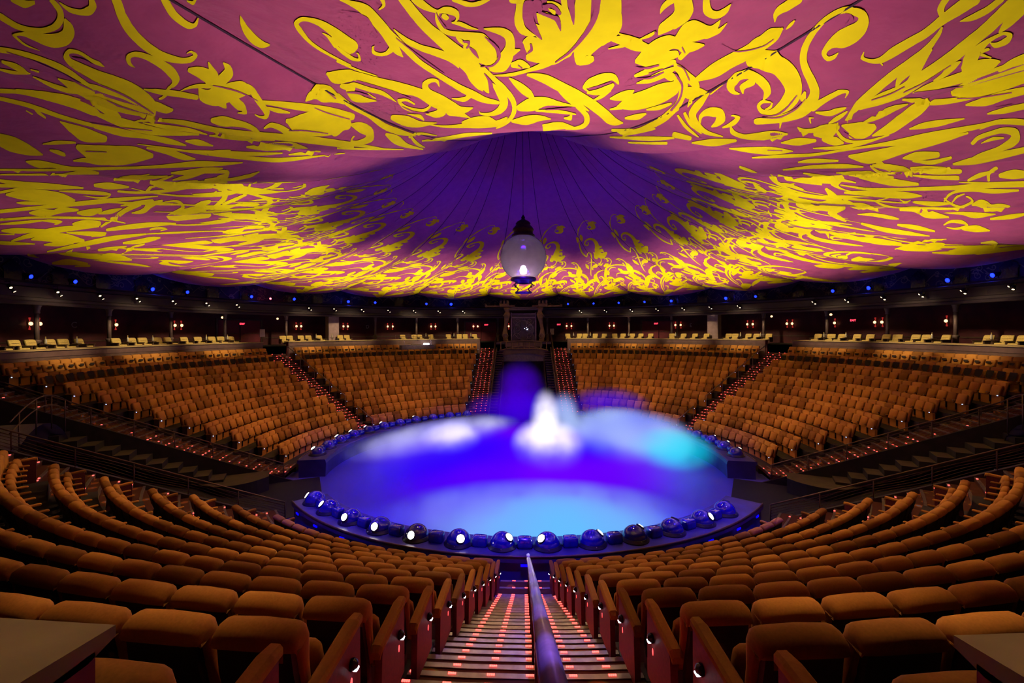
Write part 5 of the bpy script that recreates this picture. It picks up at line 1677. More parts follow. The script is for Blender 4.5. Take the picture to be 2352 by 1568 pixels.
[-392,1878,-379,1882,-398,1875,-372,1882,-400,1870,-367,1879,-397,1861,-362,1871,-394,1852,-357,1863,-391,1842,-352,1854,-386,1832,-346,1845,-381,1822,-339,1836,-373,1810,-330,1826,-364,1799,-320,1818,-355,1789,-307,1810,-345,1778,-295,1801,-335,1767,-282,1791,-325,1755,-269,1782,-315,1741,-253,1772,-305,1728,-236,1762,-294,1714,-220,1750,-282,1702,-205,1736,-275,1689,-192,1718,-273,1671,-183,1700,-262,1651,-179,1681,-241,1632,-180,1658,-199,1619,-187,1625,-196,1617,-187,1622,-193,1617,-189,1620],
[-193,1713,-186,1717,-195,1710,-182,1717,-194,1706,-177,1715,-178,1691,-160,1701,-162,1675,-142,1686,-146,1658,-123,1671,-129,1640,-102,1656,-110,1620,-81,1636,-89,1599,-60,1614,-74,1577,-43,1586,-68,1547,-38,1547,-79,1514,-52,1503,-106,1479,-87,1457,-148,1443,-139,1414,-202,1405,-202,1380,-239,1380,-241,1364],
[-163,1657,-159,1659,-164,1655,-156,1659,-164,1653,-153,1658,-154,1629,-126,1643,-147,1605,-103,1623,-141,1583,-89,1591,-146,1565,-101,1548,-166,1546,-148,1513,-205,1525,-208,1497,-250,1517,-261,1496,-289,1519,-301,1508,-292,1530,-296,1528],
[-352,1877,-340,1881,-357,1873,-333,1882,-357,1869,-326,1880,-347,1861,-319,1872,-331,1854,-310,1865,-311,1850,-298,1858,-289,1847,-284,1854,-267,1847,-260,1859,-250,1844,-234,1858,-237,1842,-216,1850,-232,1837,-222,1836,-239,1832,-236,1830,-241,1831,-238,1829,-241,1830,-240,1829],
[-291,1851,-286,1851,-295,1850,-284,1850,-298,1847,-284,1847,-308,1834,-293,1836,-310,1821,-294,1825,-304,1808,-288,1816,-283,1800,-270,1811,-259,1797,-247,1809,-239,1792,-223,1808,-220,1785,-199,1807,-199,1778,-175,1806,-183,1773,-147,1803,-169,1767,-128,1789,-151,1758,-117,1773,-135,1748,-110,1755,-127,1737,-113,1739,-125,1734,-114,1736,-122,1734,-117,1735],
[-280,1842,-274,1846,-282,1840,-269,1846,-280,1837,-264,1846,-274,1834,-258,1842,-269,1833,-256,1840,-264,1834,-257,1837],
[-243,1772,-233,1780,-244,1766,-223,1783,-237,1761,-211,1783,-224,1748,-183,1783,-212,1736,-155,1780,-197,1727,-129,1768,-182,1723,-115,1747,-167,1718,-124,1727,-161,1711,-127,1718,-152,1708,-135,1712],
[-143,1813,-142,1815,-122,1808,-118,1816,-100,1803,-92,1816,-80,1797,-65,1814,-69,1791,-38,1803,-66,1781,-30,1783,-72,1769,-32,1762,-90,1756,-41,1741,-107,1743,-56,1720,-119,1733,-84,1700,-133,1721,-126,1696,-152,1710,-151,1700,-156,1708,-156,1700,-158,1706,-158,1702],
[-67,1746,-70,1756,-60,1743,-66,1762,-47,1742,-55,1766,-21,1754,-25,1764,-11,1759,-13,1764,-9,1760,-10,1763,-8,1761,-9,1763],
[-254,1828,-253,1829,-254,1827,-251,1830,-252,1826,-249,1830,-232,1822,-223,1830,-214,1817,-204,1825,-192,1813,-187,1819,-163,1812,-161,1813],
[-259,1795,-254,1797,-251,1782,-236,1789,-235,1774,-231,1776],
[-226,1872,-222,1875,-226,1870,-219,1876,-224,1868,-214,1875,-206,1864,-196,1871,-187,1859,-180,1868,-165,1858,-162,1866,-140,1860,-141,1868,-118,1865,-121,1871,-107,1868,-110,1873,-104,1869,-107,1873,-104,1871,-105,1873],
[-14,1874,-7,1874,-18,1872,-2,1873,-19,1869,0,1870,-20,1858,6,1859,-23,1848,9,1846,-28,1835,4,1834,-25,1818,6,1824,-8,1802,13,1815,20,1795,28,1807,51,1795,51,1797],
[-42,1867,-41,1871,-40,1865,-38,1873,-34,1863,-32,1874,-14,1862,-12,1872,6,1861,8,1871,21,1860,22,1870,26,1861,27,1868,29,1863,30,1866],
[47,1843,49,1844,48,1842,51,1844,49,1841,53,1844,58,1824,83,1845,76,1813,107,1838,101,1805,123,1827,136,1803,140,1811,146,1806,145,1808],
[35,1815,43,1821,36,1810,51,1822,42,1805,61,1820,57,1790,85,1817,75,1775,108,1815,105,1758,128,1815,157,1743,131,1818,214,1750,127,1820,242,1769,130,1822,251,1788,138,1826,250,1806,149,1833,245,1823,161,1841,237,1839,170,1849,230,1853,173,1858,222,1868,172,1871,214,1876,175,1878,203,1880,183,1882],
[2,1783,8,1788,1,1780,13,1789,5,1775,21,1787,16,1757,48,1785,40,1736,68,1786,79,1723,82,1789,117,1717,102,1791,152,1718,121,1790,181,1730,148,1784,190,1734,159,1783,210,1741,184,1779,214,1752,201,1771],
[5,1783,3,1786,28,1784,27,1796,52,1777,59,1790,60,1776,65,1787,65,1778,67,1784],
[15,1738,16,1746,19,1733,22,1750,29,1730,33,1751,58,1725,59,1750,91,1722,86,1748,121,1727,112,1747,138,1732,131,1745,144,1735,138,1745,145,1737,142,1742],
[127,1873,135,1874,124,1872,139,1872,124,1868,143,1869,130,1857,149,1858,138,1845,157,1848,150,1831,169,1838,173,1822,181,1827,188,1819,190,1820],
[80,1863,81,1866,99,1857,104,1864,113,1849,127,1858,123,1840,148,1847,135,1829,159,1832,141,1824,161,1827,148,1823,158,1824],
[265,1883,290,1881,255,1878,306,1876,254,1868,321,1865,257,1857,332,1853,260,1849,344,1838,258,1842,350,1821,253,1834,350,1806,249,1824,347,1792,244,1814,340,1780,239,1803,330,1768,235,1790,315,1757,227,1776,303,1747,218,1755,295,1739,250,1715,281,1743,303,1714,281,1743,316,1719,294,1741,323,1723,305,1740,323,1728,314,1737],
[311,1847,322,1848,309,1844,331,1846,312,1838,341,1841,327,1826,356,1828,338,1815,370,1810,334,1806,370,1793,324,1798,361,1780,310,1792,344,1772,301,1788,334,1767,297,1783,322,1766,299,1777,312,1769],
[-145,1684,-144,1687,-114,1682,-112,1689,-83,1681,-82,1691,-50,1682,-52,1694,-18,1687,-22,1698,12,1692,8,1703,42,1697,35,1709,71,1701,61,1716,99,1706,85,1724,125,1713,109,1731,150,1721,131,1739,173,1730,151,1747,191,1742,168,1756,205,1754,184,1765,217,1767,198,1776,225,1781,209,1787,232,1794,219,1799,234,1797,222,1802,234,1800,225,1803,232,1801,228,1803],
[86,1852,88,1853,103,1842,111,1848,113,1840,115,1841],
[-54,1715,-54,1722,-49,1711,-50,1726,-40,1710,-42,1728,-12,1707,-9,1735,14,1708,21,1724,27,1708,31,1717,31,1708,35,1715,34,1709,36,1713],
[20,1685,21,1689,21,1683,23,1691,26,1681,28,1691,56,1672,60,1691,87,1662,93,1689,116,1652,128,1683,147,1640,161,1673,182,1627,194,1662,219,1614,227,1651,258,1601,264,1639,298,1587,303,1626,341,1571,344,1611,387,1552,389,1594,436,1532,436,1576,492,1507,490,1554,555,1478,548,1529,633,1440,617,1499,748,1383,688,1465,886,1340,774,1427,927,1362,899,1379],
[176,1637,180,1641,207,1615,216,1626,241,1592,253,1611,281,1570,291,1595,331,1547,336,1575,388,1528,387,1552,440,1514,437,1527,463,1507,461,1516],
[-69,1676,-67,1678,-69,1675,-64,1678,-68,1673,-62,1678,-50,1653,-32,1668,-30,1634,-3,1656,-3,1614,27,1640,27,1598,53,1621,69,1586,74,1591],
[-35,1534,-39,1550,-26,1527,-34,1559,-9,1525,-21,1566,35,1523,14,1584,79,1526,48,1596,114,1539,85,1599,143,1551,128,1598,180,1554,175,1588,221,1551,216,1576,262,1548,257,1566,305,1545,300,1557,356,1540,353,1547],
[86,1525,85,1530,88,1522,87,1532,93,1521,92,1534,137,1516,134,1532,183,1511,177,1531,227,1507,220,1529,279,1501,270,1523,326,1495,319,1513,387,1488,382,1497],
[314,1460,307,1473,383,1443,339,1481,353,1498,340,1501],
[349,1540,350,1544,352,1536,353,1545,357,1532,359,1544,409,1504,415,1524,463,1467,491,1480,499,1426,568,1397,505,1387,593,1316,472,1364,540,1293,422,1349,461,1301,402,1341,431,1303],
[-89,1447,-88,1458,-86,1441,-83,1463,-79,1438,-76,1466,-28,1421,-27,1482,29,1411,18,1494,80,1425,59,1499,121,1444,105,1499,163,1453,155,1489,215,1458,212,1468],
[220,1265,162,1411,276,1293,211,1424,328,1309,259,1433,385,1322,323,1428,438,1331,394,1399,492,1338,475,1360],
[-1000,1672,-977,1682,-1006,1667,-961,1687,-1001,1665,-945,1690,-968,1662,-901,1693,-940,1658,-862,1694,-912,1653,-830,1690,-886,1649,-805,1685,-860,1643,-781,1679,-833,1637,-757,1674,-808,1630,-731,1669,-783,1623,-703,1665,-758,1616,-676,1661,-726,1609,-647,1655,-692,1605,-620,1649,-661,1602,-594,1642,-637,1594,-568,1634,-622,1579,-540,1625,-611,1562,-516,1614,-596,1545,-495,1598,-579,1537,-482,1568,-579,1532,-556,1500,-605,1522,-654,1473,-661,1511,-693,1487,-689,1506,-707,1493,-695,1504,-709,1494,-700,1502,-707,1497],
[-1046,1621,-1036,1626,-1047,1619,-1027,1629,-1041,1619,-1016,1632,-991,1625,-946,1647,-967,1619,-915,1642,-941,1612,-890,1634,-913,1605,-865,1627,-885,1600,-837,1622,-861,1592,-815,1613,-844,1581,-810,1595,-830,1567,-813,1573,-823,1560,-814,1564],
[-1047,1623,-1024,1629,-1062,1617,-1016,1629,-1076,1609,-1016,1626,-1144,1571,-1025,1607,-1193,1534,-1027,1593,-1134,1534,-1019,1581,-1063,1543,-1002,1571,-995,1553,-970,1565,-968,1557,-956,1562],
[-951,1599,-941,1602,-957,1577,-936,1585,-944,1573,-933,1577],
[-806,1566,-796,1574,-807,1563,-787,1578,-801,1562,-776,1581,-746,1571,-721,1586,-722,1561,-702,1571,-712,1552,-696,1559],
[-799,1570,-787,1575,-806,1566,-781,1575,-811,1562,-780,1573,-832,1531,-783,1551,-818,1511,-766,1539,-774,1505,-730,1533,-720,1506,-691,1530,-646,1528,-639,1542,-606,1547,-607,1555,-599,1550,-600,1557,-597,1553,-597,1556],
[-452,1643,-456,1642,-434,1670,-455,1660,-470,1675,-481,1659,-530,1658,-510,1649,-571,1618,-516,1634,-567,1593,-505,1625,-547,1576,-482,1615,-524,1562,-461,1602,-497,1550,-439,1586,-481,1530,-418,1568,-460,1503,-403,1555,-390,1517,-373,1550,-326,1543,-324,1549],
[-529,1525,-496,1549,-539,1509,-474,1557,-534,1494,-450,1557,-492,1490,-431,1538,-448,1486,-411,1517,-402,1480,-390,1491,-389,1479,-384,1483],
[-1302,1547,-1235,1569,-1308,1545,-1212,1574,-1312,1540,-1204,1572,-1317,1522,-1230,1547,-1324,1503,-1268,1515,-1328,1484,-1302,1486,-1328,1464,-1302,1467,-1327,1444,-1287,1453,-1330,1424,-1301,1426,-1342,1400,-1305,1403,-1357,1374,-1311,1379,-1370,1346,-1315,1355,-1377,1316,-1315,1330,-1377,1287,-1313,1304,-1369,1259,-1314,1275,-1353,1232,-1316,1243,-1337,1203,-1319,1209],
[-1106,1432,-1050,1457,-1133,1416,-1020,1467,-1140,1406,-997,1470,-1143,1378,-938,1474,-1135,1354,-887,1473,-1072,1349,-861,1457,-985,1359,-847,1438,-875,1382,-801,1432,-779,1407,-745,1433,-708,1425,-697,1434],
[-864,1487,-853,1492,-832,1474,-799,1493,-806,1461,-752,1489,-804,1439,-780,1450],
[-828,1403,-811,1413,-782,1392,-757,1409,-734,1381,-700,1405,-680,1376,-642,1408,-621,1377,-581,1415,-559,1378,-517,1424,-503,1380,-460,1430,-446,1379,-405,1432,-384,1378,-350,1430,-318,1382,-293,1435,-251,1391,-235,1450,-181,1411,-184,1465,-115,1473,-122,1489,-110,1479,-116,1491,-109,1483,-112,1489],
[-427,1592,-424,1595,-396,1582,-384,1596,-355,1578,-349,1601,-292,1606,-329,1606,-327,1623,-334,1618],
[-496,1429,-488,1441,-496,1425,-480,1447,-488,1423,-469,1452,-429,1424,-398,1477,-378,1425,-340,1491,-321,1431,-288,1494,-272,1437,-239,1491,-208,1440,-200,1454],
[-1380,1222,-1372,1228,-1381,1218,-1364,1231,-1376,1216,-1355,1232,-1324,1211,-1302,1225,-1304,1186,-1108,1277,-1161,1212,-1052,1266,-1074,1211,-1010,1245,-1040,1210,-992,1236],
[-1349,1229,-1341,1229,-1355,1227,-1339,1227,-1363,1223,-1342,1223,-1433,1175,-1387,1180,-1494,1122,-1436,1135,-1502,1084,-1483,1089],
[-1390,1144,-1367,1155,-1367,1116,-1336,1130,-1346,1084,-1308,1101,-1327,1047,-1084,1165,-1310,1008,-933,1204,-1023,1097,-806,1239,-875,1131,-696,1270,-751,1159,-602,1293,-651,1177,-527,1303,-551,1189,-454,1304,-467,1198,-394,1299,-360,1216,-317,1290],
[-1418,1322,-1404,1325,-1426,1318,-1398,1324,-1433,1313,-1396,1320,-1484,1273,-1383,1294,-1525,1234,-1394,1261,-1549,1191,-1446,1216,-1560,1153,-1479,1177,-1561,1116,-1499,1136,-1569,1070,-1532,1081],
[-1449,1448,-1439,1450,-1453,1445,-1434,1450,-1454,1442,-1431,1449,-1477,1416,-1394,1436,-1496,1391,-1382,1414,-1498,1375,-1411,1375,-1512,1366,-1535,1329,-1549,1363,-1634,1328,-1599,1368,-1665,1347,-1619,1380,-1660,1374,-1579,1389,-1573,1396,-1558,1391,-1548,1397],
[-1637,1440,-1611,1456,-1635,1434,-1585,1465,-1608,1433,-1550,1471,-1534,1440,-1485,1476,-1470,1445,-1431,1480,-1408,1458,-1393,1474,-1395,1460,-1384,1473,-1387,1463,-1382,1470],
[-1765,1391,-1741,1397,-1777,1386,-1728,1400,-1781,1382,-1719,1399,-1761,1367,-1699,1385,-1741,1351,-1678,1370,-1723,1335,-1659,1353,-1707,1316,-1647,1334,-1692,1294,-1640,1309,-1681,1272,-1640,1284,-1671,1249,-1642,1258,-1666,1235,-1644,1242],
[-1861,1362,-1841,1367,-1870,1359,-1831,1369,-1873,1356,-1823,1370,-1843,1341,-1792,1355,-1815,1325,-1762,1340,-1788,1307,-1733,1323,-1763,1290,-1709,1306,-1739,1273,-1687,1289,-1712,1253,-1665,1267,-1688,1233,-1646,1247,-1665,1212,-1629,1224,-1643,1190,-1613,1200,-1620,1162,-1596,1170],
[-759,1798,-736,1805,-771,1793,-725,1806,-778,1786,-719,1803,-781,1773,-718,1791,-782,1762,-720,1779,-770,1749,-755,1753,-770,1748,-758,1751,-767,1748,-761,1750],
[-799,1767,-791,1769,-804,1765,-786,1770,-806,1762,-784,1769,-807,1750,-780,1759,-803,1739,-773,1749,-792,1729,-766,1740,-751,1729,-750,1737,-722,1751,-732,1749,-729,1754,-734,1752],
[-881,1726,-871,1729,-885,1723,-865,1731,-886,1721,-860,1730,-870,1712,-847,1721,-854,1703,-833,1711,-836,1696,-818,1703,-815,1690,-800,1696,-791,1685,-780,1690,-766,1679,-758,1683,-752,1676,-746,1679],
[363,1756,360,1759,390,1757,382,1763,418,1759,408,1767,446,1764,443,1767],
[347,1782,345,1785,351,1780,346,1787,356,1778,350,1787,390,1770,376,1790,418,1764,404,1790,449,1756,435,1786,482,1749,465,1780,516,1746,497,1772,550,1746,536,1762,558,1746,548,1758,560,1748,555,1755],
[369,1795,369,1797,398,1786,396,1793,429,1778,424,1789,459,1774,452,1784,484,1771,479,1779,488,1772,484,1777,490,1773,487,1776],
[472,1778,469,1780,496,1780,484,1787,515,1786,498,1793,520,1796,513,1799],
[486,1835,483,1836,490,1844,471,1849,498,1851,474,1860,510,1857,487,1867,511,1860,493,1867,508,1862,499,1866],
[508,1858,514,1859,508,1855,520,1858,513,1852,528,1855,529,1841,563,1841,530,1834,586,1821,526,1828,586,1807,518,1820,575,1798,513,1809,561,1793,536,1788,540,1787],
[524,1716,518,1719,529,1715,516,1722,533,1715,516,1724,568,1716,517,1741,597,1719,519,1755,616,1726,526,1766,629,1733,537,1775,642,1741,556,1783,647,1748,588,1786,661,1749,640,1776,684,1746,677,1762,699,1743,693,1756,705,1744,702,1751],
[525,1713,521,1717,530,1711,521,1719,536,1710,525,1720,579,1701,549,1724,623,1695,569,1729,652,1699,586,1734,670,1707,607,1740,689,1713,633,1743,713,1721,668,1744,717,1725,682,1743,712,1730,694,1739],
[581,1664,574,1668,587,1662,572,1671,592,1662,573,1673,621,1666,591,1683,649,1671,609,1692,671,1677,624,1701,691,1684,640,1709,709,1691,664,1715,728,1698,693,1715,736,1701,706,1716,738,1703,714,1715,734,1707,723,1713],
[629,1635,621,1640,666,1634,641,1649,703,1634,659,1658,730,1640,675,1667,752,1648,691,1676,767,1658,709,1684,774,1671,732,1689,778,1680,749,1693,778,1683,755,1693,773,1687,762,1691],
[378,1617,376,1612,354,1628,330,1631,384,1630,335,1661,407,1638,359,1673,431,1646,386,1681,454,1653,422,1684,473,1655,470,1676,510,1642,518,1647,521,1637,525,1637],
[372,1607,368,1613,377,1604,369,1615,384,1603,373,1616,428,1596,406,1620,472,1596,433,1627,505,1606,456,1635,506,1631,481,1643,505,1635,486,1644,501,1638,492,1643],
[436,1568,430,1572,471,1572,450,1587,495,1586,470,1600,507,1604,492,1613,511,1609,498,1616,511,1611,501,1617,509,1613,504,1616],
[653,1517,638,1527,664,1513,634,1533,675,1512,636,1537,745,1500,639,1564,808,1491,650,1583,854,1491,673,1594,898,1495,700,1601,937,1502,723,1609,967,1513,744,1618,986,1527,765,1626,992,1546,793,1631,984,1573,821,1632,903,1623,861,1636,896,1628,863,1638,887,1632,871,1638],
[544,1571,538,1576,549,1569,537,1579,555,1568,539,1581,608,1560,558,1595,650,1561,579,1605,666,1578,606,1610,657,1601,639,1610,657,1603,643,1611,654,1606,647,1609],
[611,1509,604,1514,616,1507,603,1517,621,1506,605,1518,667,1506,639,1526,701,1505,662,1531,704,1509,674,1529,700,1514,685,1525],
[731,1701,733,1704,735,1699,739,1704,743,1694,748,1701,795,1673,802,1681,849,1650,864,1659,903,1626,934,1629,958,1600,1010,1593,1015,1567,1095,1548,1064,1534,1178,1501,1112,1500,1301,1437,1151,1466,1318,1414,1201,1425,1336,1387,1260,1381,1352,1360,1304,1338,1363,1329,1309,1311,1370,1299,1316,1282,1376,1268,1322,1251,1380,1237,1331,1214,1379,1201,1341,1178,1377,1168,1352,1150,1379,1142,1356,1146,1377,1140,1361,1143,1372,1139],
[845,1422,829,1432,856,1417,824,1437,868,1413,826,1439,955,1396,860,1450,1023,1392,895,1457,1009,1426,946,1456,1001,1441,969,1455],
[1070,1508,1089,1500,1059,1512,1097,1496,1051,1513,1100,1492,1011,1509,1086,1476,975,1504,1060,1464,943,1497,1000,1468,911,1489,935,1476],
[720,1668,712,1678,733,1661,716,1681,755,1654,732,1679,824,1635,779,1669,845,1644,823,1657,849,1645,831,1655,847,1647,838,1652],
[1035,1226,972,1263,1087,1201,955,1276,1141,1179,960,1280,1322,1136,1059,1264,1356,1160,1177,1242,1377,1190,1307,1217,1384,1222,1321,1245,1388,1251,1338,1269,1391,1279,1358,1291,1393,1301,1376,1307],
[1367,1058,1341,1069,1391,1093,1357,1107,1420,1123,1376,1142,1447,1149,1395,1170,1480,1174,1416,1199,1510,1196,1437,1224,1537,1217,1459,1246,1556,1240,1482,1266,1570,1262,1507,1284,1582,1285,1533,1301,1595,1305,1559,1317,1593,1308,1565,1317,1587,1311,1573,1316],
[1518,1114,1485,1126,1552,1139,1508,1155,1583,1161,1531,1180,1612,1186,1554,1206,1636,1207,1574,1228,1661,1228,1596,1250,1684,1244,1616,1266,1680,1249,1626,1267,1668,1255,1641,1264],
[1449,1756,1454,1755,1451,1747,1474,1744,1445,1742,1466,1734,1427,1744,1416,1739,1416,1752,1388,1752,1419,1759,1371,1764,1438,1764,1360,1776,1445,1771,1357,1784,1445,1781,1358,1791,1437,1791,1360,1798,1419,1803,1362,1803,1387,1815,1358,1808,1348,1822,1351,1811,1320,1820,1337,1810,1303,1815,1322,1808,1257,1818,1311,1804,1238,1815,1305,1798,1232,1808,1303,1790,1234,1799,1303,1783,1245,1788,1306,1775,1268,1774,1312,1767,1302,1756,1321,1758,1311,1747,1333,1749,1324,1738,1347,1740,1341,1728,1364,1732,1365,1718,1385,1724,1397,1708,1412,1716,1436,1699,1443,1710,1478,1691,1479,1704,1520,1684,1520,1698,1569,1675,1573,1689,1608,1667,1634,1677,1642,1656,1704,1658,1668,1644,1766,1637,1686,1632,1818,1615,1701,1620,1851,1595,1714,1608,1856,1581,1722,1595,1849,1569,1720,1583,1837,1558,1710,1573,1818,1548,1698,1562,1796,1539,1684,1553,1772,1530,1664,1539,1740,1519,1666,1534,1725,1519,1677,1529,1707,1521],
[1224,1660,1169,1678,1268,1648,1152,1687,1303,1642,1152,1692,1324,1649,1143,1708,1343,1652,1157,1718,1357,1654,1237,1707,1375,1658,1317,1695,1396,1660,1352,1697,1423,1658,1394,1696,1453,1655,1440,1691,1482,1651,1495,1681,1510,1646,1557,1666,1532,1640,1621,1646,1554,1630,1675,1623,1579,1618,1707,1603,1602,1604,1716,1586,1623,1589,1711,1571,1625,1579,1682,1562,1598,1574,1624,1560,1560,1579,1545,1575,1548,1589,1517,1596,1567,1597,1551,1602,1573,1599,1562,1603],
[1568,1602,1577,1602,1595,1589,1620,1586,1599,1579,1617,1575,1601,1577,1615,1575,1605,1576,1612,1575],
[1400,1581,1407,1577,1369,1579,1381,1568,1349,1585,1327,1572,1340,1595,1274,1600,1331,1606,1228,1632,1338,1615,1288,1631,1354,1621,1320,1638,1377,1623,1351,1642,1407,1622,1391,1642,1442,1619,1441,1636,1470,1614,1500,1620,1507,1601,1525,1600,1520,1596,1530,1595],
[1415,1585,1412,1583,1390,1596,1359,1594,1393,1607,1350,1613,1395,1614,1349,1621,1390,1620,1354,1625,1381,1623,1363,1626],
[1003,1623,974,1634,1020,1619,962,1641,1033,1619,959,1646,1068,1621,955,1662,1103,1623,952,1677,1126,1630,953,1689,1131,1642,959,1699,1131,1655,968,1708,1137,1665,978,1717,1149,1673,990,1725,1160,1682,1002,1732,1168,1691,1010,1740,1172,1701,1016,1748,1174,1712,1020,1756,1171,1725,1018,1767,1165,1737,1014,1778,1152,1749,1019,1786,1116,1768,1054,1785,1100,1776,1070,1784,1098,1778,1074,1785,1092,1780,1080,1784],
[1030,1737,1023,1739,1034,1737,1020,1741,1036,1737,1018,1742,1050,1743,1008,1756,1068,1747,1013,1765,1090,1750,1033,1769,1103,1752,1045,1771,1103,1755,1057,1770,1094,1759,1071,1767],
[1001,1801,997,1801,975,1815,945,1820,977,1822,921,1836,989,1826,924,1845,995,1834,929,1852,999,1841,936,1858,994,1846,945,1859,982,1851,958,1857],
[1117,1776,1109,1778,1118,1785,1086,1792,1095,1799,1081,1802],
[1591,1662,1596,1662,1590,1661,1601,1661,1594,1659,1607,1660,1636,1640,1652,1648,1698,1633,1690,1640,1707,1633,1701,1638,1710,1633,1707,1636],
[1804,1620,1768,1625,1820,1619,1747,1631,1822,1623,1732,1637,1795,1639,1720,1650,1774,1653,1711,1663,1759,1666,1703,1674,1749,1677,1698,1685,1743,1687,1697,1696,1752,1693,1743,1700,1795,1681,1801,1681],
[2014,1573,2012,1571,1923,1592,1890,1595,1929,1596,1913,1600],
[1924,1527,1917,1527,1830,1554,1811,1553,1807,1561,1785,1560,1793,1564,1776,1563,1783,1566,1775,1565],
[494,1875,511,1878,494,1870,527,1876,506,1860,549,1868,531,1849,572,1855,549,1841,601,1838,556,1835,611,1820,552,1828,602,1810,547,1819,592,1802,548,1814,584,1800,555,1809,573,1802],
[598,1866,606,1866,596,1864,613,1864,600,1861,621,1861,619,1848,644,1849,652,1831,663,1841,703,1820,679,1837,732,1821,696,1836,739,1831,707,1841,726,1844,715,1847,721,1848,717,1849],
[639,1765,622,1772,650,1763,615,1777,658,1765,614,1782,687,1766,608,1797,711,1766,606,1812,728,1766,633,1819,746,1770,676,1812,771,1775,705,1806,777,1788,726,1804,757,1805,734,1810,742,1816,738,1817],
[739,1777,719,1786,754,1772,714,1791,769,1771,719,1794,786,1777,746,1794,798,1784,768,1795,792,1797,776,1801,784,1808,779,1809],
[682,1747,659,1762,704,1739,657,1769,733,1733,671,1772,760,1736,705,1767,779,1742,741,1762,791,1751,780,1757,792,1752,783,1756,791,1753,787,1755],
[742,1713,728,1717,749,1712,722,1720,752,1714,717,1725,752,1728,712,1740,752,1735,709,1748,746,1741,713,1751,737,1745,721,1750],
[750,1692,749,1699,761,1685,757,1699,781,1676,776,1695,843,1655,834,1678,910,1633,896,1659,982,1611,976,1635,1043,1591,1095,1590,1097,1563,1193,1539,1188,1517,1302,1483,1308,1462,1318,1465,1319,1455,1326,1456],
[831,1643,831,1646,836,1639,837,1646,848,1633,850,1642,918,1606,927,1617,977,1580,1022,1579,1035,1548,1122,1528,1111,1506,1219,1475,1199,1460,1303,1425,1223,1448,1304,1422,1253,1437,1302,1420],
[1084,1545,1015,1577,1143,1525,999,1590,1213,1508,1009,1597,1273,1504,1068,1589,1304,1512,1157,1571,1307,1527,1300,1530,1308,1529,1302,1531,1307,1530,1304,1531],
[1323,1529,1315,1529,1317,1545,1310,1545,1311,1561,1306,1561,1308,1570,1304,1570],
[1304,1529,1310,1530,1302,1528,1314,1529,1302,1525,1317,1526,1308,1508,1337,1509,1315,1490,1359,1491,1330,1468,1380,1471,1372,1440,1402,1454,1454,1420,1447,1442,1536,1409,1509,1432,1616,1401,1573,1424,1683,1401,1632,1421,1733,1407,1689,1422,1789,1414,1762,1422],
[1341,1410,1340,1413,1344,1408,1342,1415,1350,1407,1347,1415,1405,1397,1399,1409,1472,1386,1456,1401,1550,1378,1528,1393,1620,1373,1602,1384,1676,1369,1663,1375],
[1344,1433,1344,1437,1348,1431,1347,1439,1355,1428,1355,1438,1418,1415,1413,1428,1484,1404,1470,1419,1550,1399,1533,1411,1633,1392,1620,1399],
[1498,1433,1494,1432,1497,1435,1489,1433,1492,1438,1481,1435,1448,1458,1419,1458,1455,1472,1394,1486,1479,1479,1405,1506,1495,1484,1457,1516,1504,1481,1563,1488,1534,1467,1597,1457,1563,1448,1589,1443,1567,1445,1588,1441,1573,1443,1583,1441],
[1641,1456,1620,1461,1656,1470,1607,1481,1647,1491,1590,1500,1586,1522,1574,1512,1536,1519,1552,1513,1537,1512,1545,1510],
[1637,1478,1637,1481,1751,1447,1722,1466,1860,1436,1786,1461,1948,1432,1839,1462,2024,1431,1860,1472,2105,1430,1875,1484,2230,1420,1890,1496,2626,1362,1907,1507,2627,1378,1948,1512,2613,1396,2027,1509,2210,1481,2103,1503,2200,1484,2115,1501,2176,1489,2134,1498],
[1510,1777,1513,1777,1540,1765,1539,1770,1582,1765,1563,1771,1609,1768,1578,1775,1625,1774,1582,1781,1624,1784,1572,1790,1619,1793,1560,1799,1613,1801,1554,1808,1607,1809,1551,1815,1602,1816,1547,1823,1597,1823,1545,1830,1593,1831,1543,1836,1587,1838,1539,1843,1579,1845,1533,1849,1569,1852,1525,1856,1562,1859,1516,1863,1557,1865,1509,1869,1554,1871,1501,1876,1552,1877,1495,1882,1549,1882,1489,1888,1545,1888,1485,1893,1541,1893,1480,1899,1539,1897,1478,1902,1529,1901,1482,1905,1515,1904,1492,1906],
[1606,1774,1604,1775,1608,1774,1606,1776,1613,1773,1609,1776,1646,1770,1643,1772],
[2601,1536,2249,1591,2603,1537,2203,1599,2600,1539,2166,1607,2145,1623,2042,1636,2062,1645,1959,1658,2005,1664,1898,1676,1963,1679,1856,1692,1927,1693,1825,1706,1895,1707,1799,1718,1866,1720,1776,1730,1840,1731,1755,1741,1816,1743,1736,1752,1795,1754,1719,1762,1776,1764,1704,1772,1759,1774,1692,1781,1743,1783,1681,1790,1725,1793,1669,1799,1710,1803,1657,1808,1695,1812,1647,1816,1676,1821,1634,1824,1655,1830,1620,1832,1630,1839,1603,1840,1605,1848,1586,1848,1576,1856,1567,1856,1573,1857,1566,1857,1570,1857,1567,1857],
[1896,1737,1889,1737,1897,1738,1882,1738,1891,1740,1873,1740,1846,1753,1800,1756,1820,1764,1756,1770,1802,1774,1735,1781,1778,1785,1717,1791,1754,1795,1702,1800,1728,1805,1688,1808,1696,1816,1671,1817,1658,1826,1646,1826,1619,1836,1616,1835],
[1860,1758,1851,1759,1864,1758,1846,1760,1864,1759,1841,1762,1864,1768,1801,1774,1825,1781,1763,1784,1781,1793,1728,1795,1743,1804,1701,1806,1709,1814,1680,1816,1678,1824,1660,1825,1673,1825,1659,1826,1668,1826,1661,1826],
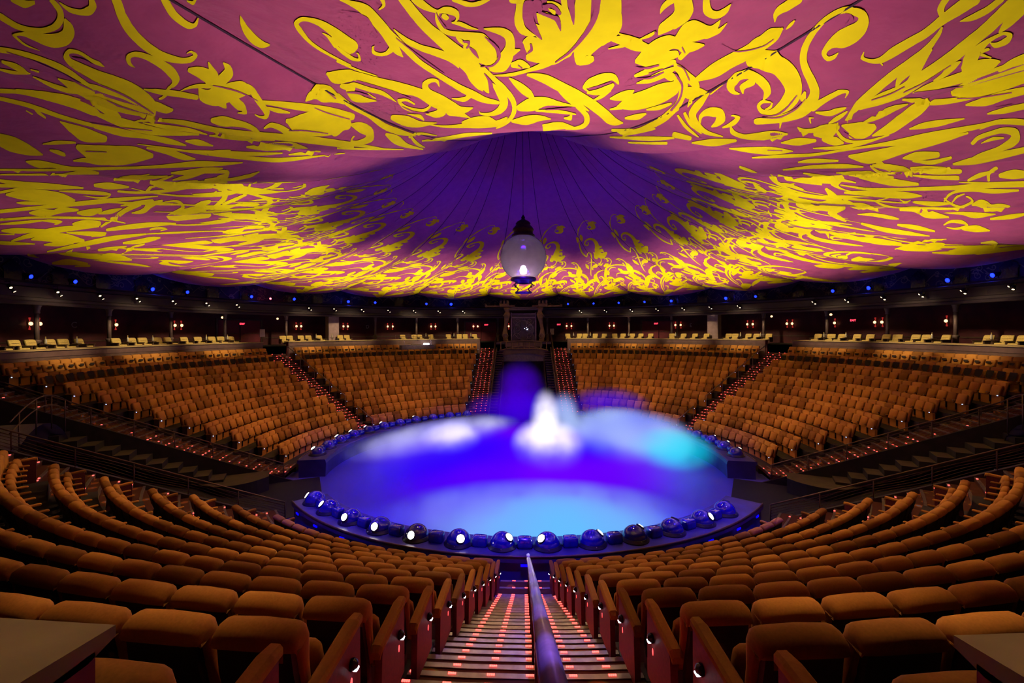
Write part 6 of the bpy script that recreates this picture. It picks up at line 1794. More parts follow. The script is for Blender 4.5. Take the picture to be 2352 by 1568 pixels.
[2029,1656,2005,1660,2040,1655,1993,1663,2044,1656,1985,1666,2055,1665,1946,1682,2066,1674,1913,1698,2070,1682,1892,1710,2070,1692,1882,1721,2067,1701,1879,1730,2058,1711,1875,1739,2041,1723,1867,1747,2014,1736,1852,1757,1984,1749,1835,1768,1958,1760,1819,1777,1935,1771,1804,1786,1912,1782,1789,1796,1893,1791,1776,1805,1874,1801,1763,1813,1856,1809,1750,1821,1838,1818,1738,1828,1821,1827,1725,1836,1803,1835,1712,1843,1785,1844,1698,1851,1769,1851,1686,1858,1754,1858,1674,1865,1738,1866,1662,1873,1723,1874,1650,1879,1709,1881,1638,1886,1695,1887,1625,1892,1681,1894,1612,1899,1667,1901,1599,1905,1655,1907,1587,1912,1643,1914,1576,1918,1633,1919,1568,1923,1619,1923,1568,1926,1603,1926,1578,1927],
[1445,1888,1454,1888,1442,1887,1460,1887,1444,1885,1467,1885,1458,1878,1479,1879,1482,1870,1496,1874,1522,1865,1510,1872,1541,1868,1527,1872,1543,1869,1532,1872,1542,1870,1536,1871],
[1584,1872,1579,1872,1598,1876,1575,1879,1606,1880,1573,1885,1607,1886,1571,1891,1605,1892,1570,1896,1599,1898,1566,1901,1590,1904,1559,1907,1580,1911,1551,1913,1574,1913,1552,1914,1568,1914,1557,1915],
[1743,1880,1734,1880,1735,1886,1701,1888,1725,1893,1674,1896,1712,1899,1658,1903,1699,1905,1646,1909,1685,1911,1635,1915,1672,1917,1625,1920,1661,1920,1625,1922,1650,1922,1632,1923],
[1783,1864,1778,1865,1833,1860,1795,1867,1844,1866,1795,1872,1833,1874,1787,1877,1781,1885,1782,1880,1744,1884,1764,1880,1741,1878,1764,1875,1744,1872,1772,1869,1748,1865,1786,1862,1757,1858,1811,1854,1770,1850,1846,1844,1787,1841,1887,1835,1823,1831,1924,1826,1883,1819,1958,1815,1912,1813,1974,1810,1939,1810,1970,1809],
[1832,1846,1822,1848,1837,1846,1816,1849,1840,1846,1814,1850,1839,1853,1813,1857,1836,1855,1816,1857,1831,1856,1821,1857],
[1852,1843,1843,1845,1859,1842,1841,1846,1867,1842,1844,1847,1900,1843,1882,1846,1915,1843,1900,1846,1917,1843,1905,1846,1916,1844,1909,1845],
[1959,1806,1930,1811,1976,1805,1917,1813,1987,1805,1912,1816,2018,1808,1902,1824,2051,1810,1892,1832,2067,1814,1893,1838,2055,1823,1912,1842,2028,1832,1938,1844,2000,1839,1962,1844,1995,1841,1966,1844,1988,1842,1973,1844],
[2041,1733,2025,1735,2066,1737,2000,1747,2091,1741,1979,1757,2107,1746,1966,1767,2111,1754,1963,1775,2113,1761,1961,1783,2122,1768,1958,1791,2130,1775,1956,1798,2129,1782,1956,1805,2112,1792,1960,1811,2086,1802,1967,1816,2062,1811,1975,1822,2049,1814,1982,1823,2030,1818,1997,1822],
[1962,1773,1942,1776,1961,1781,1919,1786,1949,1790,1891,1796,1924,1800,1849,1807,1896,1810,1832,1816,1862,1820,1836,1823,1849,1824,1837,1825],
[2606,1704,2587,1705,2616,1704,2286,1745,2622,1706,2257,1751,2648,1713,2171,1770,2669,1719,2121,1784,2680,1727,2093,1794,2683,1735,2076,1802,2683,1742,2063,1810,2682,1750,2054,1818,2681,1758,2046,1825,2678,1765,2042,1832,2674,1772,2042,1838,2669,1779,2044,1844,2664,1786,2048,1849,2658,1794,2052,1855,2635,1803,2089,1857,2602,1808,2169,1851],
[2127,1820,2099,1824,2139,1820,2083,1826,2142,1821,2072,1828,2130,1828,2036,1838,2119,1836,2007,1848,2105,1843,1993,1856,2093,1851,1987,1862,2084,1855,1983,1866,2068,1859,1990,1868,2045,1863,2006,1867],
[2732,1709,2722,1710,2737,1709,2718,1711,2740,1710,2716,1712,2757,1716,2709,1720,2774,1723,2702,1729,2785,1730,2696,1736,2784,1739,2690,1744,2774,1748,2684,1753,2767,1756,2682,1761,2764,1763,2683,1768,2762,1770,2686,1775,2761,1777,2689,1782,2759,1782,2691,1787,2752,1785,2698,1789,2738,1787,2711,1789],
[2105,1707,2085,1711,2119,1705,2079,1713,2133,1704,2080,1713,2238,1696,2121,1715,2601,1653,2168,1716,2623,1660,2233,1714,2643,1667,2590,1674,2659,1674,2605,1680,2670,1682,2616,1688,2678,1691,2626,1696,2683,1699,2634,1703,2686,1707,2641,1711,2688,1716,2647,1719,2686,1725,2651,1727,2683,1733,2654,1735,2680,1741,2657,1742,2676,1748,2660,1750,2673,1756,2662,1757],
[2856,1549,2846,1550,2861,1549,2840,1551,2863,1550,2836,1552,2872,1561,2798,1566,2880,1572,2764,1580,2871,1584,2733,1592,2842,1597,2705,1603,2808,1610,2677,1614,2777,1622,2652,1626,2749,1634,2625,1637,2723,1645,2602,1649,2694,1655,2593,1661,2649,1668,2629,1670,2646,1669,2631,1671,2642,1670,2635,1671],
[1848,1617,1838,1620,1856,1616,1834,1621,1863,1615,1836,1622,1923,1614,1864,1627,1982,1615,1886,1634,1982,1626,1883,1644,1963,1640,1896,1652,1939,1653,1920,1657],
[2198,1570,2134,1581,2174,1587,2050,1607,2113,1609,2010,1625,2035,1633,1988,1639,2008,1641,1980,1646],
[2673,1555,2656,1556,2670,1567,2634,1569,2667,1578,2614,1581,2659,1589,2597,1593,2645,1601,2250,1655,2630,1612,2199,1672,2617,1622,2194,1682,2606,1633,2227,1686,2595,1643,2277,1687],
[2639,1520,2627,1523,2647,1520,2624,1525,2656,1520,2627,1526,2732,1520,2634,1539,2804,1522,2642,1550,2864,1529,2647,1558,2842,1546,2667,1563,2786,1562,2692,1569,2770,1567,2697,1573,2748,1571,2712,1573],
[2800,1512,2766,1516,2820,1511,2751,1520,2833,1513,2746,1524,2851,1523,2752,1535,2866,1531,2758,1544,2858,1536,2773,1547,2838,1541,2796,1546],
[2022,1542,1998,1549,2616,1439,2091,1540,2637,1452,2152,1539,2652,1465,2196,1543,2666,1476,2150,1563,2675,1488,2176,1570,2681,1501,2236,1572,2683,1504,2258,1572,2675,1510,2607,1519,2658,1514,2624,1519],
[2671,1457,2641,1462,2690,1456,2629,1466,2704,1458,2627,1470,2744,1467,2627,1484,2765,1481,2629,1495,2698,1502,2644,1505,2687,1505,2645,1508,2674,1508,2653,1509],
[2768,1461,2742,1465,2785,1460,2733,1468,2799,1460,2733,1471,2859,1465,2741,1484,2898,1472,2771,1493,2896,1486,2849,1494,2897,1488,2860,1494,2890,1490,2872,1493],
[2643,1506,2640,1508,2649,1505,2642,1509,2657,1504,2648,1509,2739,1498,2721,1506,2824,1495,2786,1504,2889,1500,2839,1508,2915,1510,2869,1515,2920,1521,2883,1525,2920,1534,2893,1537,2922,1542,2902,1544],
[1530,1320,1500,1333,1553,1314,1492,1340,1577,1313,1497,1346,1621,1322,1542,1353,1666,1330,1591,1358,1687,1333,1613,1360,1690,1337,1631,1359,1680,1343,1650,1354],
[1759,1320,1742,1325,1769,1318,1735,1329,1777,1318,1733,1331,1835,1323,1740,1351,1904,1326,1747,1370,1969,1329,1760,1386,2005,1340,1783,1398,2005,1360,1817,1407,1993,1381,1859,1415,1989,1398,1895,1421,1981,1402,1907,1420,1962,1408,1926,1417],
[2672,1236,2648,1240,2711,1248,2658,1258,2752,1260,2669,1275,2791,1272,2681,1291,2826,1284,2694,1306,2859,1297,2708,1321,2887,1309,2723,1336,2907,1325,2748,1350,2910,1341,2781,1361,2903,1358,2822,1370,2895,1377,2870,1380],
[2705,1376,2686,1379,2740,1386,2675,1396,2773,1396,2667,1412,2793,1408,2672,1426,2793,1422,2693,1437,2787,1437,2719,1447,2786,1443,2730,1451,2782,1446,2738,1452,2772,1449,2750,1452],
[2895,1424,2871,1427,2919,1435,2882,1440,2945,1445,2893,1452,2967,1455,2903,1463,2980,1467,2909,1475,2986,1480,2913,1488,2984,1495,2913,1502,2975,1509,2911,1515,2962,1523,2905,1528,2947,1536,2898,1540,2930,1549,2890,1552,2914,1562,2883,1564,2898,1575,2875,1577],
[2955,1259,2912,1265,2967,1275,2912,1283,2980,1290,2913,1300,2993,1305,2914,1316,3006,1319,2918,1331,3016,1334,2924,1346,3026,1348,2934,1360,3036,1362,2948,1374,3044,1376,2962,1386,3051,1389,2974,1399,3054,1403,2982,1412,3052,1418,2986,1425,3047,1432,2987,1439,3042,1446,2986,1452,3036,1460,2985,1465,3034,1473,2984,1478,3033,1485,2985,1490,3033,1498,2985,1503,3035,1510,2986,1515,3039,1521,2987,1527,3045,1533,2987,1539,3057,1544,2986,1551,3073,1554,2984,1562,3085,1564,2981,1573,3090,1574,2977,1584,3092,1586,2973,1596,3091,1596,2968,1606,3090,1607,2964,1617,3088,1617,2962,1627,3085,1627,2962,1637,3080,1637,2963,1646,3075,1648,2966,1656,3070,1657,2968,1664,3065,1667,2971,1674,3061,1677,2974,1683,3059,1686,2977,1691,3053,1696,2980,1700,3043,1705,2981,1708,3026,1714,2978,1717,3006,1723,2974,1725,2987,1732,2971,1733],
[2872,1612,2851,1613,2885,1621,2830,1626,2895,1630,2816,1637,2902,1640,2815,1647,2906,1648,2819,1656,2906,1658,2827,1665,2900,1668,2837,1674,2893,1678,2848,1681,2886,1687,2860,1689,2882,1693,2867,1694],
[2885,1723,2867,1724,2899,1731,2855,1733,2911,1738,2847,1742,2916,1745,2843,1750,2916,1752,2842,1757,2915,1760,2843,1764,2913,1770,2845,1774,2905,1772,2852,1775,2891,1774,2865,1776],
[3088,1760,3122,1758,3067,1761,3136,1756,3051,1760,3137,1753,3026,1754,3112,1747,3002,1748,3088,1741,2987,1741,3068,1735,2977,1734,3049,1728,2977,1725,3039,1722,2996,1716,3043,1714,3029,1706,3058,1705,3059,1698,3072,1697],
[3323,1668,3298,1668,3327,1669,3279,1669,3319,1671,3258,1671,3248,1682,3173,1684,3218,1692,3139,1695,3199,1702,3122,1705,3190,1711,3107,1715,3191,1718,3097,1724,3222,1724,3111,1733,3258,1726,3174,1740,3284,1724,3374,1731,3329,1718,3503,1717,3383,1709,3558,1705,3439,1699,3602,1694,3478,1689,3639,1683,3512,1678,3675,1672,3552,1667,3706,1662,3621,1654,3721,1651,3663,1648,3722,1646],
[3325,1681,3306,1682,3310,1691,3259,1693,3299,1700,3228,1704,3297,1709,3245,1712,3297,1713,3262,1715,3295,1714,3267,1716,3288,1715,3274,1716],
[3917,1605,3856,1608,3951,1605,3827,1609,3968,1605,3811,1611,4024,1615,3747,1625,4091,1625,3693,1638,4112,1636,3658,1650,4068,1648,3636,1661,4005,1660,3623,1672,3950,1672,3611,1682,3905,1683,3599,1691,3859,1694,3585,1702,3819,1704,3574,1711,3783,1715,3563,1720,3742,1727,3549,1732,3712,1730,3563,1734,3668,1732,3594,1734],
[3169,1466,3140,1470,3186,1465,3129,1472,3201,1465,3127,1474,3292,1468,3121,1488,3391,1472,3115,1501,3451,1481,3108,1512,3435,1497,3102,1524,3395,1514,3096,1537,3362,1528,3093,1548,3323,1543,3089,1561,3291,1557,3085,1572,3267,1570,3080,1584,3249,1583,3073,1595,3235,1594,3067,1606,3221,1605,3061,1616,3206,1616,3058,1627,3189,1627,3056,1636,3171,1638,3057,1646,3153,1649,3060,1655,3134,1659,3063,1664,3117,1669,3066,1672,3103,1678,3068,1680,3098,1679,3071,1681,3091,1680,3078,1681],
[3533,1479,3488,1484,3561,1478,3470,1486,3584,1478,3465,1489,3681,1483,3485,1499,3803,1488,3517,1510,3901,1494,3570,1518,4104,1496,3654,1524,4572,1492,3781,1529,4611,1502,4566,1510,4634,1504,4635,1507],
[3161,1518,3155,1521,3173,1516,3162,1521,3197,1514,3182,1520,3382,1498,3318,1513,3595,1489,3449,1508,3791,1487,3626,1503,3949,1484,3767,1499,3989,1484,3823,1496,3968,1487,3880,1493],
[3407,1548,3386,1550,3418,1548,3376,1551,3424,1548,3371,1552,3484,1555,3317,1567,3536,1563,3282,1581,3544,1575,3292,1592,3534,1586,3319,1601,3523,1600,3352,1611,3506,1604,3372,1613,3472,1608,3405,1612],
[3538,1556,3514,1558,3553,1555,3505,1559,3565,1555,3502,1560,3638,1562,3533,1569,3722,1568,3563,1578,3772,1577,3579,1588,3748,1590,3572,1598,3687,1603,3552,1609,3636,1616,3532,1621,3618,1618,3538,1622,3595,1620,3555,1622],
[4011,1525,3899,1531,4127,1521,3862,1534,4547,1510,3852,1536,4568,1522,3902,1545,4590,1534,3959,1554,4612,1546,4030,1562,4627,1559,4152,1569,4634,1572,4547,1573,4637,1584,4556,1585,4639,1596,4566,1596,4641,1603,4572,1603,4635,1605,4580,1606,4621,1607,4594,1607],
[4146,1401,3987,1410,4548,1382,3947,1414,4552,1383,3934,1416,4575,1397,3975,1427,4600,1410,4027,1437,4621,1424,4543,1427,4635,1438,4559,1441,4644,1451,4579,1454,4654,1465,4600,1467,4651,1467,4608,1468,4641,1468,4620,1469],
[3494,1276,3414,1284,3482,1293,3385,1303,3471,1310,3358,1322,3463,1327,3336,1340,3460,1342,3321,1356,3462,1357,3314,1372,3473,1370,3315,1387,3489,1384,3320,1401,3508,1397,3331,1414,3530,1410,3347,1428,3548,1423,3373,1440,3561,1437,3416,1450,3572,1450,3477,1458,3580,1458,3515,1464],
[3205,1348,3157,1353,3225,1362,3125,1373,3242,1375,3110,1391,3254,1390,3124,1405,3262,1403,3150,1416,3270,1416,3182,1426,3280,1431,3217,1438,3275,1433,3226,1439,3263,1435,3239,1438],
[3842,1377,3724,1386,3914,1386,3721,1401,4012,1395,3720,1416,4156,1400,3732,1428,4544,1397,3772,1439,4542,1413,3849,1448,4150,1440,3905,1454],
[-4938,1804,-4918,1803,-4948,1804,-4907,1802,-4954,1803,-4901,1801,-4985,1794,-4861,1788,-5018,1784,-4823,1775,-5045,1774,-4798,1763,-5060,1763,-4790,1751,-5069,1751,-4791,1739,-5080,1740,-4798,1727,-5097,1727,-4808,1715,-5112,1715,-4826,1703,-5107,1702,-4859,1691,-5074,1687,-4918,1681,-5049,1677,-4965,1674,-5043,1675,-4976,1672,-5027,1673,-4994,1672],
[-5134,1795,-5106,1793,-5170,1784,-5079,1779,-5178,1772,-5070,1766,-5174,1758,-5069,1753,-5165,1744,-5069,1740,-5155,1731,-5071,1727,-5138,1717,-5077,1715,-5120,1705,-5084,1703],
[-5477,1854,-5414,1849,-5508,1855,-5383,1845,-5521,1854,-5362,1842,-5486,1839,-5334,1828,-5453,1823,-5308,1814,-5422,1809,-5282,1800,-5392,1794,-5256,1786,-5364,1779,-5230,1772,-5337,1765,-5205,1758,-5308,1749,-5175,1743,-5283,1735,-5150,1729,-5257,1720,-5123,1715,-5232,1706,-5097,1701,-5208,1692,-5072,1688,-5184,1678,-5046,1674,-5161,1663,-5020,1660,-5137,1648,-4995,1646,-5113,1634,-4973,1632,-5088,1620,-4951,1618,-5060,1605,-4931,1604,-5034,1591,-4913,1591,-5003,1575,-4894,1575,-4977,1561,-4879,1561,-4948,1545,-4865,1546,-4923,1531,-4854,1532,-4899,1517,-4844,1517,-4875,1502,-4835,1503,-4849,1486,-4825,1486],
[-4901,1814,-4882,1813,-4909,1814,-4871,1812,-4911,1812,-4862,1811,-4884,1800,-4832,1799,-4857,1789,-4803,1787,-4834,1777,-4779,1775,-4813,1764,-4765,1762,-4797,1752,-4758,1751,-4781,1740,-4750,1739],
[-4770,1809,-4745,1808,-4782,1809,-4733,1807,-4789,1807,-4726,1804,-4785,1795,-4721,1793,-4780,1783,-4716,1781,-4776,1771,-4710,1769,-4772,1760,-4706,1757,-4769,1748,-4703,1746,-4765,1736,-4702,1734,-4761,1724,-4702,1722,-4758,1711,-4703,1709,-4754,1699,-4704,1698,-4751,1687,-4705,1686,-4748,1674,-4707,1673,-4745,1662,-4709,1661,-4742,1651,-4710,1650],
[-4815,1700,-4791,1699,-4822,1688,-4784,1687,-4829,1675,-4777,1674,-4836,1663,-4771,1662,-4843,1650,-4767,1649,-4847,1637,-4765,1636,-4848,1624,-4766,1622,-4856,1610,-4778,1608,-4864,1598,-4820,1593,-4874,1604,-4925,1603,-4895,1618,-4945,1619,-4893,1632,-4930,1633,-4879,1645,-4901,1646,-4873,1653,-4887,1653],
[-6859,1950,-6833,1946,-6871,1951,-6820,1943,-6876,1951,-6811,1940,-6898,1936,-6747,1914,-6923,1923,-6690,1888,-6953,1910,-6662,1866,-6995,1899,-6663,1847,-7036,1887,-6684,1832,-7057,1871,-6724,1819,-7052,1851,-6795,1811,-7038,1824,-6909,1804,-7031,1820,-6929,1804,-7008,1814,-6957,1807],
[-7107,1956,-7041,1945,-7148,1945,-6997,1919,-7181,1931,-6963,1894,-7170,1910,-6967,1877,-7129,1883,-6998,1863,-7094,1861,-7027,1851],
[-6897,2012,-6871,2008,-6907,2013,-6856,2005,-6908,2011,-6844,2001,-6863,1985,-6766,1970,-6820,1958,-6695,1941,-6785,1934,-6643,1915,-6754,1912,-6604,1893,-6722,1888,-6565,1869,-6696,1867,-6536,1848,-6670,1845,-6514,1827,-6650,1825,-6502,1808,-6630,1804,-6497,1789,-6613,1784,-6498,1772,-6596,1764,-6500,1754,-6579,1744,-6504,1736,-6562,1724,-6506,1719,-6555,1716,-6507,1711,-6549,1713,-6511,1710,-6539,1712,-6520,1710],
[-6688,1823,-6647,1818,-6721,1809,-6649,1800,-6758,1795,-6651,1781,-6792,1781,-6654,1763,-6822,1764,-6665,1744,-6831,1743,-6685,1726,-6824,1725,-6719,1709,-6767,1727,-6839,1735,-6795,1751,-6844,1757,-6813,1766,-6848,1770],
[-5515,1794,-5467,1791,-5540,1795,-5444,1788,-5554,1795,-5432,1786,-5653,1788,-5357,1768,-5692,1776,-5311,1752,-5550,1752,-5321,1740,-5473,1739,-5331,1732,-5448,1736,-5338,1731,-5415,1733,-5361,1731],
[-5747,1774,-5687,1770,-5768,1775,-5650,1767,-5759,1773,-5618,1764,-5610,1748,-5404,1739,-5513,1729,-5258,1718,-5455,1712,-5222,1701,-5418,1696,-5249,1688,-5384,1681,-5280,1676,-5372,1679,-5291,1675,-5351,1677,-5310,1675],
[-5503,1689,-5437,1685,-5540,1689,-5406,1683,-5562,1688,-5389,1680,-5672,1679,-5322,1663,-5667,1663,-5273,1648,-5481,1638,-5244,1633,-5417,1630,-5231,1626,-5376,1625,-5234,1623,-5330,1623,-5260,1622],
[-5549,1641,-5461,1637,-5549,1625,-5352,1619,-5512,1608,-5273,1602,-5363,1587,-5238,1586,-5259,1575,-5222,1574],
[-6560,1709,-6543,1709,-6564,1708,-6531,1707,-6560,1706,-6519,1705,-6485,1683,-6431,1682,-6417,1661,-6354,1662,-6355,1641,-5537,1598,-5559,1580,-5327,1579,-5364,1560,-5176,1561,-5245,1544,-5107,1545,-5152,1529,-5071,1530,-5136,1527,-5072,1528,-5116,1526,-5084,1527],
[-5494,1557,-5422,1556,-5538,1541,-5336,1538,-5454,1521,-5227,1524,-5237,1505,-5050,1512,-5123,1492,-4975,1496,-5001,1475,-4932,1477,-4986,1473,-4932,1475,-4968,1473,-4941,1474],
[-5162,1576,-5112,1575,-5149,1561,-5057,1560,-5137,1545,-5006,1546,-5113,1529,-4961,1530,-5070,1513,-4936,1515,-5025,1499,-4919,1501,-5007,1496,-4924,1498,-4983,1495,-4942,1496],
[-5032,1477,-5013,1478,-5016,1461,-4971,1462,-5014,1444,-4940,1445,-5076,1431,-4988,1427,-5191,1425,-5243,1415,-5303,1436,-5492,1433,-5460,1452,-5616,1452,-5616,1466,-5716,1467],
[-5735,1451,-5584,1449,-5640,1432,-5414,1431,-5570,1414,-5289,1415,-5520,1396,-5220,1398,-5483,1379,-5186,1381,-5445,1360,-5172,1363,-5399,1341,-5181,1344,-5357,1323,-5208,1325,-5313,1303,-5244,1304],
[-6655,1704,-6622,1701,-6670,1704,-6604,1698,-6677,1702,-6593,1694,-6668,1680,-6562,1671,-6658,1658,-6533,1648,-6648,1638,-6513,1627,-6637,1616,-6497,1605,-6627,1595,-6485,1585,-6616,1574,-6478,1565,-6605,1554,-6478,1546,-6593,1532,-6486,1525,-6583,1511,-6498,1506,-6573,1491,-6512,1488,-6568,1480,-6519,1477],
[-6365,1955,-6349,1953,-6372,1955,-6341,1951,-6376,1954,-6336,1948,-6368,1936,-5910,1878,-6359,1918,-5827,1855,-6351,1900,-5768,1834,-6346,1884,-5731,1817,-6342,1867,-5707,1801,-6341,1851,-5696,1786,-6343,1834,-5694,1770,-6345,1817,-5696,1756,-6349,1800,-5703,1741,-6353,1783,-5714,1726,-6358,1766,-5729,1712,-6364,1749,-5749,1697,-6370,1732,-5775,1684,-6379,1715,-5820,1670,-6391,1698,-5921,1660,-6408,1681,-6360,1676,-6429,1663,-6384,1658,-6455,1648,-6419,1644,-6486,1630,-6464,1628],
[-6475,1780,-6450,1778,-6488,1780,-6438,1775,-6494,1779,-6431,1772,-6525,1765,-6396,1752,-6542,1749,-6380,1732,-6537,1730,-6391,1715,-6530,1713,-6404,1701,-6517,1707,-6417,1697,-6491,1702,-6441,1697],
[-8350,2051,-8327,2046,-8361,2053,-8315,2041,-8365,2051,-8307,2037,-8392,2029,-8250,1996,-8419,2010,-8211,1959,-8450,1991,-8230,1933,-8479,1970,-8290,1919,-8500,1944,-8385,1913,-8513,1925,-8470,1913],
[-7602,2048,-7459,2017,-7529,2010,-7361,1976,-7466,1975,-7274,1939,-7411,1942,-7197,1905,-7361,1912,-7129,1874,-7315,1883,-7071,1845,-7266,1853,-7017,1817,-7216,1823,-6968,1790,-7169,1796,-6926,1765,-7117,1767,-6885,1739,-7068,1739,-6852,1714,-7029,1714,-6831,1693,-6995,1691,-6818,1672,-6962,1667,-6813,1652,-6931,1644,-6812,1633,-6901,1621,-6811,1613,-6876,1601,-6809,1596],
[-7249,1723,-7189,1715,-7280,1726,-7160,1711,-7298,1726,-7144,1706,-7331,1708,-7104,1680,-7360,1690,-7066,1655,-7340,1664,-7023,1630,-7271,1634,-6978,1605,-7185,1604,-6974,1584,-7087,1574,-7010,1567],
[-6443,1964,-6420,1961,-6444,1949,-6406,1943,-6445,1933,-6393,1926,-6441,1916,-6382,1908,-6430,1898,-6373,1891,-6415,1879,-6365,1873,-6400,1861,-6360,1857,-6383,1843,-6358,1840,-6374,1832,-6357,1831],
[-6389,1850,-6359,1846,-6410,1836,-6354,1829,-6430,1822,-6362,1813,-6440,1808,-6399,1798,-6429,1815,-6459,1817,-6440,1825,-6460,1827],
[-6586,1984,-6563,1980,-6598,1985,-6552,1977,-6604,1984,-6547,1975,-6632,1972,-6527,1955,-6653,1958,-6515,1937,-6658,1941,-6521,1920,-6648,1922,-6530,1905,-6622,1899,-6540,1888,-6594,1878,-6549,1872,-6583,1869,-6553,1865],
[-6947,2058,-6896,2048,-6975,2063,-6874,2042,-6994,2063,-6864,2037,-7022,2050,-6880,2022,-7037,2035,-6899,2008,-7041,2017,-6924,1995,-7043,1999,-6952,1981,-7045,1979,-6983,1968,-7046,1972,-6996,1962],
[-6678,2003,-6653,1999,-6686,1988,-6652,1982,-6697,1968,-6651,1960],
[-6711,1575,-6656,1571,-6697,1554,-6620,1549,-6697,1534,-6622,1528,-6673,1518,-6706,1516,-6728,1542,-6762,1544],
[-4603,1367,-4580,1368,-4639,1348,-4577,1349,-4678,1332,-4585,1330,-4754,1320,-4707,1307,-4873,1319,-4972,1304,-5032,1326,-5168,1316,-5220,1337,-5287,1334],
[-4872,1352,-4854,1353,-4754,1337,-4704,1343,-4736,1337,-4698,1341,-4721,1337,-4702,1340],
[-5183,1389,-5143,1390,-5201,1388,-5120,1390,-5206,1386,-5104,1388,-5210,1367,-4999,1373,-5111,1350,-4956,1357,-5049,1347,-4965,1351,-5030,1346,-4964,1349,-5008,1346,-4976,1348],
[-4613,1325,-4587,1326,-4631,1306,-4556,1310,-4644,1287,-4067,1320,-4649,1269,-4545,1274,-4625,1248,-4549,1255,-4059,1266,-3826,1287,-3868,1277,-3759,1288],
[-5200,1311,-5155,1312,-5217,1309,-5129,1312,-5218,1306,-5108,1311,-5140,1290,-5007,1297,-5053,1274,-4918,1282,-4950,1260,-4846,1267,-4851,1247,-4784,1252,-4823,1257,-4861,1254,-4885,1267,-4918,1265],
[-5640,1456,-5534,1454,-5735,1439,-5549,1435,-5835,1423,-5554,1419,-5769,1401,-5508,1399,-5648,1382,-5442,1382,-5529,1358,-5361,1359,-5499,1356,-5370,1357,-5460,1355,-5396,1356],
[-3843,1561,-3774,1565,-3742,1554,-3685,1558,-3657,1548,-3607,1552],
[-4574,1588,-4550,1589,-4568,1574,-4037,1587,-4562,1559,-3873,1581,-4553,1545,-3790,1572,-4542,1532,-3744,1562,-4001,1535,-3710,1551,-3896,1526,-3683,1539,-3804,1519,-3655,1529,-3660,1511,-3617,1514],
[-4591,1509,-4565,1510,-4556,1496,-4036,1515,-3934,1507,-3829,1514,-3722,1504,-3664,1508],
[-3948,1482,-3809,1491,-3852,1474,-3665,1488,-3770,1465,-3553,1484,-3666,1459,-3456,1479,-3548,1455,-3365,1475,-3447,1451,-3291,1468,-3367,1444,-3248,1457,-3301,1436,-3222,1446,-3248,1430,-3199,1436],
[-3422,1449,-3379,1453,-3402,1435,-3326,1443,-3384,1421,-3276,1432,-3375,1408,-3255,1417,-3376,1407,-3440,1398,-3459,1413,-3519,1407,-3490,1415,-3543,1409],
[-4626,1500,-4605,1501,-4619,1484,-4582,1485,-4612,1468,-4560,1470,-4602,1453,-4543,1456,-4585,1439,-3972,1466,-4562,1424,-3882,1458,-4080,1431,-3814,1448,-3886,1428,-3754,1438],
[-4618,1443,-4601,1443,-4626,1442,-4591,1443,-4629,1440,-4585,1441,-4626,1424,-4559,1427,-4623,1409,-4069,1433,-4617,1393,-4030,1420,-4610,1377,-4543,1379,-4602,1358,-4555,1359,-4597,1356,-4561,1357,-4588,1355,-4570,1356],
[-4657,1390,-4632,1391,-4650,1374,-4612,1376,-4641,1356,-4590,1358,-4634,1354,-4594,1356,-4623,1354,-4603,1355],
[-3746,1386,-3682,1391,-3779,1382,-3651,1393,-3795,1379,-3631,1393,-3773,1365,-3580,1382,-3739,1352,-3526,1372,-3658,1342,-3457,1363,-3559,1334,-3380,1355,-3451,1329,-3312,1347,-3257,1332,-3218,1338],
[-8136,2111,-7720,2006,-8144,2111,-7633,1986,-8148,2109,-7586,1974,-8157,2085,-7398,1915],
[-7586,1903,-7282,1851,-7471,1873,-7288,1843,-7436,1864,-7296,1842,-7392,1856,-7323,1845],
[-8134,1981,-7644,1876,-8144,1981,-7576,1862,-8149,1979,-7540,1853,-8155,1954,-7451,1815,-8147,1925,-7426,1788,-8132,1895,-7428,1766,-7633,1773,-7433,1742,-7600,1761,-7434,1736],
[-8271,1910,-8241,1906,-8213,1872,-8162,1866,-8164,1838,-7543,1732,-7721,1734,-7409,1690,-7458,1673,-7347,1659],
[-8201,2288,-7552,2099,-8218,2267,-8157,2245,-8232,2257,-8185,2240],
[-8432,2265,-8391,2252,-8452,2270,-8371,2244,-8458,2269,-8359,2236,-8463,2243,-8306,2193,-8476,2219,-8278,2157,-8485,2196,-8300,2136,-8497,2171,-8350,2124,-8513,2146,-8413,2114,-8521,2136,-8438,2110,-8517,2132,-8452,2111,-8503,2125,-8470,2115],
[-8564,2206,-8514,2189,-8577,2180,-8508,2158,-8600,2149,-8508,2121,-8591,2143,-8518,2120,-8573,2135,-8536,2124],
[5366,1581,5321,1577,5168,1585,5109,1580,5074,1594,5001,1591,5039,1606,4959,1604,5034,1618,4949,1616,5041,1632,4950,1630,5058,1644,4956,1642,5096,1658,4973,1656,5122,1672,4989,1669,5125,1686,5002,1682,5116,1697,5013,1693,5106,1709,5024,1706,5098,1719,5034,1716,5091,1720,5041,1718,5078,1720,5053,1719],
[5212,1575,5182,1576,5427,1590,5342,1590,5642,1611,5485,1607,5871,1638,5603,1624,5666,1642,5493,1632,5412,1645,5350,1637,5201,1631,5259,1630,5155,1621,5193,1621],
[5427,1600,5396,1597,5226,1604,5157,1599,5142,1613,5093,1610,5109,1617,5074,1616],
[5604,1649,5542,1646,5633,1651,5509,1645,5641,1654,5486,1645,5736,1672,5313,1652,6353,1731,5366,1669,6404,1752,5562,1689,6399,1770,5532,1698,6367,1782,5548,1712,5856,1747,5660,1732,5823,1746,5674,1734,5776,1743,5704,1737],
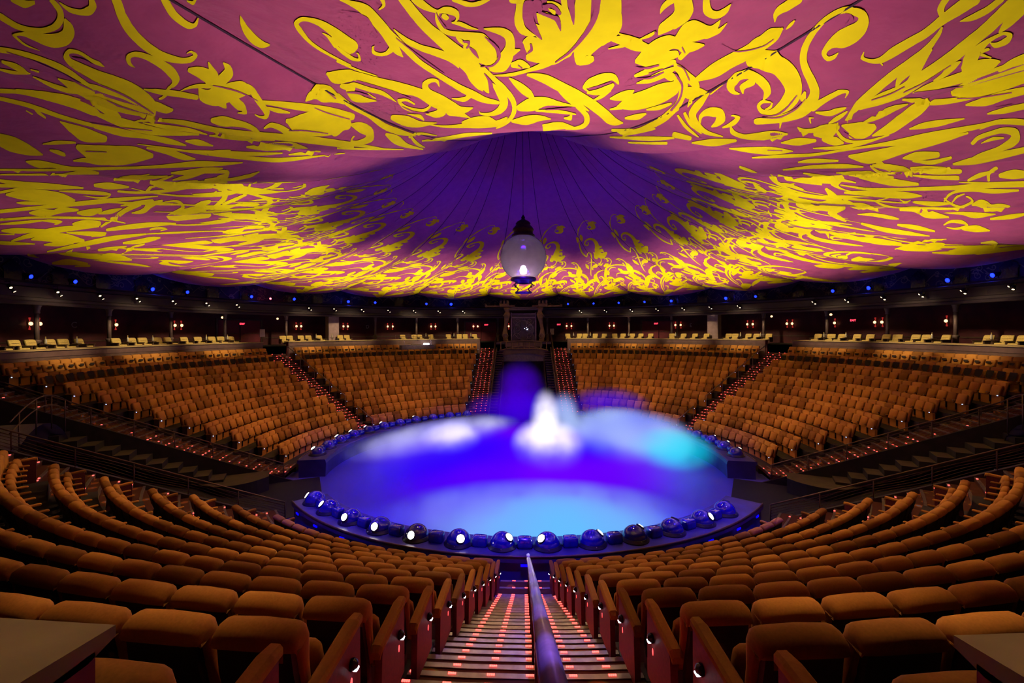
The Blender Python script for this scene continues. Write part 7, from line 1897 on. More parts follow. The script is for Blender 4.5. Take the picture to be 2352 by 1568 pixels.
[6393,1513,6368,1511,6405,1515,5927,1491,6411,1518,5801,1489,6414,1537,5658,1501,6423,1554,5598,1516,6475,1573,5704,1537,6548,1594,6365,1587,6579,1615,6399,1605,6577,1633,6438,1623,6566,1650,6485,1644,6561,1663,6519,1659],
[5769,1507,5677,1504,5895,1529,5666,1520,6362,1573,5659,1537,6368,1591,5665,1553,6373,1608,5688,1569,6377,1626,5723,1586,6378,1643,5753,1602,6372,1659,5757,1616,6348,1673,5705,1628,5728,1640,5660,1637],
[5344,1416,5262,1415,5258,1432,5203,1431,5186,1447,5152,1446,5158,1453,5132,1453],
[5348,1417,5292,1418,5560,1433,5418,1434,5738,1452,5522,1450,5847,1472,5611,1466,6361,1513,5730,1486,6364,1518,5777,1492],
[4990,1341,4957,1342,5007,1341,4942,1343,5017,1343,4933,1345,5037,1360,4918,1362,5060,1377,4907,1380,5085,1394,4904,1397,5109,1409,4904,1413,5134,1425,4907,1428,5154,1441,4915,1443,5168,1456,4928,1458,5178,1472,4944,1474,5183,1487,4964,1488,5178,1503,4995,1503,5148,1517,5047,1517,5120,1527,5096,1527],
[4609,1389,4582,1390,4645,1402,4589,1405,4683,1415,4596,1419,4723,1430,4607,1435,4759,1443,4621,1449,4791,1457,4639,1462,4814,1471,4661,1475,4821,1487,4690,1490,4819,1501,4720,1503,4818,1517,4755,1518,4813,1519,4764,1519,4802,1520,4777,1520],
[5231,1476,5204,1477,5393,1491,5301,1490,5275,1503,5236,1502],
[5356,1508,5311,1508,5383,1510,5292,1509,5401,1512,5285,1510,5471,1527,5298,1525,5554,1544,5312,1539,5613,1561,5328,1553,5603,1575,5349,1567,5548,1587,5373,1581,5484,1602,5406,1599],
[4759,1338,4728,1339,4794,1354,4753,1355,4832,1369,4779,1371,4870,1384,4805,1387,4898,1400,4824,1402,4916,1414,4836,1416,4926,1429,4842,1431,4932,1446,4846,1447,4935,1461,4848,1461,4937,1476,4849,1476,4938,1490,4850,1491,4939,1504,4851,1505,4943,1519,4852,1519,4948,1533,4855,1533,4954,1547,4857,1547,4960,1561,4858,1560,4966,1575,4858,1574,4971,1589,4858,1587,4974,1602,4856,1600,4974,1615,4851,1613,4971,1628,4843,1626,4968,1641,4836,1638,4968,1653,4832,1650,4969,1665,4832,1662,4972,1678,4836,1674,4976,1689,4840,1686,4980,1701,4845,1697,4985,1713,4851,1709,4990,1728,4857,1723,4976,1730,4872,1727,4949,1731,4897,1729],
[6787,1671,6752,1666,6696,1679,6624,1669,6692,1695,6598,1686,6721,1715,6622,1708,6742,1727,6764,1737,6802,1721,6892,1734,6849,1709,6929,1719,6830,1689,6874,1693,6825,1683,6860,1687],
[6905,1736,6860,1731,6928,1741,6837,1729,6938,1745,6822,1730,6976,1768,6761,1741,6995,1788,6741,1757,6977,1803,6800,1781,6952,1818,6882,1809,6948,1819,6892,1812,6935,1818,6907,1815],
[6825,1537,6790,1535,6845,1540,6774,1535,6858,1543,6767,1537,6904,1566,6769,1555,6952,1589,6773,1574,6991,1611,6800,1595,7019,1635,6858,1621,7041,1657,6925,1646,7061,1676,6983,1668],
[8140,2022,7667,1915,8145,2049,7489,1903,8148,2067,7474,1925,8175,2069,8275,2112,8215,2060,8355,2104,8255,2048,8394,2090,8292,2033,8428,2072,8318,2015,8452,2053,8342,1995,8473,2031,8365,1975,8488,2008,8390,1956,8498,1984,8414,1937,8499,1958,8441,1915,8494,1928,8452,1907,8494,1917],
[8334,1843,8308,1837,8344,1847,8292,1834,8344,1851,8278,1834,8311,1869,8198,1841,8285,1890,8171,1865,8259,1906,8187,1898,8257,1896,8305,1910,8326,1887,8360,1896],
[8484,1755,8460,1749,8415,1767,8368,1756,8353,1780,8286,1764,8296,1793,8222,1775,8239,1805,8172,1789,8191,1819,8136,1806,8157,1836,7589,1733,8133,1854,7516,1743,7611,1779,7470,1757,7539,1779,7444,1764],
[8234,1558,8209,1555,8248,1561,8197,1556,8258,1566,8192,1558,8310,1601,8181,1585,8348,1635,8178,1611,8361,1663,8187,1638,8362,1693,8203,1668,8350,1717,8218,1695,8297,1734,8236,1723,8266,1742,8246,1739],
[4855,1295,4828,1298,4880,1293,4825,1300,4911,1294,4839,1302,5139,1298,4949,1313,5291,1313,5108,1322,5437,1334,5381,1336],
[6541,1397,6519,1396,6551,1418,6490,1415,6563,1437,6472,1433,6581,1457,6476,1452,6607,1478,6497,1473,6630,1497,6524,1492,6639,1517,6564,1513,6632,1528,6604,1527],
[6444,1640,6431,1638,6457,1658,6423,1655,6470,1676,6415,1671,6487,1694,6410,1688,6535,1716,6415,1706,6555,1734,6422,1721,6529,1750,6430,1738,6495,1763,6438,1756,6469,1774,6444,1771],
[6581,1773,6558,1770,6591,1775,6545,1769,6595,1778,6537,1770,6586,1793,6509,1783,6576,1809,6481,1796,6561,1824,6457,1809,6528,1836,6441,1823,6477,1847,6430,1840,6469,1847,6432,1842,6458,1847,6439,1844],
[6857,1426,6819,1424,6880,1428,6803,1425,6898,1432,6798,1427,6967,1455,6833,1449,7046,1480,6869,1470,7126,1507,6905,1492,7200,1533,6941,1513,7252,1559,6974,1535,7288,1584,7006,1557,7313,1607,7040,1579,7336,1632,7086,1606,7342,1654,7141,1631,7338,1674,7201,1658,7335,1694,7266,1685],
[3262,1177,3219,1184,3292,1174,3205,1187,3319,1172,3207,1189,3480,1172,3317,1195,3613,1176,3457,1196,3653,1186,3595,1193],
[3880,1530,3806,1535,3930,1529,3778,1537,3974,1528,3770,1540,4557,1522,3781,1552,4583,1534,3797,1562,4599,1546,3839,1571,4606,1559,3910,1579,4611,1572,4015,1586,4618,1584,4542,1586,4626,1596,4564,1597,4630,1603,4577,1603,4627,1605,4585,1605,4618,1606,4597,1606],
[4628,1509,4601,1510,4651,1521,4612,1522,4674,1534,4624,1535,4696,1546,4635,1548,4713,1559,4644,1560,4727,1571,4651,1572,4740,1584,4659,1584,4755,1598,4667,1598,4748,1601,4679,1601,4731,1602,4697,1602],
[3516,1476,3496,1479,3535,1474,3493,1480,3559,1473,3504,1480,3850,1462,3700,1475,4553,1443,3890,1474,4568,1457,4022,1479,4572,1471,4542,1472,4577,1487,4551,1488],
[3560,1496,3524,1499,3583,1495,3510,1501,3602,1495,3508,1503,3690,1501,3563,1511,3798,1506,3626,1519,3981,1509,3721,1526,4547,1497,3955,1526,4634,1494,4643,1498],
[3959,1409,3801,1420,4542,1394,3773,1436,4557,1408,3767,1450,4569,1422,3863,1457,4581,1439,4554,1440],
[3799,1387,3716,1394,4166,1377,3819,1401,4552,1378,4010,1406],
[4819,1659,4819,1657,4812,1660,4812,1656,4797,1660,4797,1655,4694,1659,4666,1653,4646,1666,4599,1662,4627,1670,4580,1667,4615,1672,4579,1669,4602,1672,4584,1670],
[4742,1675,4709,1674,4759,1677,4692,1675,4767,1679,4683,1677,4791,1691,4655,1688,4807,1703,4642,1699,4803,1714,4659,1711,4799,1721,4675,1719,4788,1725,4691,1723,4764,1726,4715,1725],
[4786,1618,4769,1617,4793,1619,4758,1617,4792,1620,4748,1618,4763,1631,4693,1628,4733,1642,4653,1639,4698,1653,4637,1651,4664,1665,4627,1664,4657,1666,4628,1665,4649,1667,4635,1666],
[4803,1601,4783,1601,4821,1613,4792,1613,4839,1625,4801,1625,4852,1637,4812,1637,4855,1649,4825,1649,4856,1659,4836,1658],
[3796,1210,3702,1221,4616,1163,4561,1172,4722,1172,4683,1177],
[3895,1223,3787,1233,3990,1215,3754,1238,4154,1204,3753,1240,4598,1194,3985,1238,4646,1210,4558,1217,4678,1226,4570,1233,4705,1243,4584,1251,4727,1259,4613,1267,4742,1276,4663,1281,4755,1290,4710,1293],
[4773,1163,4716,1167,4802,1180,4703,1186,4842,1196,4724,1204,4895,1211,4788,1218,4964,1229,4877,1234,4963,1231,4894,1235,4949,1233,4915,1235],
[3748,1303,3628,1315,3925,1303,3695,1324,4554,1279,3771,1333,4583,1294,3874,1339,4612,1311,4060,1342,4635,1326,4560,1330,4658,1340,4589,1344,4679,1355,4624,1358,4699,1370,4662,1372,4712,1378,4685,1380],
[5542,1348,5419,1348,5685,1365,5410,1366,6355,1400,5423,1383,6383,1419,5535,1400,6413,1438,5816,1420,6435,1452,6383,1452,6435,1455,6394,1454,6427,1456,6406,1455],
[5100,1328,5064,1331,5326,1336,5226,1341,5500,1351,5363,1354,5619,1367,5484,1368],
[4792,1086,4755,1091,5047,1086,4860,1103,5161,1101,4983,1113,5165,1112,5071,1118],
[4872,1132,4827,1136,4987,1144,4922,1149,5115,1157,5025,1162,5259,1169,5129,1176,5440,1182,5226,1191,5689,1196,5321,1207,6366,1219,5453,1223,6393,1241,5707,1238,6402,1249,5938,1245,6401,1252,6353,1253,6391,1253,6367,1254],
[6768,1102,6728,1105,7103,1123,7025,1126],
[6708,1125,6664,1125,6733,1126,6645,1126,6750,1129,6637,1129,6810,1151,6647,1151,6864,1173,6716,1173,6907,1194,6822,1193],
[7293,1206,7215,1203,7333,1209,7177,1203,7352,1213,7154,1205,7444,1242,7042,1224,7486,1267,7022,1247,7397,1292,7195,1282,7380,1294,7221,1286,7340,1293,7260,1289],
[6486,1261,6449,1260,6481,1281,6419,1279,6480,1301,6419,1300,6482,1315,6447,1314],
[6544,1304,6503,1304,6573,1305,6489,1306,6600,1309,6491,1310,6702,1330,6545,1330,6774,1353,6640,1352,6832,1376,6767,1375],
[8139,1403,7589,1355,8288,1436,8256,1438,8337,1446,8301,1448],
[8152,1422,7647,1372,8165,1424,7576,1368,8176,1428,7559,1370,8233,1461,7664,1403,8273,1493,8144,1478,8227,1515,7574,1437,7727,1481,7382,1445,7597,1470,7381,1447,7511,1462,7411,1452],
[9058,1647,8955,1623,8861,1635,8760,1614,8817,1655,8723,1637,8800,1681,8721,1666,8801,1710,8739,1698],
[9497,1774,9363,1739,9565,1795,9297,1725,9568,1800,9247,1717,9410,1794,8989,1695,9373,1816,9130,1759,9371,1825,9230,1792]]
PRINT_MOTIF = [
[14133,690,14151,691,14168,677,14192,679,14241,660,14266,664,14414,659,14420,663,14591,669,14582,672,14764,686,14745,688,14937,710,14908,712,15097,739,15058,740,15235,774,15184,772,15311,805,15262,802,15352,830,15318,833,15396,859,15357,861,15444,888,15396,891,15486,920,15428,922,15508,954,15448,953,15509,988,15451,983,15474,1023,15425,1015,15416,1050,15405,1035,15334,1027,15350,1017,15242,1005,15220,990,15206,1013,15137,999,15278,1061,15208,1049,15348,1103,15318,1111,15412,1141,15384,1148,15481,1182,15454,1189,15556,1231,15531,1237,15623,1279,15598,1284,15690,1341,15669,1343,15707,1377,15696,1376],
[14867,699,14859,700,15054,722,15011,724,15151,750,15122,750,15180,760,15160,760],
[14489,710,14494,708,14295,701,14315,690,14129,688,14136,682],
[14360,680,14341,677,14277,694,14129,677,14277,713,13997,693,14184,728,14035,718,14134,732,14066,727],
[14134,677,14102,673,14069,689,13973,676,13939,698,13884,691,13889,699,13872,698],
[14521,717,14503,714,14441,734,14385,723,14313,736,14233,718,14178,738,14147,733],
[15107,779,15062,776,15214,808,15027,795,15269,842,15115,830,15271,861,15221,857],
[15401,807,15369,806,15435,826,15308,831,15454,852,15410,856,15463,863,15449,865],
[15031,869,15023,865,14943,862,14891,858,15058,888,15069,902,15116,881,15214,896,15036,855,15084,850,14899,836,14898,821,14772,829,14711,808,14681,837,14556,813,14659,850,14490,831,14670,876,14472,862,14745,905,14535,901,14858,943,14616,936,14938,986,14665,963,14948,1013,14691,981,14934,1027,14733,1001,14890,1029,14790,1016],
[14673,912,14636,899,14672,919,14597,892,14641,922,14545,890,14498,918,14455,899,14408,903,14407,900],
[14802,977,14784,961,14784,983,14746,950,14731,982,14682,941,14611,967,14484,931,14556,976,14518,971],
[15008,981,14975,974,15010,1023,14860,983,14934,1047,14747,981,14788,1050,14636,979,14612,1031,14589,980,14440,992,14437,968,14402,981,14394,978],
[15026,1004,14973,996,15056,1012,14950,996,15077,1024,14942,1003,15140,1070,14933,1030,15053,1078,15012,1068],
[14835,1035,14775,1016,14848,1047,14727,1008,14828,1056,14675,1007,14696,1051,14630,1030],
[14869,1043,14825,1038,14916,1083,14875,1081,15051,1135,15031,1144,15243,1202,15252,1223,15333,1221,15342,1235],
[15533,1255,15539,1249,15444,1242,15447,1204,15370,1255,15337,1194,15301,1241,15261,1198],
[15543,1259,15521,1246,15495,1274,15488,1264,15464,1256,15471,1254],
[15207,1199,15181,1185,15129,1207,15097,1172,14917,1127,14919,1125],
[15181,1171,15152,1153,15067,1157,15031,1136],
[15530,1108,15524,1101,15421,1111,15417,1107],
[15608,1134,15594,1132,15660,1187,15554,1174,15615,1236,15607,1234],
[15514,1142,15510,1135,15421,1142,15410,1131,15350,1158,15327,1148,15319,1189,15286,1181,15334,1235,15320,1236],
[14753,1070,14744,1063,14667,1063,14611,1048,14691,1094,14611,1090,14724,1099,14734,1109],
[14732,1060,14724,1055,14596,1052,14570,1042,14534,1067,14488,1058,14553,1099,14513,1098,14680,1141,14666,1150,14796,1169,14796,1184,14965,1217,14966,1235,15075,1255,15077,1275],
[15044,1221,15021,1192,14903,1200,14855,1140,14745,1150,14730,1132],
[15097,1283,15092,1271,14936,1232,14927,1216,14791,1198,14770,1177,14673,1181,14641,1159,14559,1171,14521,1151,14459,1171,14415,1151,14367,1177,14319,1158,14298,1186,14247,1168,14242,1203,14212,1194,14229,1209,14207,1203],
[14314,1084,14299,1073,14214,1078,14182,1066,14140,1094,14099,1084,14111,1121,14070,1113,14123,1154,14069,1146,14223,1205,14045,1184,14292,1251,14086,1230,14332,1292,14170,1280,14353,1331,14283,1327,14363,1352,14342,1351],
[14265,1081,14232,1074,14221,1106,14196,1100,14207,1114,14185,1109],
[14226,1145,14169,1135,14227,1173,14186,1165,14228,1187,14195,1181],
[14065,1175,14044,1173,14129,1222,14058,1212,14185,1267,14084,1254,14215,1310,14153,1301,14230,1338,14205,1334],
[14603,1243,14545,1222,14595,1282,14461,1239,14611,1324,14463,1269,14536,1343,14409,1279,14419,1334,14341,1287,14334,1320,14290,1293],
[14602,1214,14613,1219,14651,1197,14676,1211,14806,1213,14819,1230,14976,1276,14962,1283,15081,1333,15061,1335],
[14987,1224,14954,1224,15021,1233,14955,1233,15067,1253,14981,1251,15264,1372,15129,1343,15360,1445,15310,1478,15423,1510,15368,1527,15484,1596,15423,1598,15523,1689,15459,1674,15540,1784,15476,1754,15530,1851,15470,1809,15509,1915,15454,1868,15480,1975,15430,1926,15443,2032,15399,1983,15405,2084,15370,2043,15366,2131,15343,2103,15331,2185,15318,2170],
[15122,1304,15077,1286,15147,1319,15056,1283,15164,1336,15046,1288,15222,1397,15027,1331,15320,1493,15281,1500],
[15113,1281,15148,1307,15302,1335,15317,1354,15398,1326,15405,1351,15517,1351,15499,1373,15617,1415,15563,1427,15672,1478,15580,1471,15693,1541,15603,1519,15680,1593,15633,1577,15673,1618,15649,1609],
[15544,1349,15528,1359,15659,1401,15586,1414,15702,1482,15602,1458,15693,1557,15613,1527,15692,1581,15618,1553,15685,1595,15627,1573,15671,1598,15642,1586],
[15488,1493,15501,1503,15530,1468,15556,1464,15471,1464,15441,1444,15488,1533,15432,1522,15534,1610,15461,1597,15549,1698,15491,1679,15545,1755,15511,1741],
[14934,1438,14953,1441,14821,1363,14822,1350,14682,1334,14652,1315,14589,1341,14549,1320,14512,1354,14475,1334,14413,1350,14389,1336,14382,1349,14360,1337],
[14503,1395,14452,1367,14479,1429,14336,1356,14459,1459,14257,1368,14426,1489,14244,1405,14338,1498,14232,1443,14263,1494,14222,1472],
[14463,1488,14430,1469,14397,1501,14368,1484,14336,1518,14308,1502],
[15379,1608,15369,1579,15313,1614,15198,1499,15271,1619,15151,1529,15256,1626,15193,1583],
[15348,1696,15327,1667,15318,1744,15184,1578,15126,1636,14979,1477,14948,1542,14831,1449,14864,1521,14781,1474,14855,1555,14837,1546],
[15328,1620,15319,1625,15398,1697,15377,1701,15439,1782,15410,1774,15438,1861,15411,1844,15413,1928,15394,1912,15396,1974,15383,1962],
[14969,1513,14938,1494,14943,1562,14902,1537,14937,1598,14922,1603,15108,1687,15129,1715,15185,1731,15209,1763],
[15433,1892,15428,1881,15387,1896,15376,1874],
[15194,1748,15158,1721,15270,1887,15142,1758,15092,1761,15072,1737],
[14659,1418,14622,1400,14651,1464,14557,1419,14602,1495,14547,1468,14585,1505,14546,1486],
[15189,2021,15236,2057,15064,1853,15097,1862,14902,1714,14908,1694,14778,1642,14748,1602,14660,1600,14613,1558,14539,1576,14489,1537,14448,1570,14395,1533,14370,1575,14316,1540,14305,1587,14251,1553,14246,1605,14195,1574,14206,1632,14161,1607,14187,1672,14141,1647,14182,1722,14130,1694,14184,1762,14133,1741,14215,1801,14222,1820,14287,1811,14317,1839,14354,1816,14387,1847,14435,1819,14472,1854,14509,1820,14552,1859,14575,1817,14621,1858,14637,1807,14676,1839,14693,1794,14717,1814],
[15086,1927,15102,1931,14936,1775,14946,1766,14798,1687,14776,1656,14650,1632,14613,1597,14556,1616,14519,1587,14459,1611,14432,1590,14398,1609,14377,1594],
[14795,1716,14740,1665,14705,1704,14629,1636,14606,1685,14533,1624,14490,1657,14457,1630,14453,1649,14432,1633],
[14783,1827,14751,1791,14679,1808,14598,1727,14595,1798,14489,1709,14520,1794,14453,1742,14470,1794,14436,1768],
[15692,1797,15649,1749,15665,1855,15580,1762,15622,1899,15528,1793,15554,1916,15499,1853,15532,1922,15490,1873],
[15596,1985,15575,1953,15552,2026,15510,1964,15510,2065,15450,1981,15460,2095,15409,2028,15405,2119,15387,2095],
[15634,2092,15614,2057,15578,2116,15550,2068,15525,2143,15489,2081,15475,2172,15431,2101,15427,2206,15382,2134,15385,2250,15341,2180],
[15321,2138,15283,2084,15250,2143,15120,1971,15147,2098,15015,1938,15046,2054,14966,1961,14980,2028,14938,1982],
[15026,2069,14995,2030,14936,2040,14889,1983,14844,2015,14785,1948,14751,1991,14697,1931,14658,1969,14617,1925,14565,1951,14539,1925,14506,1942,14490,1926],
[14944,1822,14909,1793,14919,1844,14871,1825,15035,1938,15039,1950],
[14186,1288,14152,1274,14128,1310,14084,1294,14096,1339,14042,1321,14092,1376,14031,1358,14101,1420,14039,1403,14115,1455,14059,1442,14161,1507,14129,1505,14225,1548,14219,1551],
[14181,1292,14150,1282,14194,1300,14132,1280,14197,1309,14118,1283,14171,1341,14088,1313,14150,1370,14070,1345,14129,1405,14103,1397]]
PRINT_VEIN = [
[236,1873,244,1872,233,1871,249,1870,232,1868,253,1867,237,1857,258,1856,242,1847,263,1844,243,1836,264,1831,242,1824,262,1819,238,1813,257,1807,233,1801,249,1795,225,1790,240,1784,217,1778,229,1772,206,1766,217,1761,193,1754,202,1749,177,1744,184,1739,159,1734,164,1730,146,1726,149,1724],
[150,1874,158,1874,147,1872,163,1872,146,1868,167,1869,153,1857,172,1858,161,1846,178,1847,171,1834,183,1835,185,1820,188,1820],
[54,1847,55,1849,55,1845,57,1849,57,1844,61,1849,78,1839,81,1844,99,1834,102,1841,116,1829,128,1836,129,1818,140,1820,142,1807,145,1807],
[68,1854,66,1857,71,1852,67,1859,76,1852,71,1860,94,1855,94,1862,110,1850,117,1855,123,1841,132,1845,126,1840,133,1843,129,1840,133,1841],
[16,1869,30,1869,8,1867,37,1865,3,1861,41,1859,1,1848,40,1847,2,1834,40,1837,15,1819,44,1828,34,1808,54,1816,54,1797,65,1803,75,1787,78,1788],
[35,1868,45,1871,32,1865,53,1870,33,1859,61,1866,50,1850,66,1854,55,1847,68,1851,60,1847,66,1848],
[32,1778,35,1778,31,1777,37,1778,30,1776,38,1776,33,1764,44,1761,20,1754,24,1752],
[-146,1796,-143,1797,-132,1784,-125,1788,-119,1773,-108,1778,-107,1760,-94,1763,-105,1744,-95,1743,-123,1729,-117,1725,-147,1720,-146,1715,-177,1718,-178,1715,-195,1717,-196,1715],
[-219,1771,-215,1773,-211,1756,-195,1762,-194,1741,-190,1742],
[-237,1785,-235,1788,-218,1781,-207,1787,-225,1774,-219,1772,-232,1770,-230,1768],
[-188,1693,-184,1695,-179,1676,-168,1680,-174,1656,-157,1660,-176,1633,-160,1635,-180,1610,-166,1611,-179,1607,-168,1608,-177,1605,-171,1606],
[-220,1630,-215,1632,-209,1612,-201,1617],
[797,1665,798,1667,799,1663,801,1666,805,1661,806,1665,867,1637,871,1641,931,1611,942,1612,992,1579,1012,1575,1058,1541,1088,1533,1110,1505,1154,1491,1163,1465,1228,1443,1184,1451,1264,1424,1201,1442,1269,1419,1221,1435,1255,1423],
[548,1697,545,1700,585,1692,577,1698,619,1691,607,1699,644,1696,633,1702,661,1700,651,1705],
[643,1674,638,1677,668,1678,661,1682,694,1682,684,1687,704,1684,694,1690],
[604,1656,600,1659,641,1654,633,1659,677,1653,665,1661,701,1660,688,1667,718,1670,708,1675,725,1674,716,1678],
[510,1797,512,1798,511,1796,515,1798,513,1795,518,1797,525,1789,528,1790],
[-21,1718,-18,1720,-3,1708,0,1711],
[-294,1848,-291,1849,-296,1836,-289,1838,-291,1825,-284,1827,-284,1816,-278,1818],
[371,1627,367,1631,408,1630,399,1637,436,1636,426,1643,469,1645,460,1651],
[153,1530,151,1535,195,1530,192,1537,238,1530,233,1539,280,1533,274,1541,332,1536,327,1543],
[-1881,1847,-1873,1848,-1896,1839,-1885,1840,-1912,1831,-1899,1832,-1929,1822,-1912,1824,-1943,1813,-1924,1815,-1953,1804,-1931,1807,-1961,1796,-1938,1799,-1970,1787,-1945,1790,-1984,1778,-1958,1781,-2005,1767,-1977,1770,-2031,1755,-2000,1759,-2064,1742,-2031,1746,-2104,1727,-2072,1731,-2159,1709,-2130,1713,-2185,1702,-2157,1705],
[-1942,1857,-1932,1858,-1961,1849,-1946,1850,-1981,1840,-1962,1842,-2004,1830,-1980,1833,-2021,1821,-1998,1824,-2033,1812,-2017,1814,-2044,1805,-2034,1806],
[-2159,1772,-2140,1774,-2193,1760,-2160,1764,-2234,1746,-2182,1753,-2263,1734,-2203,1742,-2271,1724,-2222,1731,-2276,1717,-2237,1722],
[-1587,1728,-1582,1729,-1578,1719,-1569,1721,-1570,1710,-1560,1712,-1563,1701,-1552,1703,-1558,1691,-1547,1693,-1557,1681,-1547,1682,-1559,1669,-1551,1670,-1562,1657,-1557,1658,-1564,1652,-1559,1652],
[-1774,1871,-1765,1872,-1770,1865,-1752,1867,-1769,1859,-1751,1861,-1771,1852,-1758,1854,-1771,1849,-1761,1850],
[-1434,1559,-1428,1560,-1433,1542,-1425,1544,-1430,1525,-1421,1527,-1424,1508,-1414,1510,-1416,1491,-1407,1494,-1408,1474,-1400,1476,-1403,1464,-1395,1466],
[-1907,1914,-1900,1915,-1908,1909,-1900,1909,-1909,1903,-1899,1904,-1910,1897,-1899,1898,-1913,1891,-1901,1892,-1917,1885,-1905,1886,-1923,1878,-1911,1880,-1929,1872,-1917,1873,-1935,1865,-1924,1866,-1942,1857,-1932,1858],
[-2788,1717,-2781,1717,-2785,1708,-2778,1709,-2782,1699,-2774,1700,-2780,1691,-2770,1691,-2776,1682,-2765,1682,-2771,1673,-2760,1674,-2764,1664,-2754,1665,-2757,1655,-2747,1656,-2748,1645,-2739,1646,-2739,1636,-2731,1637,-2731,1627,-2724,1628],
[-3219,1690,-3201,1691,-3205,1681,-3188,1683,-3191,1673,-3175,1674,-3177,1664,-3162,1665,-3171,1660,-3157,1661],
[-1750,1532,-1740,1534,-1721,1522,-1708,1526,-1696,1514,-1681,1518,-1675,1503,-1660,1507,-1657,1489,-1643,1492,-1643,1475,-1631,1478,-1626,1458,-1616,1461],
[-1307,1566,-1302,1566,-1312,1550,-1307,1550,-1316,1540,-1311,1540],
[1629,1555,1622,1557,1668,1559,1658,1562,1703,1564,1688,1568,1709,1578,1691,1581,1693,1594,1675,1596,1667,1610,1652,1612,1635,1627,1624,1627,1596,1647,1590,1647],
[1675,1548,1669,1550,1704,1554,1694,1557,1734,1560,1720,1564,1754,1570,1736,1574,1750,1584,1733,1588,1736,1600,1721,1602,1718,1615,1705,1616,1687,1631,1679,1632,1656,1646,1651,1647],
[1981,1731,1969,1733,1969,1741,1956,1742,1957,1751,1944,1753,1945,1760,1932,1762,1930,1770,1917,1772,1911,1780,1899,1782,1892,1790,1882,1791,1874,1799,1865,1800,1856,1808,1849,1809,1848,1813,1840,1814],
[2035,1736,2022,1738,2062,1740,2045,1743,2091,1744,2069,1748,2118,1748,2092,1752,2144,1753,2116,1757,2168,1757,2139,1761,2193,1761,2164,1765,2221,1765,2191,1769,2234,1766,2204,1770],
[2606,1715,2600,1716,2611,1723,2604,1723,2616,1730,2608,1731,2621,1738,2611,1738,2623,1745,2613,1746,2625,1752,2615,1753,2626,1759,2616,1760,2627,1767,2617,1767,2628,1774,2619,1774,2630,1780,2622,1781,2632,1788,2624,1788,2633,1791,2626,1792],
[2650,1706,2643,1707,2662,1714,2654,1715,2675,1721,2666,1722,2686,1728,2675,1729,2694,1735,2683,1736,2700,1743,2690,1744,2705,1750,2695,1751,2709,1757,2700,1758,2714,1764,2705,1765,2716,1768,2708,1769],
[757,1696,755,1698,810,1683,809,1686,870,1659,873,1661,942,1630,944,1632],
[685,1753,687,1755,729,1735,731,1736],
[1939,1693,1927,1695,1940,1701,1927,1703,1943,1710,1928,1712,1940,1719,1925,1722,1930,1730,1916,1732,1915,1740,1904,1741,1906,1747,1896,1748],
[1311,1804,1310,1805,1330,1805,1328,1809,1339,1802,1351,1803,1346,1795,1354,1794,1354,1790,1357,1790],
[876,1749,873,1751,924,1739,921,1741,976,1728,970,1731,1020,1723,1011,1727,1053,1723,1043,1727,1084,1725,1073,1728,1109,1728,1098,1731,1127,1733,1117,1736,1128,1742,1118,1745,1125,1751,1116,1753],
[2826,1738,2819,1738,2829,1745,2821,1746,2832,1752,2823,1753,2835,1757,2825,1758],
[2796,1326,2783,1328,2816,1339,2802,1342,2837,1353,2822,1355,2846,1358,2830,1360],
[2719,1513,2712,1515,2779,1515,2771,1517,2863,1517,2852,1520],
[-912,1655,-900,1660,-890,1648,-875,1655,-867,1641,-849,1649,-844,1634,-824,1643,-818,1627,-799,1636,-791,1620,-773,1630,-765,1613,-748,1622,-740,1606,-725,1613,-716,1596,-704,1602,-689,1586,-682,1589],
[-818,1540,-811,1543,-804,1524,-792,1530,-783,1509,-768,1518,-743,1505,-731,1513,-695,1505,-685,1512,-668,1505,-660,1511],
[-1110,1589,-1097,1595,-1062,1591,-1034,1604,-1023,1590,-994,1603,-988,1586,-968,1595,-973,1585,-957,1592],
[-624,1852,-622,1853,-603,1850,-601,1851,-582,1848,-578,1850,-564,1845,-559,1847,-553,1839,-547,1841,-554,1827,-548,1829,-559,1815,-554,1816,-564,1802,-559,1803],
[-498,1795,-495,1796,-489,1784,-485,1786,-480,1774,-475,1775,-470,1763,-465,1766,-460,1752,-454,1755,-447,1741,-441,1743,-434,1730,-429,1733,-421,1719,-416,1722,-406,1707,-402,1710,-391,1695,-387,1697,-384,1690,-380,1692]]


def print_strokes(mb, strokes, da=0.0, skip=None, off=.011, mi=0):
    """ribbons of gold print lying on the cloth; each row is bearing, radius of both edges (hundredths)"""
    for s in strokes:
        q = [(s[i] / 100 + da, s[i + 1] / 100, s[i + 2] / 100 + da, s[i + 3] / 100) for i in range(0, len(s), 4)]
        if skip is not None and skip(q):
            continue
        n = len(q)
        d = []
        for i in range(n - 1):
            p0, p1, p2, p3 = q[max(0, i - 1)], q[i], q[i + 1], q[min(n - 1, i + 2)]
            for j in range(3):
                t = j / 3
                t2, t3 = t * t, t * t * t
                d.append([.5 * (2 * b + (c - a) * t + (2 * a - 5 * b + 4 * c - e) * t2 + (3 * b - a - 3 * c + e) * t3) for a, b, c, e in zip(p0, p1, p2, p3)])
        d.append(list(q[-1]))
        rows = []
        for aL, rL, aR, rR in d:
            row = []
            for k in range(4):
                f = k / 3
                row.append(canopy_pt(rL + (rR - rL) * f, aL + (aR - aL) * f, off))
            rows.append(row)
        mb.rings(rows, mi, False, False, True, closed=False)


mb = MB()
print_strokes(mb, PRINT_NEAR)


def near_traced(q):
    a = sum(((p[0] + p[2]) / 2 + 180) % 360 - 180 for p in q) / len(q)
    r = sum((p[1] + p[3]) / 2 for p in q) / len(q)
    return abs(a) < 50 or (abs(a) < 78 and r > 13.5)


for g_ in range(NG):
    print_strokes(mb, PRINT_MOTIF, 18.0 * g_, near_traced)


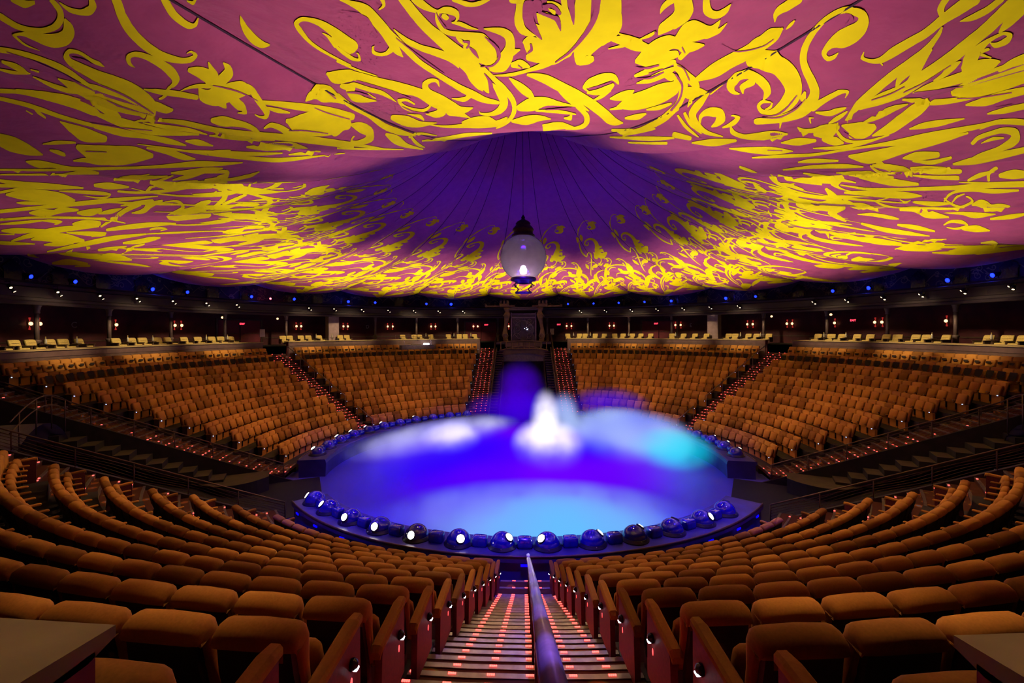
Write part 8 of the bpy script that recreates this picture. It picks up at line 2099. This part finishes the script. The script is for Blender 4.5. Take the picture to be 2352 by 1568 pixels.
def dense_hem(q):
    a = sum(((p[0] + p[2]) / 2 + 180) % 360 - 180 for p in q) / len(q)
    r = sum((p[1] + p[3]) / 2 for p in q) / len(q)
    if 40 < abs(a) < 108 and 8.6 < r < 14.5:
        return False
    return r < 15.5 or abs(a) < 108


for g_ in range(NG):
    print_strokes(mb, PRINT_MOTIF, 18.0 * g_ + 9.0, dense_hem)
print_strokes(mb, PRINT_VEIN, off=.019, mi=1)
pr = mb.build('scroll_print', [M['gold'], M['cloth']], canopy)
pr['label'] = 'gold scroll and leaf print'


# ================================================================== GLOBE LANTERN
LZ = H0 + 3.78
lan = empty('globe_lantern', (0.0, 0.0, LZ), label='large mauve glass globe lantern hanging in the middle of the hall', cat='lantern')


def globe_mat():
    m = bpy.data.materials.new('globe_glass')
    m.use_nodes = True
    nt = m.node_tree
    nt.nodes.clear()
    out = nt.nodes.new('ShaderNodeOutputMaterial')
    tr = nt.nodes.new('ShaderNodeBsdfTransparent')
    tr.inputs['Color'].default_value = (0.42, 0.27, 0.42, 1)
    tl = nt.nodes.new('ShaderNodeBsdfTranslucent')
    gl = nt.nodes.new('ShaderNodeBsdfGlossy')
    gl.inputs['Roughness'].default_value = 0.15
    gl.inputs['Color'].default_value = (0.7, 0.6, 0.7, 1)
    tc = nt.nodes.new('ShaderNodeTexCoord')
    no = nt.nodes.new('ShaderNodeTexNoise')
    no.inputs['Scale'].default_value = 3
    nt.links.new(tc.outputs['Object'], no.inputs['Vector'])
    rp = nt.nodes.new('ShaderNodeValToRGB')
    rp.color_ramp.elements[0].color = (0.24, 0.15, 0.23, 1)
    rp.color_ramp.elements[1].color = (0.34, 0.23, 0.30, 1)
    nt.links.new(no.outputs['Fac'], rp.inputs['Fac'])
    nt.links.new(rp.outputs['Color'], tl.inputs['Color'])
    a = nt.nodes.new('ShaderNodeMixShader')
    a.inputs[0].default_value = 0.55
    nt.links.new(tr.outputs[0], a.inputs[1])
    nt.links.new(tl.outputs[0], a.inputs[2])
    fr = nt.nodes.new('ShaderNodeFresnel')
    fr.inputs['IOR'].default_value = 1.35
    b = nt.nodes.new('ShaderNodeMixShader')
    nt.links.new(fr.outputs[0], b.inputs[0])
    nt.links.new(a.outputs[0], b.inputs[1])
    nt.links.new(gl.outputs[0], b.inputs[2])
    nt.links.new(b.outputs[0], out.inputs['Surface'])
    return m


R_ = 1.19
MB().lathe([(R_ * sin(t), -R_ * cos(t)) for t in [.5 + (PI - .92) * i / 26 for i in range(27)]], n=48, cap=False).build('globe', globe_mat(), lan)
MB().lathe([(.52, 1.02), (.60, 1.06), (.60, 1.14), (.50, 1.18), (.50, 1.34), (.56, 1.38), (.54, 1.46), (.42, 1.60), (.36, 1.66), (.40, 1.72), (.30, 1.84), (.14, 1.92), (.08, 1.98), (.11, 2.04), (.05, 2.14), (0.012, 2.2)], n=32).build('crown', M['lantern_metal'], lan)
MB().lathe([(.40, -1.02), (.58, -1.03), (.66, -1.08), (.66, -1.18), (.58, -1.22), (.44, -1.26), (.40, -1.34), (.2, -1.38), (0, -1.39)], n=32).build('collar', M['lantern_metal'], lan)
MB().lathe([(.0, -1.86), (.42, -1.86), (.44, -1.82), (.42, -1.78), (0, -1.78)], n=24).build('bottom_ring', M['lantern_metal'], lan)
for s in (-1, 1):
    pts = [(s * (.36 + .10 * sin(2.2 * PI * i / 14)), 0, -1.3 - .52 * i / 14) for i in range(15)]
    MB().tube(pts, .03, 6).build('bracket', M['lantern_metal'], lan)
    MB().tube([(s * (.44 + .12 * (1 - t / 7) * cos(t)), 0, -1.5 + .12 * (1 - t / 7) * sin(t)) for t in [i * .4 for i in range(14)]], .022, 5).build('scroll', M['lantern_metal'], lan)
MB().lathe([(0, -.35), (.16, -.3), (.2, -.1), (.12, .1), (0, .16)], (0, 0, -.55), 16).build('lamp_core', M['lens_white'], lan)
MB().tube([(0, 0, 2.15), (0, 0, 9.6)], .014, 5).build('cable', M['lantern_metal'], lan)
# ================================================================== STAGE FOG


def fog_mat(name, c0, c1, dens, em, scale=.45, thr=.42, mixscale=.2):
    """emitting, softly absorbing haze; thickness falls off to the edge of its own unit ball"""
    m = bpy.data.materials.new(name)
    m.use_nodes = True
    nt = m.node_tree
    nt.nodes.clear()
    L = nt.links.new
    out = nt.nodes.new('ShaderNodeOutputMaterial')
    tc = nt.nodes.new('ShaderNodeTexCoord')
    ln = nt.nodes.new('ShaderNodeVectorMath')
    ln.operation = 'LENGTH'
    L(tc.outputs['Object'], ln.inputs[0])
    fall = nt.nodes.new('ShaderNodeMapRange')
    fall.interpolation_type = 'SMOOTHSTEP'
    fall.inputs['From Min'].default_value = 1.0
    fall.inputs['From Max'].default_value = 0.25
    L(ln.outputs['Value'], fall.inputs['Value'])
    ge = nt.nodes.new('ShaderNodeNewGeometry')
    no = nt.nodes.new('ShaderNodeTexNoise')
    no.inputs['Scale'].default_value = scale
    no.inputs['Detail'].default_value = 2.0
    L(ge.outputs['Position'], no.inputs['Vector'])
    th = nt.nodes.new('ShaderNodeMapRange')
    th.inputs['From Min'].default_value = thr - .18
    th.inputs['From Max'].default_value = thr + .22
    L(no.outputs['Fac'], th.inputs['Value'])
    mu = nt.nodes.new('ShaderNodeMath')
    mu.operation = 'MULTIPLY'
    L(fall.outputs[0], mu.inputs[0])
    L(th.outputs[0], mu.inputs[1])
    d = nt.nodes.new('ShaderNodeMath')
    d.operation = 'MULTIPLY'
    d.inputs[1].default_value = dens
    L(mu.outputs[0], d.inputs[0])
    n2 = nt.nodes.new('ShaderNodeTexNoise')
    n2.inputs['Scale'].default_value = mixscale
    n2.inputs['Detail'].default_value = 1.0
    L(ge.outputs['Position'], n2.inputs['Vector'])
    mx = nt.nodes.new('ShaderNodeValToRGB')
    mx.color_ramp.elements[0].position = .38
    mx.color_ramp.elements[1].position = .62
    mx.color_ramp.elements[0].color = (*c0, 1)
    mx.color_ramp.elements[1].color = (*c1, 1)
    L(n2.outputs['Fac'], mx.inputs['Fac'])
    ab = nt.nodes.new('ShaderNodeVolumeAbsorption')
    ab.inputs['Color'].default_value = (0, 0, 0, 1)
    L(d.outputs[0], ab.inputs['Density'])
    e = nt.nodes.new('ShaderNodeEmission')  # glow put into the fog in place of scattered stage light
    L(mx.outputs[0], e.inputs['Color'])
    e2 = nt.nodes.new('ShaderNodeMath')
    e2.operation = 'MULTIPLY'
    e2.inputs[1].default_value = em
    L(d.outputs[0], e2.inputs[0])
    L(e2.outputs[0], e.inputs['Strength'])
    ad = nt.nodes.new('ShaderNodeAddShader')
    L(ab.outputs[0], ad.inputs[0])
    L(e.outputs[0], ad.inputs[1])
    L(ad.outputs[0], out.inputs['Volume'])
    m.cycles.volume_step_rate = 1.0
    m.cycles.emission_sampling = 'NONE'
    return m


def puff(loc, size, rz, material, label):
    mb = MB()
    n, k = 24, 12
    mb.lathe([(sin(PI * i / k), -cos(PI * i / k)) for i in range(k + 1)], n=n)
    o = mb.build('fog', material)
    o.location = loc
    o.scale = size
    o.rotation_euler = (0, 0, rz)
    return tag(o, label, 'fog', kind='stuff')


F = {}
F['sky'] = fog_mat('fog_pale_blue', (0.20, 0.20, 1.0), (0.22, 0.36, 1.0), 1.9, 1.0, scale=.7)
F['aqua'] = fog_mat('fog_aqua', (0.20, 0.45, 1.0), (0.12, 0.55, 1.0), 2.2, 1.0, thr=.36)
F['cyan'] = fog_mat('fog_cyan', (0.06, 0.55, 1.0), (0.0, 0.75, 1.0), 1.1, 1.0)
F['lav'] = fog_mat('fog_lavender', (0.32, 0.28, 1.0), (0.62, 0.60, 1.0), 1.5, 1.0, scale=.7)
F['white'] = fog_mat('fog_white', (0.75, 0.65, 1.0), (1.0, 0.95, 1.0), 0.9, 1.7, thr=.40, scale=.8)
F['pale'] = fog_mat('fog_pale', (0.24, 0.30, 1.0), (0.42, 0.55, 1.0), 1.5, 1.0, scale=.6)
F['haze'] = fog_mat('stage_glow_haze', (0.035, 0.0, 1.0), (0.15, 0.0, 1.0), 1.5, 1.0, thr=.25, mixscale=.16)  # glowing layer that makes the stage floor look lit blue
F['violet'] = fog_mat('fog_violet', (0.10, 0.0, 1.0), (0.16, 0.005, 0.85), 0.5, 0.7)
F['blue'] = fog_mat('fog_blue', (0.03, 0.0, 1.0), (0.10, 0.0, 1.0), 0.45, 0.85)

puff((.4, -7.2, ZS + .5), (5.9, 2.9, .95), 0, F['sky'], 'pale blue fog bank spreading over the near part of the stage')
puff((.9, -8.3, ZS + .45), (4.8, 2.3, .95), 0, F['aqua'], 'pale cyan fog at the near stage edge, in front of the ledge')
puff((5.9, 3.6, ZS + .9), (4.2, 5.2, 1.5), .15, F['pale'], 'pale blue fog cloud on the right of the stage')
puff((7.6, 0.6, ZS + .8), (2.4, 2.9, 1.1), .15, F['cyan'], 'bright cyan fog at the right edge of the stage')
puff((-5.0, 4.4, ZS + .6), (6.9, 2.3, 1.0), .85, F['lav'], 'pale fog streak along the far left of the stage')
puff((-4.3, 3.2, ZS + .7), (2.0, 2.2, 1.0), 0, F['white'], 'small white fog puff left of the middle of the stage')
puff((1.3, 1.2, ZS + .8), (2.2, 3.2, 1.6), 0, F['white'], 'bright white fog plume in the middle of the stage')
puff((1.25, 3.4, ZS + 1.7), (1.05, 1.3, 2.1), 0, F['white'], 'tall white fog column rising behind the middle plume')
puff((2.5, 4.6, ZS + 1.6), (1.1, 1.2, 1.9), 0, F['pale'], 'thin pale fog column right of the white column')
puff((0, 0, ZS + .5), (9.4, 9.4, .75), 0, F['haze'], 'thin glowing blue violet haze added over the whole stage')
puff((-.3, 13.0, ZS + 2.0), (2.3, 3.0, 2.9), 0, F['violet'], 'violet fog drifting out of the gate arch')
puff((0, 9.8, ZS + 1.2), (5.0, 2.6, 1.7), 0, F['blue'], 'deep blue haze along the far stage edge below the gate')
puff((6.2, 10.2, ZS + 1.5), (3.4, 2.0, 1.5), -.5, F['blue'], 'blue violet haze over the front seats right of the gate')


# ================================================================== LIGHTS


def lamp(kind, name, loc, energy, color, target=None, size=.3, angle=None, blend=.6, spread=None):
    d = bpy.data.lights.new(name, kind)
    d.energy = energy
    d.color = color
    if kind == 'AREA':
        d.size = size
        if spread:
            d.spread = rad(spread)
    else:
        d.shadow_soft_size = size
    if kind == 'SPOT':
        d.spot_size = rad(angle)
        d.spot_blend = blend
    o = bpy.data.objects.new(name, d)
    COL.objects.link(o)
    o.location = loc
    if target is not None:
        o.rotation_euler = (Vector(target) - Vector(loc)).to_track_quat('-Z', 'Y').to_euler()
    return o


WARM = (1.0, 0.70, 0.42)
UP = {0: 1600, 15: 900, 30: 520, 45: 560, 60: 850, -15: 330, -30: 90, -45: 180, -60: 520, -75: 800}
# uplights on the cloth, shuttered off the steep middle
for i in range(24):
    a = -180 + 15 * i
    dn = abs(((a + 180) % 360) - 180)
    lamp('SPOT', 'canopy_uplight', pol(15.0, a, H0 - 2.5), UP.get(a, 1300), (1.0, 0.80, 0.60), pol(15.9, a, H0 + 4.0), .5, 86, .6)
for i in range(15):
    a = 24 * i
    lamp('SPOT', 'inner_fill', pol(11.2, a, H0 - 2.0), 1250, (1.0, 0.86, 0.70), pol(11.6, a, H0 + 4.5), .4, 46, .9)  # unseen ring of lamps added to brighten the inner cloth
# deep blue wash of the steep inner cone
for i in range(6):
    a = 60 * i
    lamp('SPOT', 'cone_wash', pol(2.5, a, H0 - 3.0), 1300, (0.03, 0.0, 1.0), pol(4.5, a + 180, H0 + 8.3), .5, 70, .8)
# warm pools on the seats
for a, e in ((-25, 1750), (25, 1750), (-5, 350), (-48, 1500), (48, 1500)):
    lamp('SPOT', 'seat_spot', pol(7.0, a, H0 + 3.9), e, (1.0, 0.62, 0.30), pol(16.5, a, H0 - 4.6), .35, 75, .9)
for a, e in ((-84, 1500), (-102, 1900), (-130, 1500), (-152, 1500), (84, 1500), (102, 1900), (130, 1500), (152, 1500)):
    lamp('SPOT', 'seat_spot', pol(5.5, a, H0 + 4.6), e * 1.0, (1.0, 0.50, 0.22), pol(14.6, a, H0 - 5.6), .35, 50, .9)
for x, y, e in ((-2.4, -20.7, 900), (2.0, -20.8, 700), (2.7, -20.6, 900), (-3.2, -19.6, 160), (-5.5, -18.6, 220), (5.8, -18.2, 220), (-4.2, -15.6, 260), (4.0, -15.4, 260)):
    lamp('SPOT', 'pool_spot', (x * .8, y + 2.5, H0 + 3.6), e, (1.0, .62, .28), (x, y, H0 - 2.3), .15, 24, .7)
for sx in (-1, 1):
    lamp('SPOT', 'ledge_fill', (sx * 1.9, -21.2, H0 + 2.4), 75, (1.0, .74, .42), (sx * 1.9, -22.7, H0 - .8), .15, 50, .9)  # unseen lamp added to brighten the near ledge end
lamp('SPOT', 'stair_fill', (0, -9, H0 + 4.2), 900, (1.0, .72, .5), (0, -16.5, H0 - 4), .2, 26, .8)  # unseen warm lamp added to lift the central stair
# gallery armchairs and parapet front
for a in (-84, -96, -109, -127, -137, -152, -165, 165, 152, 140, 128, 111, 98, 88):
    lamp('SPOT', 'gallery_spot', pol(17.5, a, H0 + 3.0), 1900, (1.0, 0.75, 0.40), pol(23.6, a, H0 - .9), .25, 46, .8)
# stage
lamp('SPOT', 'stage_blue', (0, -3, H0 + 5.5), 9000, (0.05, 0.0, 1.0), (0, -1, ZS), .5, 95, .7)
lamp('SPOT', 'stage_violet', (-3, 6, H0 + 5.8), 2200, (0.28, 0.0, 1.0), (-1.5, 0, ZS), .5, 60, .9)
lamp('SPOT', 'stage_blue', (5, 2, H0 + 5.5), 1600, (0.02, 0.02, 1.0), (3.5, -4, ZS), .5, 70, .9)
lamp('SPOT', 'stage_blue', (-6, 2, H0 + 5.0), 900, (0.02, 0.0, 1.0), (-6.0, -6, ZS), .5, 50, .9)
# added unseen blue spots on the ledges, domes and first rows
for a in (-36, 0, 36):
    lamp('SPOT', 'rim_fill', pol(13.5, a * 1.1, H0 + 3.2), 5000, (0.03, 0.01, 1.0), pol(10.4, a, ZR), .3, 34, .8)
for a in (-100, -125, -150, 100, 125, 150):
    lamp('SPOT', 'rim_fill', pol(4, a, H0 + 3.0), 2500, (0.04, 0.0, 1.0), pol(10.6, a, ZR), .3, 24, .8)
lamp('SPOT', 'rail_fill', (RX + .3, -7.5, H0 + 3.2), 1500, (0.10, 0.04, 1.0), (RX, -16.0, H0 - 3.0), .15, 13, .8)  # unseen lamp added to colour the hand rail
lamp('SPOT', 'rail_fill', (RX + .5, -20.0, H0 + 3.0), 60, (0.45, 0.25, 1.0), (RX, -21.6, H0 - .9), .1, 16, .8)
# blue spill of the ledge lights on the wall and hem
for a in (-101.7, -118.4, -138.1, -162.1, 144.8, 133.2, 107.8, 96.7, 91.2):
    lamp('POINT', 'ledge_blue', pol(23.8, a, H0 + 2.8), 22, (.02, .03, 1.0), None, .1)
for r, e in ((21.6, 420), (20.7, 520), (19.7, 640), (18.7, 760), (17.6, 900), (16.5, 1050), (15.4, 1200), (14.2, 1400), (13.0, 1600)):  # row of unseen spots added straight above the hand rail
    lamp('SPOT', 'rail_fill', (RX, -r, H0 + 2.6), e, (0.22, 0.12, 1.0), (RX, -r - .2, H0 - 3), .05, 9, .9)
# red spill from the step lights and the lantern core
for r in (20.5, 18.5, 16.5, 14.5, 12.8):
    lamp('POINT', 'step_glow', (-.35, -r, slope_z(r) + .28), 1.3, (1.0, .06, .08), None, .3)
    lamp('POINT', 'step_glow', (.55, -r, slope_z(r) + .28), 1.3, (1.0, .06, .08), None, .3)
lamp('POINT', 'lantern_bulb', (0, -.25, LZ - .75), 42, (1.0, .82, .8), None, .15)

# ================================================================== WORLD AND EYE
w = bpy.data.worlds.new('hall_dark')
SC.world = w
w.use_nodes = True
w.node_tree.nodes['Background'].inputs['Color'].default_value = (0.02, 0.01, 0.03, 1)
w.node_tree.nodes['Background'].inputs['Strength'].default_value = 0.3

cd = bpy.data.cameras.new('view')
cam = bpy.data.objects.new('view', cd)
COL.objects.link(cam)
SC.camera = cam
cd.sensor_fit = 'HORIZONTAL'
cd.sensor_width = 36.0
cd.lens = 16.0
cd.shift_y = -24.57 / 2352
cd.clip_start = 0.05
cd.clip_end = 200
yaw, roll = 0.0255, 0.0043
X = Vector((cos(yaw), sin(yaw), 0))
Fw = Vector((-sin(yaw), cos(yaw), 0))
Z = Vector((0, 0, 1))
ex = X * cos(roll) - Z * sin(roll)
ey = X * sin(roll) + Z * cos(roll)
mw = Matrix((ex, ey, -Fw)).transposed().to_4x4()
mw.translation = Vector((0, -RC, H0))
cam.matrix_world = mw

SC.view_settings.view_transform = 'Standard'
SC.view_settings.look = 'None'
SC.view_settings.exposure = 0.0
SC.cycles.max_bounces = 4
SC.cycles.diffuse_bounces = 2
SC.cycles.glossy_bounces = 1
SC.cycles.use_adaptive_sampling = True
SC.cycles.adaptive_threshold = 0.16
SC.cycles.adaptive_min_samples = 8
SC.cycles.transparent_max_bounces = 12
SC.cycles.volume_step_rate = 1.0
SC.cycles.volume_max_steps = 64
SC.cycles.sample_clamp_indirect = 4.0
SC.cycles.use_denoising = True
SC.cycles.caustics_reflective = False
SC.cycles.caustics_refractive = False
